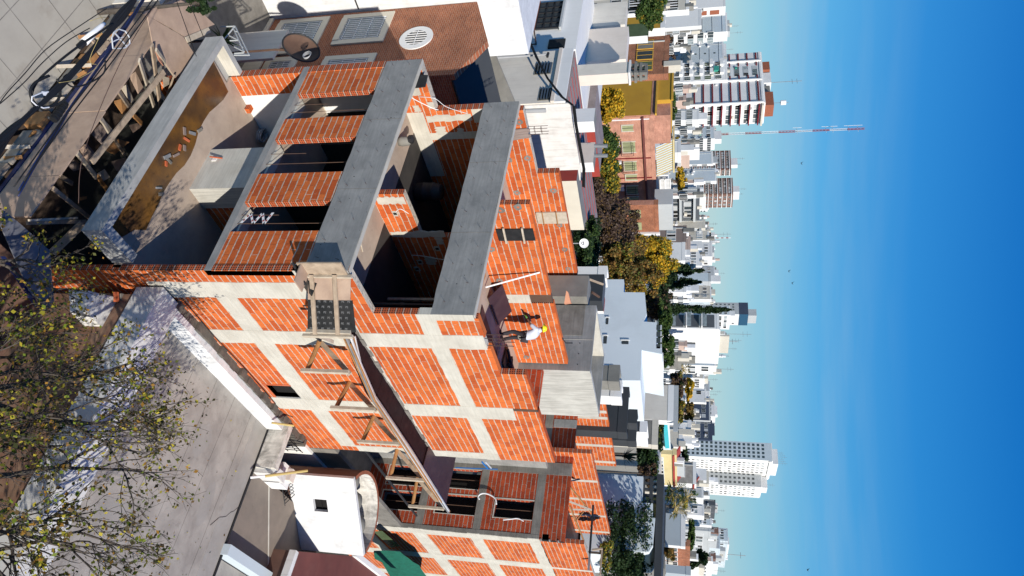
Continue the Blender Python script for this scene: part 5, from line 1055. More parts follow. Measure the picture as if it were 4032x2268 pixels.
    for i in range(13):
        o = r.uniform(-34, 34); o2 = r.uniform(-26, 26)
        wire('overhead_cable', 'black cable in the thick overhead bundle above the hoarding', [(985+o*.3, -40), (850+o, 130+o*.5), (720+o2, 290), (560+o2*.8, 470+o*.3), (400+o, 640+o2*.3), (250+o2*.5, 780), (110+o, 900), (-40, 1040+o)], [6.2, 6.1, 6, 6, 6, 6, 6.1, 6.2], r.choice((.010, .014, .02)), 'cable', 'cables of the black overhead bundle')
    for i in range(3):
        wire('overhead_cable', 'dark blue cable in the overhead bundle', [(1030+i*8, -30), (930+i*9, 130), (800+i*7, 330), (640+i*7, 560), (500+i*6, 760), (380, 950+i*20), (260+i*9, 1140), (130, 1360+i*20)], [5.7]*8, .013, ('cable_blue', 'cable', 'cable_blue')[i], 'blue cables of the overhead bundle')
    for i, (a, b_) in enumerate((((1100, -20), (430, 870)), ((1125, 0), (500, 830)))):
        wire('overhead_cable', 'straight thin black line just inside the bundle', [a, ((a[0]+b_[0])/2, (a[1]+b_[1])/2+8), b_, (b_[0]-330, b_[1]+460)], [5.8]*4, .013, 'cable', 'straight lines inside the bundle')
    for i, (a, b_) in enumerate((((1250, -20), (1400, 400)), ((1335, -20), (1450, 260)))):
        wire('service_line', 'thin service line crossing above the plywood sheets, %s of the two' % ('the longer' if i == 0 else 'the shorter'), [a, ((a[0]+b_[0])/2, (a[1]+b_[1])/2), b_], [6.2, 5.6, 5.0], .009, 'cable')
    wire('service_line', 'thin rust line sagging past the open pit, the one nearer the camera', [(1120, 10), (860, 440), (600, 1080), (560, 1449)], [5.4, 5, 4.8, 4.6], .008, 'rebar')
    wire('overhead_cable', 'slack black loop hanging outside the bundle, the inner one', [(800, 170), (560, 330), (370, 480), (260, 590), (225, 690), (260, 760), (420, 740), (520, 640)], [6.1, 6, 5.9, 5.8, 5.7, 5.7, 5.8, 5.9], .022, 'cable')
    wire('overhead_cable', 'slack thin line hanging far outside the bundle', [(760, 60), (560, 190), (330, 350), (180, 520), (60, 650), (0, 730)], [6.3, 6, 5.8, 5.7, 5.8, 6], .009, 'cable')
    wire('overhead_cable', 'second slack thin line below the first', [(640, 200), (470, 300), (300, 450), (170, 590), (0, 740)], [6.2, 6, 5.8, 5.8, 6], .009, 'cable')
    wire('cable_loop', 'black loop of slack cable close to the blue lines', [(750, 430), (740, 520), (640, 590), (520, 620), (455, 560), (480, 530)], [5.9]*6, .016, 'cable')
    wire('cable_loop', 'larger loop of thick cable near the white clamps', [(350, 540), (250, 590), (215, 660), (250, 740), (330, 765), (400, 730), (430, 660), (410, 560)], [5.9]*8, .026, 'cable')
    wire('overhead_cable', 'yellowish thin wires tangled in the bundle', [(640, 150), (760, 140), (640, 420), (700, 470), (560, 560), (420, 590)], [6.05]*6, .005, 'gold_slat')
    for i in range(5):
        wire('overhead_cable', 'black line leaving toward the near corner over the paving', [(250-i*12, 760+i*12), (120-i*10, 880+i*22), (-30, 1000+i*38)], [6, 6.1, 6.2], .02, 'cable', 'black lines leaving over the paving')
    # aluminium storage ring, splice case, coil
    c = un(*Q1(862, 280), 'z', 5.75); t = thing('cable_storage_ring', 'pale teardrop-shaped metal cable storage bracket on the blue lines', 'bracket', c)
    pts = [un(*Q1(*p_), 'z', 5.78) for p_ in ((805, 345), (797, 270), (812, 228), (850, 208), (893, 222), (922, 265), (925, 310), (895, 340), (850, 345), (805, 345))]
    s = MB(); s.tube(pts, .014, 'alu', 6); s.build('ring', t)
    s = MB(); s.bar(pts[2], un(*Q1(905, 330), 'z', 5.78), .03, .01, 'alu'); s.bar(un(*Q1(800, 300), 'z', 5.78), un(*Q1(880, 262), 'z', 5.78), .02, .01, 'alu'); s.build('cross_strap', t)
    a, b_ = un(*Q1(745, 165), 'z', 6.05), un(*Q1(600, 300), 'z', 5.95); t = thing('splice_case', 'white dome-shaped cable splice case hanging in the bundle', 'splice case', (a+b_)/2)
    s = MB(); s.tube([a, a+(b_-a)*.15, a+(b_-a)*.5, b_], .03, 'white_plastic', 12, .075); s.build('shell', t, smooth=True)
    s = MB(); s.tube([b_, b_+(b_-a)*.25], .06, 'iron_dark', 10); s.build('collar', t)
    a, b_ = un(*Q1(460, 740), 'z', 5.75), un(*Q1(385, 850), 'z', 5.75); s = MB()
    for k in range(9): c = a+(b_-a)*k/8; s.tube([c-(b_-a)*.05, c+(b_-a)*.05], .07+.008*(k % 2), 'cable', 12)
    s.build('black_splice_case', None, label='ribbed black cylindrical case on the blue cables', cat='splice case')
    s = MB(); p_ = [un(*Q1(x, y), 'z', 6.0) for x, y in ((345, 655), (300, 660), (228, 690), (225, 720), (260, 752), (310, 770), (350, 765))]; s.tube(p_, .012, 'white_plastic', 6); q_ = [un(*Q1(x, y), 'z', 6.0) for x, y in ((295, 650), (350, 655), (355, 690), (310, 680))]; s.poly(q_, 'white_plastic')
    s.build('cable_clamp', None, label='white clamp and bent strap on the large cable loop', cat='clamp')
near()
PN = ('glass', 'glass', 'glass_pale', 'black_void', 'city_grey')
def city():
    g = random.Random(9)
    # ---- the two-tone tower with maroon bands
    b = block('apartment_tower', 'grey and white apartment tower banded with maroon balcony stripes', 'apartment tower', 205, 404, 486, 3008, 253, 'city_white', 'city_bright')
    bands(b, 'y', 12, 2.86, 1.2, .42, .35, 'maroon_trim', .02, .17); bands(b, 'y', 12, 2.86, 1.2, .42, .3, 'maroon_trim', .21, .27); bands(b, 'y', 12, 2.86, 1.2, .42, .35, 'maroon_trim', .47, .53); bands(b, 'y', 12, 2.86, 1.2, .42, .4, 'maroon_trim', .60, .99)
    bands(b, 'x', 12, 2.86, 1.2, .35, 1.1, 'maroon_trim', .03, .97)
    strips(b, 'y', (.19, .565), .55, .6, 'city_bright'); strips(b, 'y', (.995,), .5, .5, 'city_bright')
    windows(b, 'y', 3, 12, 1.5, 1.5, .28, .47, 1.3, 2.86, panes=PN, frame='city_grey'); windows(b, 'y', 1, 12, .8, .8, .94, .99, 1.2, 2.86, frame=None); windows(b, 'x', 4, 12, 1.6, 1.8, .06, .95, 1.1, 2.86, panes=PN)
    bands(b, 'y', 1, 3, 0, .6, .25, 'city_white', 0, 1, 'cornice'); bands(b, 'x', 1, 3, 0, .6, 1.2, 'city_cream', 0, 1, 'cornice')
    rooftop(b, .12, .28, .2, .6, 3.0, 'terracotta'); rooftop(b, .30, .5, .3, .7, 3.2, 'city_white'); rooftop(b, .74, .99, .15, .7, 3.2, 'terracotta'); rooftop(b, .56, .72, .3, .6, 2.6, 'weathered')
    mast(b, .42, .5, 10, .1, z=3); mast(b, .86, .4, 5, .08, z=3); s = MB(); s.lathe((b.x0+(b.x1-b.x0)*.86, b.y0+(b.y1-b.y0)*.4, b.z1+5.6), [(0, 0), (.8, 0), (.8, 1.6), (0, 1.6)], 'white_plastic', 12); s.build('white_tank', b.t)
    # pale slabs left of it
    b = block('apartment_block', 'white stuccoed low block at the very edge, with a cream lower wing', 'apartment block', -40, 38, 60, 2700, 120, 'city_cream', 'city_bright'); windows(b, 'y', 5, 4, 1.1, 1.5, 0.3, .95)
    b = block('apartment_block', 'plain bright white wall before the blue-grey ribbed block', 'apartment block', 37, 101, 108, 2752, 150, 'city_bright', 'city_white')
    b = block('apartment_block', 'brown-panelled white block with dark stains, farthest toward the edge', 'apartment block', -30, 25, 60, 2850, 235, 'city_bright', 'city_white')
    for k in range(3): A = b.z1-1.2-k*3.5; s = MB(); s.box(b.x1+.01, b.x1+.1, b.y0+1, b.y1-.5, A-2.6, A, 'terracotta'); s.build('panel', b.t)
    b = block('apartment_block', 'long blue-grey block ribbed with thin floor lines', 'apartment block', 50, 124, 162, 2858, 238, 'city_blue', 'city_bright'); bands(b, 'y', 10, 2.86, .9, .12, .12, 'city_grey', name='floor_line')
    windows(b, 'x', 3, 9, 1.9, 1.7, .05, .95, 3.5, 2.86, panes=('glass', 'black_void', 'glass_pale')); rooftop(b, .3, .9, .2, .8, 1.2, 'city_grey'); mast(b, .5, .5, 4, .04); mast(b, .8, .6, 5, .04)
    b = block('apartment_block', 'long flat blue-grey block with one beige floor panel', 'apartment block', 160, 246, 260, 2845, 245, 'city_blue', 'city_white'); bands(b, 'y', 9, 2.86, .9, .12, .12, 'city_grey', name='floor_line'); windows(b, 'y', 1, 8, .6, .6, .5, .6, 2, 2.86, frame=None)
    s = MB(); s.box(b.x0+1, b.x1-.5, b.y0-.05, b.y0-.01, b.z1-12.1, b.z1-9.4, 'city_cream'); s.build('panel', b.t); mast(b, .6, .5, 4.5, .04); mast(b, .35, .5, 3.5, .04); rooftop(b, .1, .9, .3, .7, 1.3, 'city_white')
    b = block('apartment_block', 'crowded white balcony block at the foot of the maroon-banded tower', 'apartment block', 238, 314, 326, 2858, 225, 'city_bright', 'city_bright'); windows(b, 'y', 4, 10, 1.5, 1.7, .04, .96, 1.2, 2.86, panes=PN+('glass_green',)); bands(b, 'y', 9, 2.86, .6, .9, .9, 'city_white', .0, .3); bands(b, 'y', 9, 2.86, .6, .9, .7, 'city_bright', .45, .7)
    s = MB(); s.box(b.x0+3, b.x0+5, b.y0-.6, b.y0-.01, b.z1-3.2, b.z1-1.8, 'teal'); s.build('awning', b.t)
    b = block('apartment_block', 'small taupe and pink rooftop house before the maroon-banded tower', 'house', 375, 395, 428, 2690, 135, 'city_taupe', 'city_pink'); windows(b, 'y', 1, 1, 1.6, 1, .2, .8, .9)
    b = block('apartment_block', 'low white block with green awnings under the maroon-banded tower', 'apartment block', 428, 470, 510, 2745, 200, 'city_bright', 'city_white'); windows(b, 'y', 3, 6, 1.3, 1.5); windows(b, 'x', 4, 6, 1.4, 1.5, panes=PN); rooftop(b, .2, .8, .2, .7, 2.5, 'city_bright')
    b = block('apartment_block', 'low white striped block below the tall mast', 'apartment block', 490, 545, 590, 2810, 300, 'city_blue', 'city_white'); windows(b, 'y', 3, 8, 1.6, 1.4, panes=PN); windows(b, 'x', 5, 8, 2.4, 1.3, .02, .98, 1.0, 2.9); rooftop(b, .3, .9, .2, .6, 3, 'city_white')
    # ---- red and white lattice mast
    c0 = und(2690, 535, 330); c1 = und(3405, 501, 330); t = thing('radio_mast', 'very tall thin red and white lattice mast rising high into the sky', 'radio mast', c0); n = 13; H = c1.z-0
    for i in range(n):
        z0, z1 = i*H/n, (i+1)*H/n; mt = 'alu' if i % 2 else 'red_roof'; rr_ = .42 if i < n-4 else .36; s = MB(); P3 = [Vector((c0.x+rr_*math.cos(a), c0.y+rr_*math.sin(a), 0)) for a in (0, 2.1, 4.2)]
        for p_ in P3: s.tube([p_+Vector((0, 0, z0)), p_+Vector((0, 0, z1))], .10, mt, 4)
        for k in range(5):
            za = z0+(z1-z0)*k/5; zb = z0+(z1-z0)*(k+1)/5
            for j in range(3): s.tube([P3[j]+Vector((0, 0, za)), P3[(j+1) % 3]+Vector((0, 0, zb))], .05, mt, 3)
        s.build('mast_section', t)
    for k, z in enumerate((.70, .83, .86, .93, .97)): s = MB(); s.bar((c0.x-2.2, c0.y, H*z), (c0.x+1.5, c0.y, H*z), .12, .12, 'alu'); s.tube([(c0.x-2.2, c0.y, H*z-1.5), (c0.x-2.2, c0.y, H*z+2)], .10, 'alu', 4); s.build('aerial', t)
    # ---- ochre party wall building and the long brick row
    b = block('ochre_building', 'building with a big blank ochre rendered side wall trimmed in yellow', 'building', 288, 452, 456, 2562, 90, 'ochre', 'salmon_brick'); 
    och = b; s = MB(); s.box(b.x0, b.x1+.1, b.y0-.25, b.y0+.05, b.z1+.5, b.z1+.7, 'ochre_edge'); s.build('edge_trim', b.t)
    s = MB(); X1 = b.x0+(b.x1-b.x0)*.66; s.box(b.x0, X1, b.y0+.02, b.y0+6, b.z1, b.z1+2.3, 'ochre'); s.box(b.x0-.1, X1+.2, b.y0-.1, b.y0+.05, b.z1+2.3, b.z1+2.55, 'ochre_edge'); s.build('upper_wall', b.t)
    L = block('brick_row', 'long pink brick apartment row with barred green-curtained windows', 'apartment row', 456, 457, 800, 2556, 90, 'salmon_brick', 'salmon_brick')
    A = L.y1-L.y0
    for (py, w, h) in ((500, .9, 1.3), (575, 1.7, 1.5), (650, 1.5, 1.5), (695, 1.0, 1.4), (745, 1.5, 1.4), (785, 1.2, 1.4)):
        p_ = Vector((L.x1, L.y0, 12)); yy = L.y0+lat(p_, Vector((0, 1, 0)), py)
        for k in range(3):
            zc = L.z1-2.6-k*3.0; s = MB(); s.box(L.x1+.01, L.x1+.06, yy-w/2, yy+w/2, zc-h/2, zc+h/2, 'curtain'); wn_ = s.build('window', L.t); s = MB()
            f = .1; s.box(L.x1+.0, L.x1+.12, yy-w/2-f, yy-w/2, zc-h/2-f, zc+h/2+f, 'city_cream'); s.box(L.x1, L.x1+.12, yy+w/2, yy+w/2+f, zc-h/2-f, zc+h/2+f, 'city_cream'); s.box(L.x1, L.x1+.14, yy-w/2, yy+w/2, zc-h/2-f, zc-h/2, 'city_cream'); s.box(L.x1+.06, L.x1+.09, yy-.03, yy+.03, zc-h/2, zc+h/2, 'iron_dark'); s.build('window_frame', L.t)
            if w > 1.4: s = MB(); s.box(L.x1+.12, L.x1+.5, yy-w/2-.3, yy-w/2+.5, zc-h/2-.9, zc-h/2-.3, 'white_plastic'); s.build('air_conditioner', L.t)
            if w > 1.3:
                s = MB()
                for q in range(6): y_ = yy-w/2-.2+(w+.4)*q/5; s.box(L.x1+.5, L.x1+.53, y_, y_+.03, zc-h/2-.2, zc+h/2-.2, 'iron_dark')
                s.box(L.x1+.05, L.x1+.55, yy-w/2-.2, yy+w/2+.2, zc-h/2-.26, zc-h/2-.2, 'iron_dark'); s.box(L.x1+.5, L.x1+.54, yy-w/2-.2, yy+w/2+.2, zc+h/2-.25, zc+h/2-.2, 'iron_dark'); s.build('window_cage', L.t)
    s = MB(); s.box(L.x1, L.x1+.25, L.y0, L.y1, L.z1-.9, L.z1-.65, 'maroon'); s.build('cornice', L.t)
    for u in (.02, .44, .67, .985):
        y_ = L.y0+A*u; s = MB(); s.box(L.x1, L.x1+.12, y_, y_+.12, 0, L.z1, 'white_plastic' if u < .1 else 'maroon_trim'); s.build('downpipe', L.t)
    s = MB(); s.box(L.x1-3, L.x1-.6, L.y0+.5, L.y0+A*.33, L.z1, L.z1+2.4, 'salmon_brick'); s.build('penthouse', L.t)
    P2 = thing('roof_pergola', 'rooftop pergola of golden and white slats above the pink brick row', 'pergola', (L.x1-1, L.y0+A*.5, L.z1))
    for i in range(26):
        y_ = L.y0+A*(.36+.34*i/26); s = MB(); s.bar((L.x1-.4, y_, L.z1+.6), (L.x1-1.6, y_, L.z1+2.6), .16, .05, 'gold_slat' if i % 2 else 'city_blue'); s.build('slat', P2)
    s = MB(); s.box(L.x1-4, L.x1-1.4, L.y0+A*.34, L.y0+A*.72, L.z1+2.6, L.z1+2.8, 'yellow_paint'); s.build('roof_edge', P2)
    P3 = thing('roof_balustrade', 'white rooftop balustrade and frames above the pink brick row', 'balustrade', (L.x1-1, L.y0+A*.85, L.z1))
    for i in range(16):
        y_ = L.y0+A*(.73+.25*i/16); s = MB(); s.box(L.x1-.5, L.x1-.35, y_, y_+.12, L.z1+.1, L.z1+2.2, 'city_bright'); s.build('post', P3)
    for z in (.9, 1.5, 2.2): s = MB(); s.box(L.x1-.55, L.x1-.3, L.y0+A*.73, L.y0+A*.99, L.z1+z, L.z1+z+.12, 'city_bright'); s.build('rail', P3)
    s = MB(); s.box(L.x1-4, L.x1-1.2, L.y0+A*.73, L.y0+A*.99, L.z1, L.z1+2.0, 'city_white'); s.build('back_wall', P3)
    L2 = block('brick_house', 'orange-brown brick house with two pale green blinds and white air conditioners', 'house', 803, 806, 916, 2575, 92, 'salmon_brick', 'brown_brick'); A = L2.y1-L2.y0
    for u in (.3, .75):
        for k in range(2): zc = L2.z1-2.4-3*k; y_ = L2.y0+A*u; s = MB(); s.box(L2.x1, L2.x1+.06, y_-.7, y_+.7, zc-.75, zc+.75, 'curtain'); s.build('window', L2.t)
    s = MB(); s.box(L2.x1, L2.x1+.4, L2.y0+A*.2, L2.y0+A*.5, L2.z1-4.7, L2.z1-4.1, 'white_plastic'); s.build('air_conditioner', L2.t)
    s = MB(); s.box(L2.x1, L2.x1+.3, L2.y0+A*.97, L2.y0+A*1.04, 0, L2.z1+.6, 'white_plastic'); s.build('downpipe', L2.t); s = MB(); s.box(L2.x1-.2, L2.x1+.3, L2.y0, L2.y1, 0, L2.z1-6.0, 'yellow_paint'); s.build('lower_wall', L2.t); s = MB(); s.box(L2.x1-3, L2.x1-.4, L2.y0+.4, L2.y1, L2.z1, L2.z1+2.2, 'city_grey'); s.build('roof_house', L2.t)
    # ---- second row behind: each with its own look
    D = [
     ('pink stucco house with a grey rooftop wall', 560, 575, 662, 2705, 150, 'city_pink', 'city_pink', 3, 2, 3, 2),
     ('white rooftop block with dark open doors, in front of the pink stucco house', 548, 600, 640, 2668, 120, 'city_bright', 'city_white', 2, 1, 2, 1),
     ('plain blue-grey end wall beside two steel roof tanks', 596, 645, 652, 2801, 230, 'city_blue', 'city_bright', 0, 0, 2, 6),
     ('plain blue-grey end wall with a white windowed edge, before the red brick towers', 662, 712, 724, 2815, 235, 'city_blue', 'city_bright', 0, 0, 2, 7),
     ('grey concrete wall block below the red brick towers', 720, 752, 770, 2748, 190, 'city_grey', 'city_grey', 0, 0, 3, 4),
     ('dark balcony building with maroon and grey floors', 750, 754, 864, 2746, 160, 'city_grey', 'city_dark', 0, 0, 6, 5),
     ('cream blank wall behind the dark balcony building', 864, 898, 903, 2768, 165, 'city_cream', 'city_cream', 0, 0, 1, 2),
     ('pale green-white block with a few small windows', 898, 945, 950, 2785, 190, 'city_cream', 'city_white', 4, 4, 0, 0),
     ('taupe building with slatted openings near the brick house', 888, 955, 958, 2690, 118, 'city_taupe', 'city_taupe', 4, 2, 0, 0),
     ('pink flat box above the white cube', 930, 984, 990, 2708, 140, 'city_pink', 'city_pink', 2, 1, 0, 0),
     ('bright white cube with black cable lines across it', 954, 1026, 1034, 2684, 110, 'city_bright', 'city_bright', 0, 0, 0, 0),
     ('white block dotted with many small square windows, behind the white cube', 950, 1046, 1052, 2758, 210, 'city_bright', 'city_white', 7, 7, 0, 0),
     ('jumbled white terrace block stepping down to the skyline', 945, 1010, 1045, 2800, 300, 'city_white', 'city_bright', 5, 8, 3, 8),
     ('grey windowed block behind the conifers', 1048, 1085, 1102, 2810, 320, 'city_grey', 'city_white', 5, 7, 2, 7),
     ('grey building with a blue and white mural on its end wall', 1075, 1108, 1125, 2790, 170, 'city_blue', 'city_grey', 0, 0, 0, 0),
     ('wide pale cream block with rows of tiny windows', 1112, 1178, 1190, 2796, 280, 'city_cream', 'city_white', 4, 3, 0, 0),
     ('low white house with a red corner before the pale cream block', 1106, 1150, 1165, 2690, 120, 'city_bright', 'city_white', 2, 1, 0, 0),
     ('blue-grey block with small windows, left of the blue glass tower', 1172, 1190, 1200, 2790, 300, 'city_blue', 'city_blue', 2, 6, 0, 0),
     ('huge blank white side wall of a balconied block', 1296, 1300, 1432, 2826, 150, 'city_white', 'city_bright', 0, 0, 0, 0),
     ('weathered concrete house with black openings before the huge white wall', 1385, 1400, 1455, 2668, 100, 'weathered', 'weathered', 0, 0, 2, 2),
     ('pale blue low block joined to the huge white wall', 1424, 1440, 1475, 2812, 170, 'city_blue', 'city_bright', 0, 0, 3, 5),
     ('small white and cream roofs cluster beyond the palm', 1462, 1490, 1530, 2768, 260, 'city_cream', 'city_white', 3, 4, 4, 4),
     ('grey block with a stepped dark edge right of the cream cluster', 1500, 1540, 1560, 2790, 320, 'city_grey', 'city_blue', 3, 4, 2, 5),
     ('white flat topped hall before the navy block', 1531, 1585, 1592, 2775, 250, 'city_white', 'city_bright', 2, 1, 0, 0),
     ('navy shaded block with two dark window columns', 1560, 1656, 1662, 2792, 270, 'city_navy', 'city_grey', 4, 6, 0, 0),
     ('pale stepped rooftops above the navy shaded block', 1585, 1640, 1663, 2812, 330, 'city_white', 'city_bright', 3, 4, 3, 4),
     ('second navy block pierced by paired white windows, next to the tall white tower', 1655, 1733, 1738, 2800, 300, 'city_navy', 'city_navy', 5, 7, 0, 0),
     ('white house with a flat roof in front of the second navy block', 1655, 1720, 1730, 2708, 120, 'city_bright', 'city_white', 3, 1, 0, 0),
     ('small cream houses with red planters beside the pool', 1680, 1760, 1775, 2672, 100, 'city_cream', 'city_white', 4, 1, 0, 0),
     ('pale yellow house with eight shuttered windows and a red tiled edge', 1785, 1790, 1912, 2648, 95, 'yellow_paint', 'yellow_paint', 0, 0, 8, 2),
     ('plain grey rendered block behind the yellow house', 1818, 1905, 1922, 2728, 115, 'conc_roof', 'city_bright', 1, 1, 0, 0),
     ('cream rooftop plant room at the foot of the tall white tower', 1856, 1905, 1918, 2782, 170, 'city_cream', 'city_cream', 2, 2, 0, 0),
     ('dark grey block with pale balconies left of the black terraces', 1916, 1960, 1985, 2762, 190, 'city_grey', 'city_white', 3, 5, 2, 5),
     ('black and white terraced block stepping down from the tall white tower', 1968, 1990, 2042, 2812, 300, 'city_dark', 'city_dark', 0, 0, 5, 8),
     ('white building with a sloping flank behind the fan palms', 1985, 2030, 2048, 2765, 200, 'city_bright', 'city_white', 2, 5, 0, 0),
     ('pale blue building left of the brown blocks', 2040, 2068, 2080, 2796, 260, 'city_blue', 'city_white', 2, 4, 0, 0),
     ('brown brick corner block behind the balcony building', 2076, 2100, 2110, 2824, 310, 'city_brown', 'city_brown', 2, 4, 0, 0),
     ('grey building with long rows of dark balconies, low at the right', 2085, 2092, 2188, 2790, 180, 'city_grey', 'city_grey', 0, 0, 7, 4),
     ('tall pale blue block crowded with windows and roof tanks under a thin antenna', 2080, 2130, 2235, 2862, 330, 'city_blue', 'city_blue', 4, 10, 9, 10),
     ('stepped grey-blue roofs in front of the tall pale blue block', 2120, 2160, 2240, 2830, 290, 'city_grey', 'city_blue', 4, 6, 6, 7),
     ('brown brick block beneath the grey-blue roofs', 2176, 2200, 2222, 2812, 250, 'city_brown', 'city_brown', 2, 5, 2, 5),
     ('pink and white striped block at the far right', 2190, 2210, 2290, 2800, 230, 'city_pink', 'city_white', 2, 6, 5, 6),
     ('low white block with grey doors at the right edge', 2190, 2230, 2290, 2740, 150, 'city_white', 'city_bright', 2, 3, 3, 3),
     ('brick house with a pink striped awning near the right edge', 2140, 2150, 2236, 2702, 105, 'brown_brick', 'brown_brick', 0, 0, 4, 2),
    ]
    for i, (lab, yl, yc, yr, xt, dist, m1, m2, cy, ry, cx, rx) in enumerate(D):
        b = block('apartment_block' if dist > 130 else 'house', lab, 'apartment block' if dist > 130 else 'house', yl, yc, yr, xt, dist, m1, m2)
        fl = 2.9
        dk = 'balcony' in lab
        if cy: windows(b, 'y', cy, ry, min(1.4, (b.x1-b.x0)/cy*.5), 1.3, seed=i, panes=PN, frame='city_grey' if 'navy' in lab else 'city_white', skip=.05)
        if cx: windows(b, 'x', cx, rx, min(2.2 if dk else 1.4, (b.y1-b.y0)/cx*.6), 1.5, seed=i, panes=PN, skip=.05)
        if dk: bands(b, 'x', rx, 2.9, .3, .5, .8, 'city_grey')
        if g.random() < .6: rooftop(b, g.uniform(.1, .4), g.uniform(.6, .9), .2, .7, g.uniform(1.2, 2.6), g.choice(('city_white', 'city_grey', 'city_cream', m1)))
        if g.random() < .5 and dist > 150: mast(b, g.uniform(.2, .8), .5, g.uniform(3, 6), .04)
        if 'mural' in lab:
            s = MB(); s.prism([(b.x1+.03, b.y0+.5, b.z1-7), (b.x1+.03, b.y1-.5, b.z1-5), (b.x1+.03, b.y1-.6, b.z1-1), (b.x1+.03, b.y0+.8, b.z1-2)], (.03, 0, 0), 'mural_blue'); s.build('mural', b.t)
        if 'yellow house' in lab: s = MB(); s.prism([(b.x1+.2, b.y0, b.z1), (b.x1+.2, b.y1, b.z1), (b.x1-1.2, b.y1, b.z1+.8), (b.x1-1.2, b.y0, b.z1+.8)], (0, 0, .15), 'red_roof'); s.build('tiled_roof', b.t)
        if 'steel roof tanks' in lab:
            for k in range(2): s = MB(); s.lathe((b.x1-1.5-2.2*k, b.y0-3, b.z1-13), [(0, 0), (1, 0), (1, 1.4), (0, 1.6)], 'steel', 12); s.build('steel_tank', b.t)
    # two red brick towers
    for lab, yl, yc, yr, xt in (('red brick tower with white floor lines, the left of the pair', 592, 668, 690, 2876), ('red brick tower with white floor lines, the right of the pair', 700, 765, 816, 2884)):
        b = block('apartment_tower', lab, 'apartment tower', yl, yc, yr, xt, 480, 'city_brown', 'city_brown', group='pair of red brick towers'); bands(b, 'y', 16, 2.8, .3, .4, .5, 'city_bright', name='floor_line'); bands(b, 'x', 16, 2.8, .3, .4, .5, 'city_bright', name='floor_line')
        windows(b, 'y', 7, 12, 1.2, 1.3, fl=2.8, ztop=.9, panes=PN); windows(b, 'x', 3, 12, 1.2, 1.3, fl=2.8, ztop=.9, panes=PN); rooftop(b, .35, .7, .2, .8, 4.5, 'city_white'); mast(b, .3, .5, 9, .08); mast(b, .6, .5, 7, .08)
    # balconied block whose blank side is the huge white wall
    b = block('apartment_block', 'apartment block with five deep shaded balconies framed in white', 'apartment block', 1235, 1295, 1297, 2822, 149, 'city_white', 'city_bright', depth=2)
    for k in range(5):
        z = b.z1-.4-k*2.95; s = MB(); s.box(b.x0+.4, b.x1-.3, b.y0-.06, b.y0-.01, z-2.3, z, 'city_dark'); s.build('balcony', b.t)
        s = MB(); s.box(b.x0+.3, b.x1, b.y0-1.0, b.y0-.07, z-2.5, z-2.3, 'city_bright'); s.box(b.x0+.3, b.x1, b.y0-1.0, b.y0-.92, z-2.3, z-1.5, 'glass_pale'); s.build('balcony_rail', b.t)
    for k, (py, w) in enumerate(((1312, 8), (1338, 6), (1370, 8), (1400, 5))):
        q = block('roof_block', ('small cream roof house with antennas above the huge white wall', 'tiny grey roof house above the huge white wall', 'pale blue far block peeping over the huge white wall', 'white far block at the end of the huge white wall')[k], 'roof house', py-w, py+w*.4, py+w*1.6, 2850-(k % 2)*8, 260+20*k, 'city_cream' if k == 0 else 'city_blue', 'city_white'); windows(q, 'x', 2, 4, 1, 1); mast(q, .5, .5, 9-2*k, .06)
    # ---- blue glass tower
    b = block('office_tower', 'slim grey tower with a dark blue glass top, rising behind the cypress', 'office tower', 1192, 1238, 1281, 2944, 620, 'city_grey', 'city_white'); windows(b, 'y', 4, 14, 1.6, 1.6, fl=3.3, ztop=10); windows(b, 'x', 5, 14, 1.6, 1.6, fl=3.3, ztop=10, panes=PN)
    s = MB(); s.box(b.x0-.1, b.x1+.1, b.y0-.1, b.y1, b.z1-6.5, b.z1+.6, 'city_navy', {'+x': 'crown_glass'}); s.build('glass_crown', b.t); rooftop(b, .45, 1.0, .1, .8, 7, 'city_grey')
    b = block('apartment_block', 'white windowed block in front of the blue topped tower', 'apartment block', 1205, 1240, 1297, 2872, 420, 'city_blue', 'city_bright'); windows(b, 'x', 6, 12, 1.8, 1.5, panes=PN); windows(b, 'y', 4, 12, 1.4, 1.4); rooftop(b, .4, .9, .1, .6, 3, 'city_white')
    # ---- tall white twin tower
    b = block('apartment_tower', 'tall pale tower with a grid of small dark windows and white bays, its higher half', 'apartment tower', 1745, 1815, 1885, 3040, 490, 'city_blue', 'city_bright'); windows(b, 'y', 4, 26, 1.5, 1.5, .04, .92, 4.2, 2.82, frame=None); windows(b, 'x', 7, 24, 1.5, 1.7, .12, .98, 4.0, 2.82, panes=PN)
    strips(b, 'x', (.05, .44, .72, .97), .9, .5, 'city_bright'); rooftop(b, .1, .95, .2, .85, 4.2, 'city_white'); bands(b, 'x', 1, 3, 0, 1.6, .7, 'city_white', name='cornice')
    for k in range(6): mast(b, .2+.12*k, .3, 8+(k % 3), .06)
    b = block('apartment_tower', 'tall pale tower with a grid of small dark windows and white bays, its lower half', 'apartment tower', 1855, 1917, 1958, 2998, 505, 'city_grey', 'city_bright'); windows(b, 'y', 3, 24, 1.4, 1.5, .1, .95, 4, 2.82, frame=None); windows(b, 'x', 5, 24, 1.5, 1.7, .05, .95, 3.6, 2.82, panes=PN); strips(b, 'x', (.02, .5, .97), .9, .5, 'city_bright'); rooftop(b, .2, .9, .2, .7, 4, 'city_white'); mast(b, .5, .5, 9, .07)
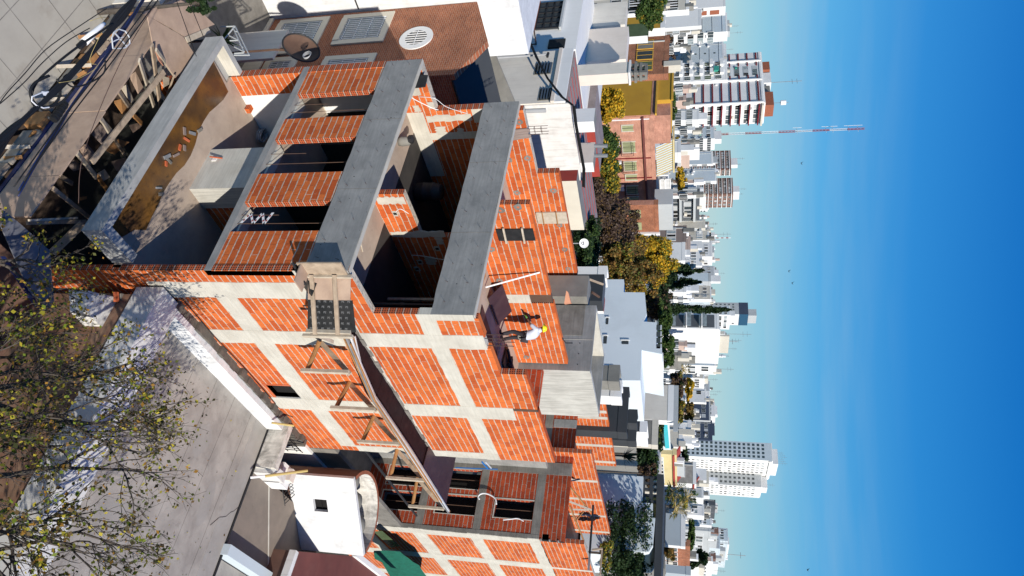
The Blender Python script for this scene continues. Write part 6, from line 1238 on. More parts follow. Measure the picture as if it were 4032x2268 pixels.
    # cranes / lattice aerials on the skyline
    for lab, y, x0, x1, d in (('red and white lattice crane mast on the low skyline', 937, 2800, 2878, 420), ('dark lattice aerial beside the crane mast', 956, 2795, 2835, 420), ('thin blue-white antenna over the far right blocks', 2182, 2862, 2936, 330), ('thin aerial on the roof above the huge white wall', 1344, 2840, 2905, 300)):
        a, c = und(x0, y, d), und(x1, y, d); s = MB()
        for k in range(8): za = a.z+(c.z-a.z)*k/8; zb = a.z+(c.z-a.z)*(k+1)/8; s.tube([(a.x, a.y, za), (a.x, a.y, zb)], .28 if 'lattice' in lab else .12, ('red_roof', 'alu')[k % 2] if 'red' in lab else 'steel', 4)
        s.bar((a.x-1.2, a.y, c.z-2), (a.x+1.2, a.y, c.z-2), .15, .15, 'steel'); s.build('skyline_mast', None, label=lab, cat='mast')
    # ---- low skyline filler: one small block each, far away
    pal = ('city_white', 'city_blue', 'city_cream', 'city_grey', 'city_bright', 'city_pink'); y = -20; i = 0
    near_ = ['the maroon-banded tower', 'the tall mast', 'the red brick towers', 'the lattice crane', 'the mural', 'the blue topped tower', 'the huge white wall', 'the navy blocks', 'the twin white tower', 'the far right blocks']
    while y < 2290:
        w = g.uniform(14, 34); xt = g.uniform(2768, 2812); d = g.uniform(520, 800); m_ = g.choice(pal)
        ref = near_[min(9, max(0, int(y/232)))]
        b = block('skyline_block', '%s hazy far block in the low skyline near %s' % ({'city_white': 'off-white', 'city_blue': 'bluish', 'city_cream': 'cream', 'city_grey': 'grey', 'city_bright': 'bright white', 'city_pink': 'pinkish'}[m_], ref), 'far building', y, y+w*.55, y+w, xt, d, m_, g.choice(('city_white', 'city_bright')), parapet=1.2, group='far %s blocks near %s' % (m_[5:], ref))
        windows(b, 'x', 4, 5, 1.8, 1.7, fl=3, panes=PN, frame=None); windows(b, 'y', 4, 5, 1.8, 1.7, fl=3, panes=PN, frame=None); rooftop(b, .3, .7, .2, .7, g.uniform(2, 5), m_); y += w*g.uniform(.8, 1.5); i += 1
    # ---- middle ground: modern grey house and its neighbours
    def wallpx(t, nm_, pts, y, mat, th=.4):
        q = [un(*p_, 'y', y) for p_ in pts]; n = (q[1]-q[0]).cross(q[2]-q[0]); 
        if n.y > 0: q.reverse()
        s = MB(); s.prism(q[::1], (0, th, 0), mat); return s.build(nm_, t)
    R6 = K(2200, 1100, 2.229); R7 = K(2200, 1650, 2.344)
    Y = un(2400, 1490, 'x', -10).y; yg = CAM.y+38.0
    a = und(2380, 1300, 44); yg = a.y
    t = thing('modern_house', 'large modern house with a blank pale grey wall stepping in height', 'house', (a.x, yg+6, -.6))
    pts = [R6(200, 10), R6(405, 0), R6(572, 0), R6(570, 112), R6(755, 115), R6(772, 300), R6(745, 370), R6(860, 378), R6(855, 590), R6(905, 592), R6(908, 655), R6(728, 622), R6(716, 888), R6(200, 880)]
    wallpx(t, 'wall', pts, yg, 'modern_grey', 5)
    wx = un(*R6(716, 888), 'y', yg).x
    for p0, p1 in (((555, 537), (612, 567)), ((418, 337), (434, 392)), ((398, 495), (420, 562))):
        q0, q1 = un(*R6(*p0), 'y', yg-.03), un(*R6(*p1), 'y', yg-.03); s = MB(); s.box(q0.x, q1.x, yg-.03, yg, q0.z, q1.z, 'glass'); s.build('window', t); s = MB(); s.box(q0.x-.08, q0.x, yg-.06, yg, q0.z-.05, q1.z+.05, 'city_white'); s.build('window_frame', t)
    for k in range(4):
        q0, q1 = un(*R6(858, 410+55*k), 'y', yg+.1), un(*R6(892, 450+55*k), 'y', yg+.1); s = MB(); s.box(q0.x, q1.x, yg+.0, yg+.1, q0.z, q1.z+.02, 'glass'); s.box(q0.x, q1.x, yg-.02, yg, q1.z, q1.z+.08, 'alu'); s.build('glass_rail', t)
    # its sunlit side and annexes
    def blk(lab, yl, yc, yr, xt, dist, m1, m2, **k): return block('house', lab, 'house', yl, yc, yr, xt, dist, m1, m2, **k)
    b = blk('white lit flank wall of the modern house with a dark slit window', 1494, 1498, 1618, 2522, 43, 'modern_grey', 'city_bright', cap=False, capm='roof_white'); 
    q0 = un(*R6(470, 915), 'x', b.x1+.02); q1 = un(*R6(600, 935), 'x', b.x1+.02); s = MB(); s.box(b.x1, b.x1+.03, q0.y, q1.y+.6, min(q0.z, q1.z), max(q0.z, q1.z), 'glass'); s.build('window', b.t)
    b = blk('bright white upper block behind the modern house with a glazed corner', 1422, 1424, 1485, 2585, 60, 'city_bright', 'city_bright'); s = MB(); s.box(b.x1, b.x1+.05, b.y0-.0, b.y0+1.4, b.z1-3.5, b.z1-.3, 'glass'); s.build('window', b.t)
    b = blk('wide pale grey flat wall house behind the white upper block', 1517, 1656, 1662, 2628, 66, 'beige_wall', 'city_bright'); s = MB(); s.box(b.x0, b.x0+4.5, b.y0-.03, b.y0-.001, b.z1+.5, b.z1+.9, 'city_grey'); s.build('rail', b.t)
    b = blk('low weathered concrete roof box behind the big tank', 1440, 1500, 1502, 2393, 33, 'weathered', 'weathered', capm='weathered'); b = blk('small white box behind the weathered roof box', 1517, 1560, 1562, 2402, 34, 'city_bright', 'city_bright')
    b = blk('shaded slate-blue court wall below the modern house', 1525, 1700, 1705, 2430, 40, 'modern_dark', 'modern_dark'); b = blk('grey stained low roof between the slate walls', 1615, 1664, 1668, 2472, 42, 'weathered', 'modern_dark')
    b = blk('dark framed terrace with black glass in the shade', 1664, 1735, 1738, 2470, 44, 'modern_dark', 'modern_dark'); s = MB(); s.box(b.x0+.5, b.x1-.5, b.y0-.05, b.y0, b.z1-2.4, b.z1-.3, 'glass'); s.build('window', b.t)
    b = blk('dark slate house with a white end and a weathered flat roof', 1662, 1700, 1756, 2518, 52, 'modern_dark', 'city_bright', capm='weathered')
    b = blk('weathered grey flat roofed house before the green vine', 1654, 1750, 1753, 2565, 62, 'weathered', 'city_cream', capm='weathered')
    # pool deck
    q = [un(*R7(*p_), 'z', 9.0) for p_ in ((915, 20), (1015, 15), (1030, 280), (925, 280))]; t = thing('pool_terrace', 'white rooftop terrace with a bright turquoise swimming pool', 'pool terrace', (q[0].x, q[0].y, 0)); s = MB(); z = 9.0
    qs = [und(*R7(*p_), 85) for p_ in ((905, 10), (1018, 8), (1035, 285), (920, 285))]
    c0, c1, c2, c3 = qs; s.prism([c0, c3, c2, c1], Vector((-1.2, 1.6, -.2)), 'city_bright'); s.build('deck', t)
    qs = [und(*R7(*p_), 84.6) for p_ in ((962, 32), (1002, 34), (1022, 270), (984, 272))]; s = MB(); s.prism([qs[0], qs[3], qs[2], qs[1]], Vector((-.3, .4, 0)), 'pool'); s.build('pool_water', t)
    s = MB(); s.box(c0.x-6, c0.x+8, c0.y+1, c0.y+14, -.6, min(c0.z, c3.z)+.2, 'city_cream'); s.build('wall', t)
    # right hand grey wall with tree shadow, black pergola
    a = und(2370, 1900, 46); yq = a.y; t = thing('grey_wall_house', 'long pale grey walled house with a black roof pergola, shaded by the big evergreen', 'house', (a.x, yq+5, -.6))
    wallpx(t, 'wall', [R7(200, 505), R7(405, 505), R7(560, 515), R7(780, 530), R7(772, 770), R7(868, 778), R7(866, 910), R7(890, 912), R7(868, 1170), R7(832, 1225), R7(200, 1225)], yq, 'modern_grey', 4)
    q0, q1 = un(*R7(785, 545), 'y', yq+.5), un(*R7(925, 775), 'y', yq+.5); t2 = thing('roof_pergola', 'black framed roof pergola on the pale grey walled house', 'pergola', (q0.x, yq+1, q0.z))
    for k in range(5): x = q0.x+(q1.x-q0.x)*k/4; s = MB(); s.box(x-.07, x+.07, yq+.3, yq+.45, q0.z-.3, q1.z, 'modern_dark'); s.build('post', t2)
    for k in (0, .5, 1): z = q0.z+(q1.z-q0.z)*k; s = MB(); s.box(q0.x, q1.x, yq+.28, yq+.5, z-.1, z+.1, 'modern_dark'); s.build('beam', t2)
    s = MB(); s.box(q0.x-.2, q1.x+5.5, yq+.2, yq+4, q1.z-.15, q1.z+.25, 'modern_dark'); s.build('roof', t2); s = MB(); s.box(q0.x, q1.x, yq+3.5, yq+3.7, q0.z-.3, q1.z, 'gold_slat'); s.build('back_screen', t2)
    b = blk('black glazed roof room running on from the black pergola', 1985, 2135, 2150, 2588, 52, 'modern_dark', 'modern_dark', capm='modern_grey'); s = MB(); s.box(b.x0+.5, b.x1-.5, b.y0-.04, b.y0, b.z1-1.5, b.z1-.4, 'terracotta'); s.build('panel', b.t)
    b = blk('pale flat roofed house beyond the black pergola', 2025, 2150, 2160, 2680, 88, 'roof_bluegrey', 'city_white', capm='roof_white'); b = blk('white and grey striped roof house at the right edge', 2183, 2235, 2300, 2590, 60, 'weathered', 'weathered'); b = blk('light blue-grey roofed hall at the right corner', 2236, 2262, 2330, 2700, 80, 'roof_bluegrey', 'roof_bluegrey', capm='roof_white')
    b = blk('white chimneyed wall between the striped roof and the big evergreen', 2140, 2175, 2183, 2560, 58, 'city_bright', 'city_bright')
    b = blk('red ribbed roof strip over the brown weathered yard', 1140, 1196, 1198, 2372, 34, 'red_roof', 'city_bright', cap=False, capm='red_roof'); b = blk('weathered concrete yard roof with an orange tarpaulin', 1085, 1168, 1172, 2310, 28, 'weathered', 'weathered', cap=False)
    b = blk('dark corrugated shed roof behind the yard', 1080, 1185, 1190, 2370, 33, 'modern_dark', 'modern_dark', cap=False, capm='city_dark'); b = blk('low white hut behind the green hedge', 1060, 1095, 1098, 2352, 40, 'city_bright', 'city_bright')
    q = [und(*G2(*p_), 25.5) for p_ in ((1375, -20), (1400, 0), (1440, 150), (1345, 165))]; s = MB(); s.prism([q[0], q[3], q[2], q[1]], Vector((-.1, .2, 0)), 'orange_sheet'); s.build('tarpaulin', None, label='pale orange tarpaulin sheet over the weathered yard', cat='tarpaulin')
    b = blk('cream wall house with red trim beside the left wall of the site', 706, 712, 905, 2270, 38, 'red_roof', 'cream', cap=False)
    b = blk('white roof box with steel ducts before the yellow trees', 560, 640, 648, 2335, 46, 'cream_pink', 'city_bright', cap=False)
    for k in range(2): a = und(2340, 575+38*k, 45); c = und(2392, 575+38*k, 45); s = MB(); s.tube([a, c], .12, 'steel', 8); s.build('roof_duct', None, label='steel vent duct above the white roof box, %s' % ('the one with a small dish' if k else 'the plain one'), cat='duct')
    b = blk('white air unit box on the red roof', 425, 478, 482, 2338, 44, 'city_white', 'city_bright', cap=False); b = blk('grey roofed house with a dark red fascia behind the cream building', 330, 480, 690, 2335, 52, 'old_roof', 'old_roof', cap=False, capm='old_roof'); s = MB(); s.box(b.x1+.01, b.x1+.15, b.y0, b.y1, b.z1-.55, b.z1+.05, 'red_roof'); s.build('fascia', b.t)
    b = blk('orange brick house with yellow framed windows at the far left', 140, 290, 300, 2612, 80, 'brown_brick', 'brown_brick'); windows(b, 'y', 3, 3, 1.4, 1.6, frame='ochre_edge', panes=('glass', 'glass_green')); b = blk('green roofed shed before the orange brick house', 90, 140, 145, 2550, 74, 'glass_green', 'city_white', cap=False, capm='leaf_green'); b = blk('ochre low house with a red edge, far left', 60, 110, 140, 2600, 84, 'ochre', 'city_white')
    # small rooftops filling the middle distance
    for i in range(46):
        yy = g.uniform(-10, 2240); 
        if 1745 < yy < 1960: continue
        w = g.uniform(16, 42); d = g.uniform(135, 240); xt = 2710+g.uniform(-22, 34)-(2400/d)*.6; m_ = g.choice(('city_white', 'city_bright', 'city_cream', 'city_grey', 'weathered', 'city_pink'))
        b = block('small_house', 'small %s rooftop house in the dense middle distance' % {'city_white': 'off-white', 'city_bright': 'bright white', 'city_cream': 'cream', 'city_grey': 'grey', 'weathered': 'weathered', 'city_pink': 'pinkish'}[m_], 'house', yy, yy+w*.5, yy+w, xt, d, m_, g.choice(('city_white', 'city_bright', m_)), group='small %s houses in the middle distance' % m_.replace('city_', ''))
        windows(b, 'x', 2, 3, 1.2, 1.4, panes=PN); windows(b, 'y', 2, 3, 1.2, 1.4, panes=PN, frame='city_grey'); rooftop(b, .1, .6, .2, .8, g.uniform(1, 2.4), g.choice(('city_white', 'weathered', 'city_cream')))
        if g.random() < .5: s = MB(); s.lathe((b.x1-.8, b.y0+.9, b.z1), [(0, 0), (.55, 0), (.6, .3), (.55, 1.1), (0, 1.3)], 'grey_plastic', 10); s.build('roof_tank', b.t)
    # air conditioners, awnings, pipes and stair heads on the nearer apartment blocks
    for b in BLS:
        if b.d > 350 or CNT[b.t.name] == 0: continue
        Wx, Wy = b.x1-b.x0, b.y1-b.y0
        for k in range(7):
            z = b.z1-g.uniform(2, 16)
            if z < 1: continue
            s = MB(); c_ = g.choice(('white_plastic', 'city_grey', 'white_plastic', 'teal' if g.random() < .15 else 'city_cream'))
            if g.random() < .5 and Wx > 2: x = b.x0+g.uniform(.1, .85)*Wx; s.box(x, x+.9, b.y0-.45, b.y0-.02, z, z+.6, c_)
            elif Wy > 2: y_ = b.y0+g.uniform(.1, .85)*Wy; s.box(b.x1+.02, b.x1+.45, y_, y_+.9, z, z+.6, c_)
            else: continue
            s.build('air_conditioner', b.t)
        for k in range(2):
            x = b.x0+g.uniform(.1, .9)*Wx; y_ = b.y0+g.uniform(.2, .8)*Wy; s = MB(); s.box(x-.4, x+.4, y_-.4, y_+.4, b.z1, b.z1+g.uniform(.8, 2), g.choice(('city_cream', 'weathered', 'white_plastic'))); s.build('roof_box', b.t)
        s = MB(); x = b.x0+.15*Wx; s.box(x, x+.1, b.y0-.12, b.y0-.01, max(1, b.z1-18), b.z1, 'city_grey'); s.build('downpipe', b.t)
    # clutter in the weathered yard
    for k, (a_, c_) in enumerate((((2196, 1098), (2212, 1168)), ((2212, 1102), (2270, 1120)), ((2262, 1110), (2280, 1150)), ((2250, 1150), (2330, 1160)), ((2320, 1100), (2375, 1120)), ((2330, 1150), (2360, 1170)))):
        s = MB(); s.bar(und(*a_, 31), und(*c_, 31.5), .07, .07, ('iron_dark', 'wood', 'steel_rust')[k % 3]); s.build('yard_beam', None, label='dark beam or bar lying across the weathered yard roofs', cat='beam', group='bars across the weathered yard')
    # birds
    for k, (x, y) in enumerate(((3154, 640), (3105, 1065), (3118, 1112), (3178, 2240))):
        c = und(x, y, 120); s = MB(); s.bar(c, c+Vector((.25, .1, .05)), .09, .07, 'iron_dark'); s.poly([c+Vector((.1, 0, 0)), c+Vector((-.1, -.2, .35)), c+Vector((.2, -.1, .1))], 'iron_dark'); s.poly([c+Vector((.1, 0, 0)), c+Vector((.25, .3, .30)), c+Vector((.2, .1, .05))], 'iron_dark'); s.build('bird', None, label='small dark bird flying far off in the blue sky', cat='bird', group='birds in the sky')
G2 = K(1850, 1150, 3.622)
city()
# =============== TREES ===============
def leaf_object(name, centres, radii, per, size, mat, parent=None, seed=0, flat=.0, **tags):
    """many small folded leaf quads scattered in clumps"""
    g = np.random.default_rng(seed); C = []
    for c, rd in zip(centres, radii):
        n = per; d = g.normal(size=(n, 3)); d /= np.linalg.norm(d, axis=1)[:, None]; rr = g.random(n)**.45
        C.append(np.array(c)+d*rr[:, None]*np.array(rd))
    C = np.concatenate(C); n = len(C); nrm = g.normal(size=(n, 3)); nrm[:, 2] += .4; nrm /= np.linalg.norm(nrm, axis=1)[:, None]
    t = g.normal(size=(n, 3)); t -= (t*nrm).sum(1)[:, None]*nrm; t /= np.linalg.norm(t, axis=1)[:, None]; b = np.cross(nrm, t)
    s = size*(.55+.9*g.random(n))[:, None]; t = t*s*.5; b = b*s*.36
    V = np.stack([C-t, C+b, C+t, C-b], 1).reshape(-1, 3)
    o0 = np.array(ORG[parent.name]) if parent is not None else np.array([C[:, 0].mean(), C[:, 1].mean(), C[:, 2].min()])
    me = bpy.data.meshes.new(name); me.vertices.add(n*4); me.vertices.foreach_set('co', (V-o0).ravel()); me.loops.add(n*4); me.loops.foreach_set('vertex_index', np.arange(n*4))
    me.polygons.add(n); me.polygons.foreach_set('loop_start', np.arange(n)*4); me.polygons.foreach_set('loop_total', np.full(n, 4)); me.update(calc_edges=True)
    me.materials.append(MT[mat]); o = bpy.data.objects.new(name, me); COL.objects.link(o)
    if parent is not None: o.parent = parent
    else: o.location = o0
    ORG[o.name] = Vector(o0); return tag(o, **tags)
def limbs(s, p, d, L, rad, depth, rr, mat, tips, spread=.6, minr=.006, up=.15, kids=(2, 3)):
    """a tapering, bending limb that forks"""
    pts = [p]; q = p.copy(); dd = d.copy(); n = 4
    for i in range(n):
        dd = (dd+Vector((rr.gauss(0, .13), rr.gauss(0, .13), rr.gauss(0, .10)+up*.15))).normalized(); q = q+dd*L/n; pts.append(q.copy())
        if depth <= 2 and i > 0: tips.append(q.copy())
    s.tube(pts, rad, mat, 6 if rad > .03 else 4, max(rad*.55, minr*.7))
    if depth == 0: return
    for k in range(rr.randint(*kids)+(1 if depth > 2 else 0)):
        i = rr.choice((2, 3, 4)); ax = Vector((rr.gauss(0, 1), rr.gauss(0, 1), rr.gauss(0, .6))).normalized()
        nd = (dd+ax*spread+Vector((0, 0, up))).normalized(); limbs(s, pts[i], nd, L*rr.uniform(.62, .82), max(rad*rr.uniform(.45, .62), minr), depth-1, rr, mat, tips, spread, minr, up, kids)
def near_tree(name, lab, base, lean, h, seed, nleaf, leafmat_='leaf_near', depth=5, spread=.62, L0=1.7, leafsize=.085):
    rr = random.Random(seed); base = Vector(base); t = thing(name, lab, 'tree', base)
    s = MB(); tips = []; top = base+Vector(lean)*h
    s.tube([base, base+(top-base)*.5+Vector((.1, -.05, 0)), top], .17, 'bark', 10, .12); s.build('trunk', t, smooth=True)
    s = MB()
    for k in range(5):
        a = 2*math.pi*k/5+rr.uniform(-.4, .4); limbs(s, top-Vector((0, 0, .3*k*.5)), Vector((math.cos(a)*.85, math.sin(a)*.85, .75)).normalized(), L0, .075, depth, rr, 'bark', tips, spread, .005, .15, (1, 3))
    s.build('branches', t, smooth=True)
    rr.shuffle(tips); tp = tips[:nleaf]
    leaf_object('crown', tp, [(.24, .24, .2)]*len(tp), 5, leafsize, leafmat_, t, seed)
    return t, tips
def blob_tree(name, lab, cx, cy, rx, ry, dist, mat, seed, n=34, per=150, size=None, bare=False, cat='tree', mat2=None, grp=None):
    """px centre and px half sizes (x = height in the world), at a horizontal distance"""
    c = und(cx, cy, dist); sc = dist/2700; H = rx*sc; Wd = ry*sc; g = random.Random(seed)
    t = thing(name, lab, cat, (c.x, c.y, -.4), grp); cs = []; rs = []
    for i in range(n):
        a = g.uniform(0, 2*math.pi); u = g.uniform(-1, 1); k = g.uniform(.35, .92)
        cs.append((c.x+Wd*k*math.cos(a)*math.sqrt(1-u*u*.7), c.y+Wd*k*math.sin(a)*math.sqrt(1-u*u*.7), c.z+H*k*u)); q = g.uniform(.16, .34); rs.append((Wd*q, Wd*q, H*q*.9))
    sz = size or max(.12, dist*.0030)
    leaf_object('crown', cs, rs, per, sz, mat, t, seed)
    if mat2: leaf_object('crown', cs[::3], [tuple(v*1.15 for v in q_) for q_ in rs[::3]], per//2, sz, mat2, t, seed+50)
    s = MB(); s.tube([(c.x, c.y, -.4), (c.x+.1*Wd, c.y, (c.z-.4)/2), (c.x, c.y, c.z)], .05*Wd+.08, 'bark', 7, .03*Wd+.03)
    for k in range(9 if not bare else 26):
        q = cs[g.randrange(len(cs))]; z0 = c.z-H*.6+g.uniform(0, .8)*H; s.tube([(c.x, c.y, z0), ((c.x+q[0])/2, (c.y+q[1])/2, (z0+q[2])/2+.1*H), q], .012*Wd+.02, 'bark_dark', 5, .01)
    s.build('trunk', t); return t
def conifer(name, lab, cx0, cx1, cy, ry, dist, mat, seed, n=46, per=110, pw=1.0):
    """px base/top and half width"""
    a = und(cx0, cy, dist); b = und(cx1, cy, dist); sc = dist/2700; g = random.Random(seed); t = thing(name, lab, 'tree', (a.x, a.y, -.4)); cs = []; rs = []
    for i in range(n):
        u = g.random()**.8; w = ry*sc*(1-u)**pw+.12; an = g.uniform(0, 6.28); k = g.uniform(.2, .75)
        cs.append((a.x+w*k*math.cos(an), a.y+w*k*math.sin(an), a.z+(b.z-a.z)*u)); rs.append((w*.5, w*.5, (b.z-a.z)*.05+w*.25))
    leaf_object('crown', cs, rs, per, max(.1, dist*.0026), mat, t, seed); s = MB(); s.tube([(a.x, a.y, -.4), (a.x, a.y, b.z*.5+a.z*.5)], .2, 'bark', 7, .06); s.build('trunk', t); return t
def palm(name, lab, cx, cy, rr_, dist, seed, mat='leaf_green', grp=None):
    c = und(cx, cy, dist); sc = dist/2700; g = random.Random(seed); Rp = rr_*sc; t = thing(name, lab, 'palm', (c.x, c.y, -.4), grp); s = MB()
    for i in range(34):
        a = g.uniform(0, 6.28); e = g.uniform(-.6, 1.2); d = Vector((math.cos(a)*math.cos(e), math.sin(a)*math.cos(e), math.sin(e))); L = Rp*g.uniform(.55, .75); q = c+d*L; up = Vector((0, 0, 1)); sd = d.cross(up).normalized()
        s.tube([c, q], .02, 'gold_slat', 4)
        for k in range(9):                                   # blade fingers of a fan
            w = (k-4)/4; dir_ = (d*math.cos(w*1.2)+sd*math.sin(w*1.2)-up*.25*abs(w)-up*.25).normalized(); e_ = q+dir_*Rp*.42; m_ = q+dir_*Rp*.2+sd*.04*Rp; s.poly([q, m_, e_, q+dir_*Rp*.2-sd*.04*Rp], mat)
    s.build('crown', t); s = MB(); s.tube([(c.x, c.y, -.4), (c.x, c.y, c.z)], .16, 'bark', 8, .13); s.build('trunk', t)
def trees():
    near_tree('street_tree', 'nearly bare street tree with sparse yellow leaves spreading over the terrace', (4.6, -2.5, 0), (.02, .14, 1), 3.5, 5, 640, L0=1.68, leafsize=.075)
    near_tree('street_tree', 'second sparse street tree overlapping the first, nearer the hoarding', (3.0, -3.9, 0), (-.02, .06, 1), 2.8, 12, 420, L0=1.1, leafsize=.075)
    near_tree('street_tree', 'third street tree at the corner of the picture, thick with yellow-green leaves', (7.2, -2.4, 0), (.0, .1, 1), 3.5, 27, 900, L0=1.8)
    near_tree('street_tree', 'thin twiggy street tree standing between the leafy ones, most of its leaves gone', (5.9, -1.3, 0), (.03, .1, 1), 3.3, 41, 380, L0=1.7)
    B = blob_tree; o = Vector
    g_ = np.random.default_rng(3); n = 150; C = np.stack([g_.uniform(.5, 8, n), 1.45+6.5*g_.random(n)**1.6, np.full(n, 3.215)], 1)
    leaf_object('fallen_leaves', [tuple(c) for c in C], [(.02, .02, .002)]*n, 1, .06, 'leaf_near', None, 9, kind='stuff', label='fallen leaves scattered on the concrete roof terrace', cat='leaves')
    B('garden_tree', 'dark green bushy tree in the shaded yard before the brick house', 790, 10, 60, 45, 20, 'leaf_dark', 1, n=26, per=160, size=.07)
    # tropical plants by the trellis
    c = un(*N4(740, 560), 'y', -.2); g = random.Random(4); t = thing('yucca', 'spiky green plant growing behind the white tube trellis', 'plant', (c.x, c.y, -.4)); s = MB()
    for i in range(26):
        a = g.uniform(0, 6.28); e = g.uniform(.1, 1.3); d = o((math.cos(a)*math.cos(e), math.sin(a)*math.cos(e), math.sin(e))); sd = d.cross(o((0, 0, 1))).normalized()*.035; b_ = o((c.x, c.y, c.z-.3)); s.poly([b_-sd, b_+d*.3-sd, b_+d*.7-o((0, 0, .1)), b_+d*.3+sd, b_+sd], 'leaf_green')
    s.build('leaves', t); s = MB(); s.tube([(c.x, c.y, -.4), (c.x, c.y, c.z-.2)], .05, 'bark', 6); s.build('stem', t)
    B('street_tree', 'green tree crown at the far left edge behind the grey roof block', 2560, 30, 62, 75, 62, 'leaf_green', 2, mat2='leaf_mixed')
    B('street_tree', 'glowing orange-yellow autumn tree before the ochre wall', 2403, 415, 52, 66, 66, 'leaf_yellow', 3, n=55, per=200)
    B('street_tree', 'green tree turning yellow between the white dish roofs and the pink brick facade', 2375, 560, 62, 85, 64, 'leaf_green', 4, mat2='leaf_yellow', n=40)
    B('street_tree', 'yellow-green tree below the pink brick facade', 2372, 690, 68, 90, 63, 'leaf_mixed', 5, mat2='leaf_yellow', n=40)
    B('bare_tree', 'large purplish brown tree with few leaves left, the nearer of the two brown ones', 2330, 800, 75, 100, 60, 'leaf_brown', 6, bare=True, n=60, per=190)
    B('bare_tree', 'large purplish brown tree behind the green hedge', 2430, 900, 85, 100, 70, 'leaf_brown', 7, bare=True, n=60, per=170, mat2='leaf_brown')
    B('hedge_tree', 'dense green hedge behind the satellite dish', 2305, 975, 52, 125, 50, 'leaf_dark', 8, mat2='leaf_green', n=70, per=220, cat='hedge')
    B('street_tree', 'brown and yellow mottled tree over the pergola beams', 2440, 1040, 80, 95, 66, 'leaf_autumn', 9, n=60, per=190, mat2='leaf_mixed')
    B('street_tree', 'orange and green tree standing at the corner of the grey modern wall', 2530, 1100, 75, 70, 72, 'leaf_autumn', 10, n=36, mat2='leaf_yellow')
    B('street_tree', 'bright yellow and green tree in front of the white cube building', 2585, 1010, 78, 85, 82, 'leaf_yellow', 11, n=60, per=190, mat2='leaf_mixed')
    B('bare_tree', 'wide purplish brown bare crown in the middle of the autumn tree belt', 2390, 860, 85, 110, 66, 'leaf_brown', 51, bare=True, n=60, per=170)
    B('street_tree', 'rust and olive crown between the bare trees and the yellow tree', 2470, 1000, 80, 90, 74, 'leaf_autumn', 52, bare=True, n=55, per=150, mat2='leaf_yellow')
    B('street_tree', 'yellow tinged green crown between the two yellow trees of the tree belt', 2385, 620, 70, 80, 66, 'leaf_green', 53, n=50, per=180, mat2='leaf_yellow')
    conifer('conifer', 'dark conifer leaning toward the painted mural building', 2600, 2765, 1065, 48, 95, 'leaf_dark', 12)
    conifer('conifer', 'darker conifer with a pointed top beside the first one', 2600, 2760, 1110, 42, 93, 'leaf_dark', 13)
    B('dark_bush', 'dark shrubs at the foot of the conifers', 2600, 1150, 60, 60, 88, 'leaf_dark', 14, cat='shrubs', mat2='leaf_brown')
    B('dark_bush', 'dark mixed shrubs behind the top of the grey modern wall', 2560, 1210, 55, 60, 82, 'leaf_brown', 15, cat='shrubs', mat2='leaf_dark')
    conifer('cypress', 'tall slender dark cypress rising to the blue glass tower', 2610, 2868, 1216, 18, 88, 'leaf_dark', 16, n=70, per=90, pw=.55)
    B('hedge_tree', 'bushy olive green hedge above the roof of the grey modern house, left part', 2612, 1290, 36, 90, 80, 'leaf_green', 17, cat='hedge')
    B('hedge_tree', 'bushy olive green hedge above the roof of the grey modern house, right part', 2622, 1380, 38, 60, 80, 'leaf_green', 18, cat='hedge')
    palm('fan_palm', 'small spiky palm before the low white houses', 2690, 1452, 32, 105, 19, 'leaf_mixed')
    B('street_tree', 'thin line of orange trees before the far grey building', 2715, 1530, 16, 50, 150, 'leaf_yellow', 20, n=20)
    B('street_tree', 'reddish brown tree behind the rooftop fence', 2668, 1515, 28, 50, 110, 'leaf_brown', 21, mat2='leaf_green')
    B('street_tree', 'green and orange tree beyond the pale rooftop', 2665, 1620, 30, 50, 108, 'leaf_mixed', 22, mat2='leaf_autumn')
    B('street_tree', 'orange trees at the foot of the navy building', 2712, 1620, 18, 40, 140, 'leaf_autumn', 23, n=20)
    B('garden_tree', 'deep green garden tree beside the swimming pool', 2550, 1790, 55, 85, 75, 'leaf_dark', 24, mat2='leaf_green', n=44)
    B('garden_tree', 'bare reddish shrub mass below the deep green garden tree', 2545, 1865, 40, 45, 74, 'leaf_brown', 25, n=30)
    B('garden_tree', 'dark green vine covering the wall by the pool', 2590, 1700, 22, 50, 78, 'leaf_dark', 26, n=26, mat2='leaf_mixed')
    B('garden_tree', 'dark green tree at the foot of the tall white tower', 2688, 1770, 22, 50, 130, 'leaf_dark', 27, n=26)
    palm('fan_palm', 'cluster of fan palms behind the black pergola, the left one', 2650, 1935, 52, 82, 28, 'leaf_green'); palm('fan_palm', 'cluster of fan palms behind the black pergola, the right one', 2660, 1995, 50, 80, 29, 'leaf_mixed'); palm('fan_palm', 'taller fan palm rising behind the other two', 2700, 1960, 46, 84, 30, 'leaf_green')
    B('oak_tree', 'big dark green evergreen tree in front of the pale grey wall', 2475, 2150, 95, 165, 46, 'leaf_dark', 31, n=80, per=190, size=.15, mat2='leaf_dark')
    B('oak_tree', 'yellowish shrubs in the gap before the big evergreen', 2385, 2180, 25, 60, 40, 'leaf_mixed', 32, n=22, cat='shrubs', size=.1)
    B('street_tree', 'orange-brown thin tree beside the striped grey roof', 2630, 2150, 30, 55, 90, 'leaf_autumn', 33, bare=True, n=26)
    B('street_tree', 'dark tree against the brown balcony building', 2750, 2205, 36, 32, 150, 'leaf_dark', 34, n=26)
    B('street_tree', 'row of green trees before the balcony building', 2722, 2110, 13, 55, 140, 'leaf_green', 35, n=22)
    B('street_tree', 'golden tree between the two grey far walls', 2680, 708, 20, 44, 150, 'leaf_yellow', 36, n=26)
    B('street_tree', 'dark hedge over the ochre roof edge', 2650, 420, 14, 60, 130, 'leaf_green', 37, n=24, cat='hedge')
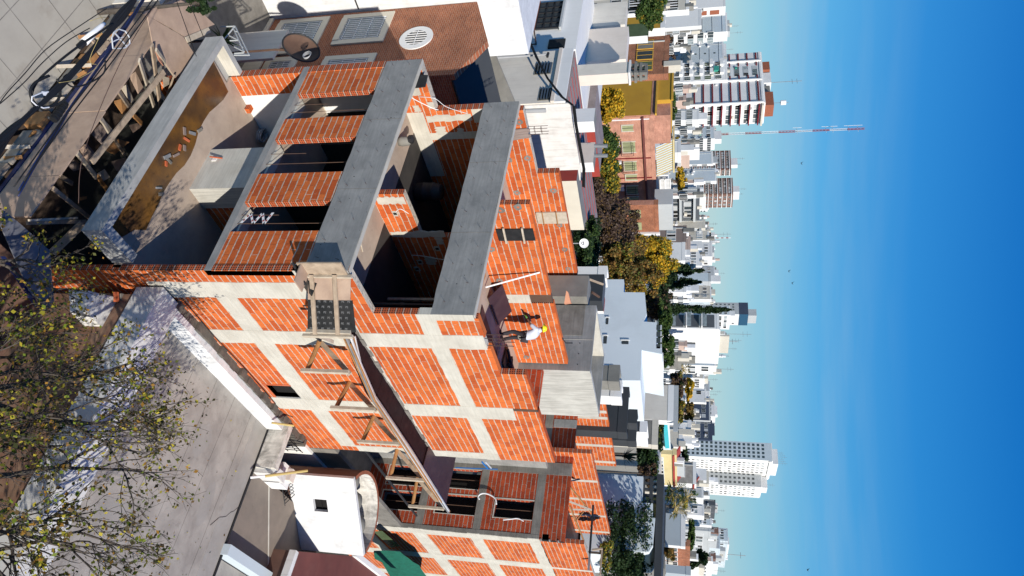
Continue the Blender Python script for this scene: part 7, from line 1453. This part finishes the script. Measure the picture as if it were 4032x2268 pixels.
    B('bare_tree', 'leafless grey tree before the pale far walls', 2640, 190, 32, 48, 160, 'leaf_brown', 38, bare=True, n=20, per=40)
    B('street_tree', 'small yellow tree at the root of the red and white mast', 2662, 570, 16, 26, 140, 'leaf_yellow', 39, n=16)
    B('vine', 'dark trailing plant over the shaded terrace of the modern house', 2410, 1690, 28, 30, 46, 'leaf_dark', 40, n=12, cat='plant', size=.1)
    c = und(2455, 1795, 50); g = random.Random(8); t = thing('yucca', 'black spiky yucca on the white terrace', 'plant', c-o((0, 0, 1.2))); s = MB()
    for i in range(40):
        a = g.uniform(0, 6.28); e = g.uniform(-.2, 1.4); d = o((math.cos(a)*math.cos(e), math.sin(a)*math.cos(e), math.sin(e))); sd = d.cross(o((0, 0, 1))).normalized()*.05; s.poly([c-sd, c+d*.5-sd, c+d*.95, c+d*.5+sd, c+sd], 'leaf_dark')
    s.build('leaves', t); s = MB(); s.tube([c-o((0, 0, 1.2)), c], .06, 'bark', 6); s.build('stem', t)
trees()

# =============== give look-alikes their own place-based labels ===============
NTH = ['first', 'second', 'third', 'fourth', 'fifth', 'sixth', 'seventh', 'eighth', 'ninth', 'tenth', 'eleventh', 'twelfth', '13th', '14th', '15th', '16th', '17th', '18th', '19th', '20th']
def where(o):
    if o.type == 'MESH' and len(o.data.vertices): c = sum((Vector(v.co) for v in list(o.data.vertices)[:24]), Vector())/min(24, len(o.data.vertices)); return o.location+c
    return o.location
def ordinal(group, key, text, start=None):
    L = [o for o in COL.objects if o.parent is None and o.get('group') == group and (start is None or o['label'].startswith(start))]
    L.sort(key=lambda o: key(where(o)))
    for i, o in enumerate(L): o['label'] = text % (NTH[i] if i < 20 else '%dth' % (i+1))
ordinal('scrap timbers in the pit', lambda p: p.x, 'scrap timber in the dark pit before the canopy, %s from the far end')
ordinal('plywood offcuts in the pit', lambda p: p.x, 'plywood offcut in the dark pit before the canopy, %s from the far end')
ordinal('chunks in the canopy puddle', lambda p: p.x, 'broken chunk in the rust-brown canopy puddle, %s from the far end')
ordinal('timber battens bundled on the safety deck', lambda p: -p.x, 'long timber batten in the bundle on the safety deck, %s from the outer edge')
ordinal('metal battens bundled on the safety deck', lambda p: -p.x, 'long silver metal batten in the safety deck bundle, %s from the outer edge')
ordinal('steel props on the balcony', lambda p: p.y, 'rusty steel prop at the right end of the balcony, %s from the parapet')
ordinal('timber props in the balcony room', lambda p: p.y, 'timber prop in the shaded balcony room, %s from the parapet')
ordinal('cables of the black overhead bundle', lambda p: p.y, 'black cable in the thick overhead bundle, %s counting from the road side')
ordinal('blue cables of the overhead bundle', lambda p: p.y, 'dark blue cable beside the black bundle, %s counting from the road side')
ordinal('straight lines inside the bundle', lambda p: p.y, 'straight thin black line beside the blue cables, %s from the road')
ordinal('black lines leaving over the paving', lambda p: p.y, 'black line leaving the bundle over the paving, %s from the road')
ordinal('timbers on the pavement side of the hoarding', lambda p: p.x, 'timber lying outside the hoarding under the cables, %s from the far end')
ordinal('cables crossing the cream wall', lambda p: p.z, 'black cable crossing the cream wall with louvre windows, %s from below')
ordinal('cables along the white side wall', lambda p: p.z, 'black cable along the top of the weathered white wall, %s from below')
ordinal('chunks on the broken white wall', lambda p: p.x, 'rubble chunk on the broken white wall top, %s from the hoarding')
rowk = lambda p: (p-CAM).dot(R)/(p-CAM).dot(F)
ordinal('birds in the sky', rowk, 'small dark bird in the blue sky, %s counting along the skyline from the banded tower')
ordinal('bars across the weathered yard', rowk, 'dark bar lying across the weathered yard roofs, %s from the left wall of the site')
for m_ in ('white', 'bright', 'cream', 'grey', 'weathered', 'pink'):
    w_ = {'white': 'off-white', 'bright': 'bright white', 'pink': 'pinkish'}.get(m_, m_)
    ordinal('small %s houses in the middle distance' % m_, rowk, 'small '+w_+' rooftop house in the middle distance, %s counting from the banded tower')
for g_ in sorted({o.get('group') for o in COL.objects if o.get('group', '').startswith('far ')}):
    L = [o for o in COL.objects if o.parent is None and o.get('group') == g_]; L.sort(key=lambda o: rowk(o.location))
    for i, o in enumerate(L):
        if len(L) > 1: o['label'] = o['label'].replace(' in the low skyline', '') + ', ' + NTH[i] + ' along'
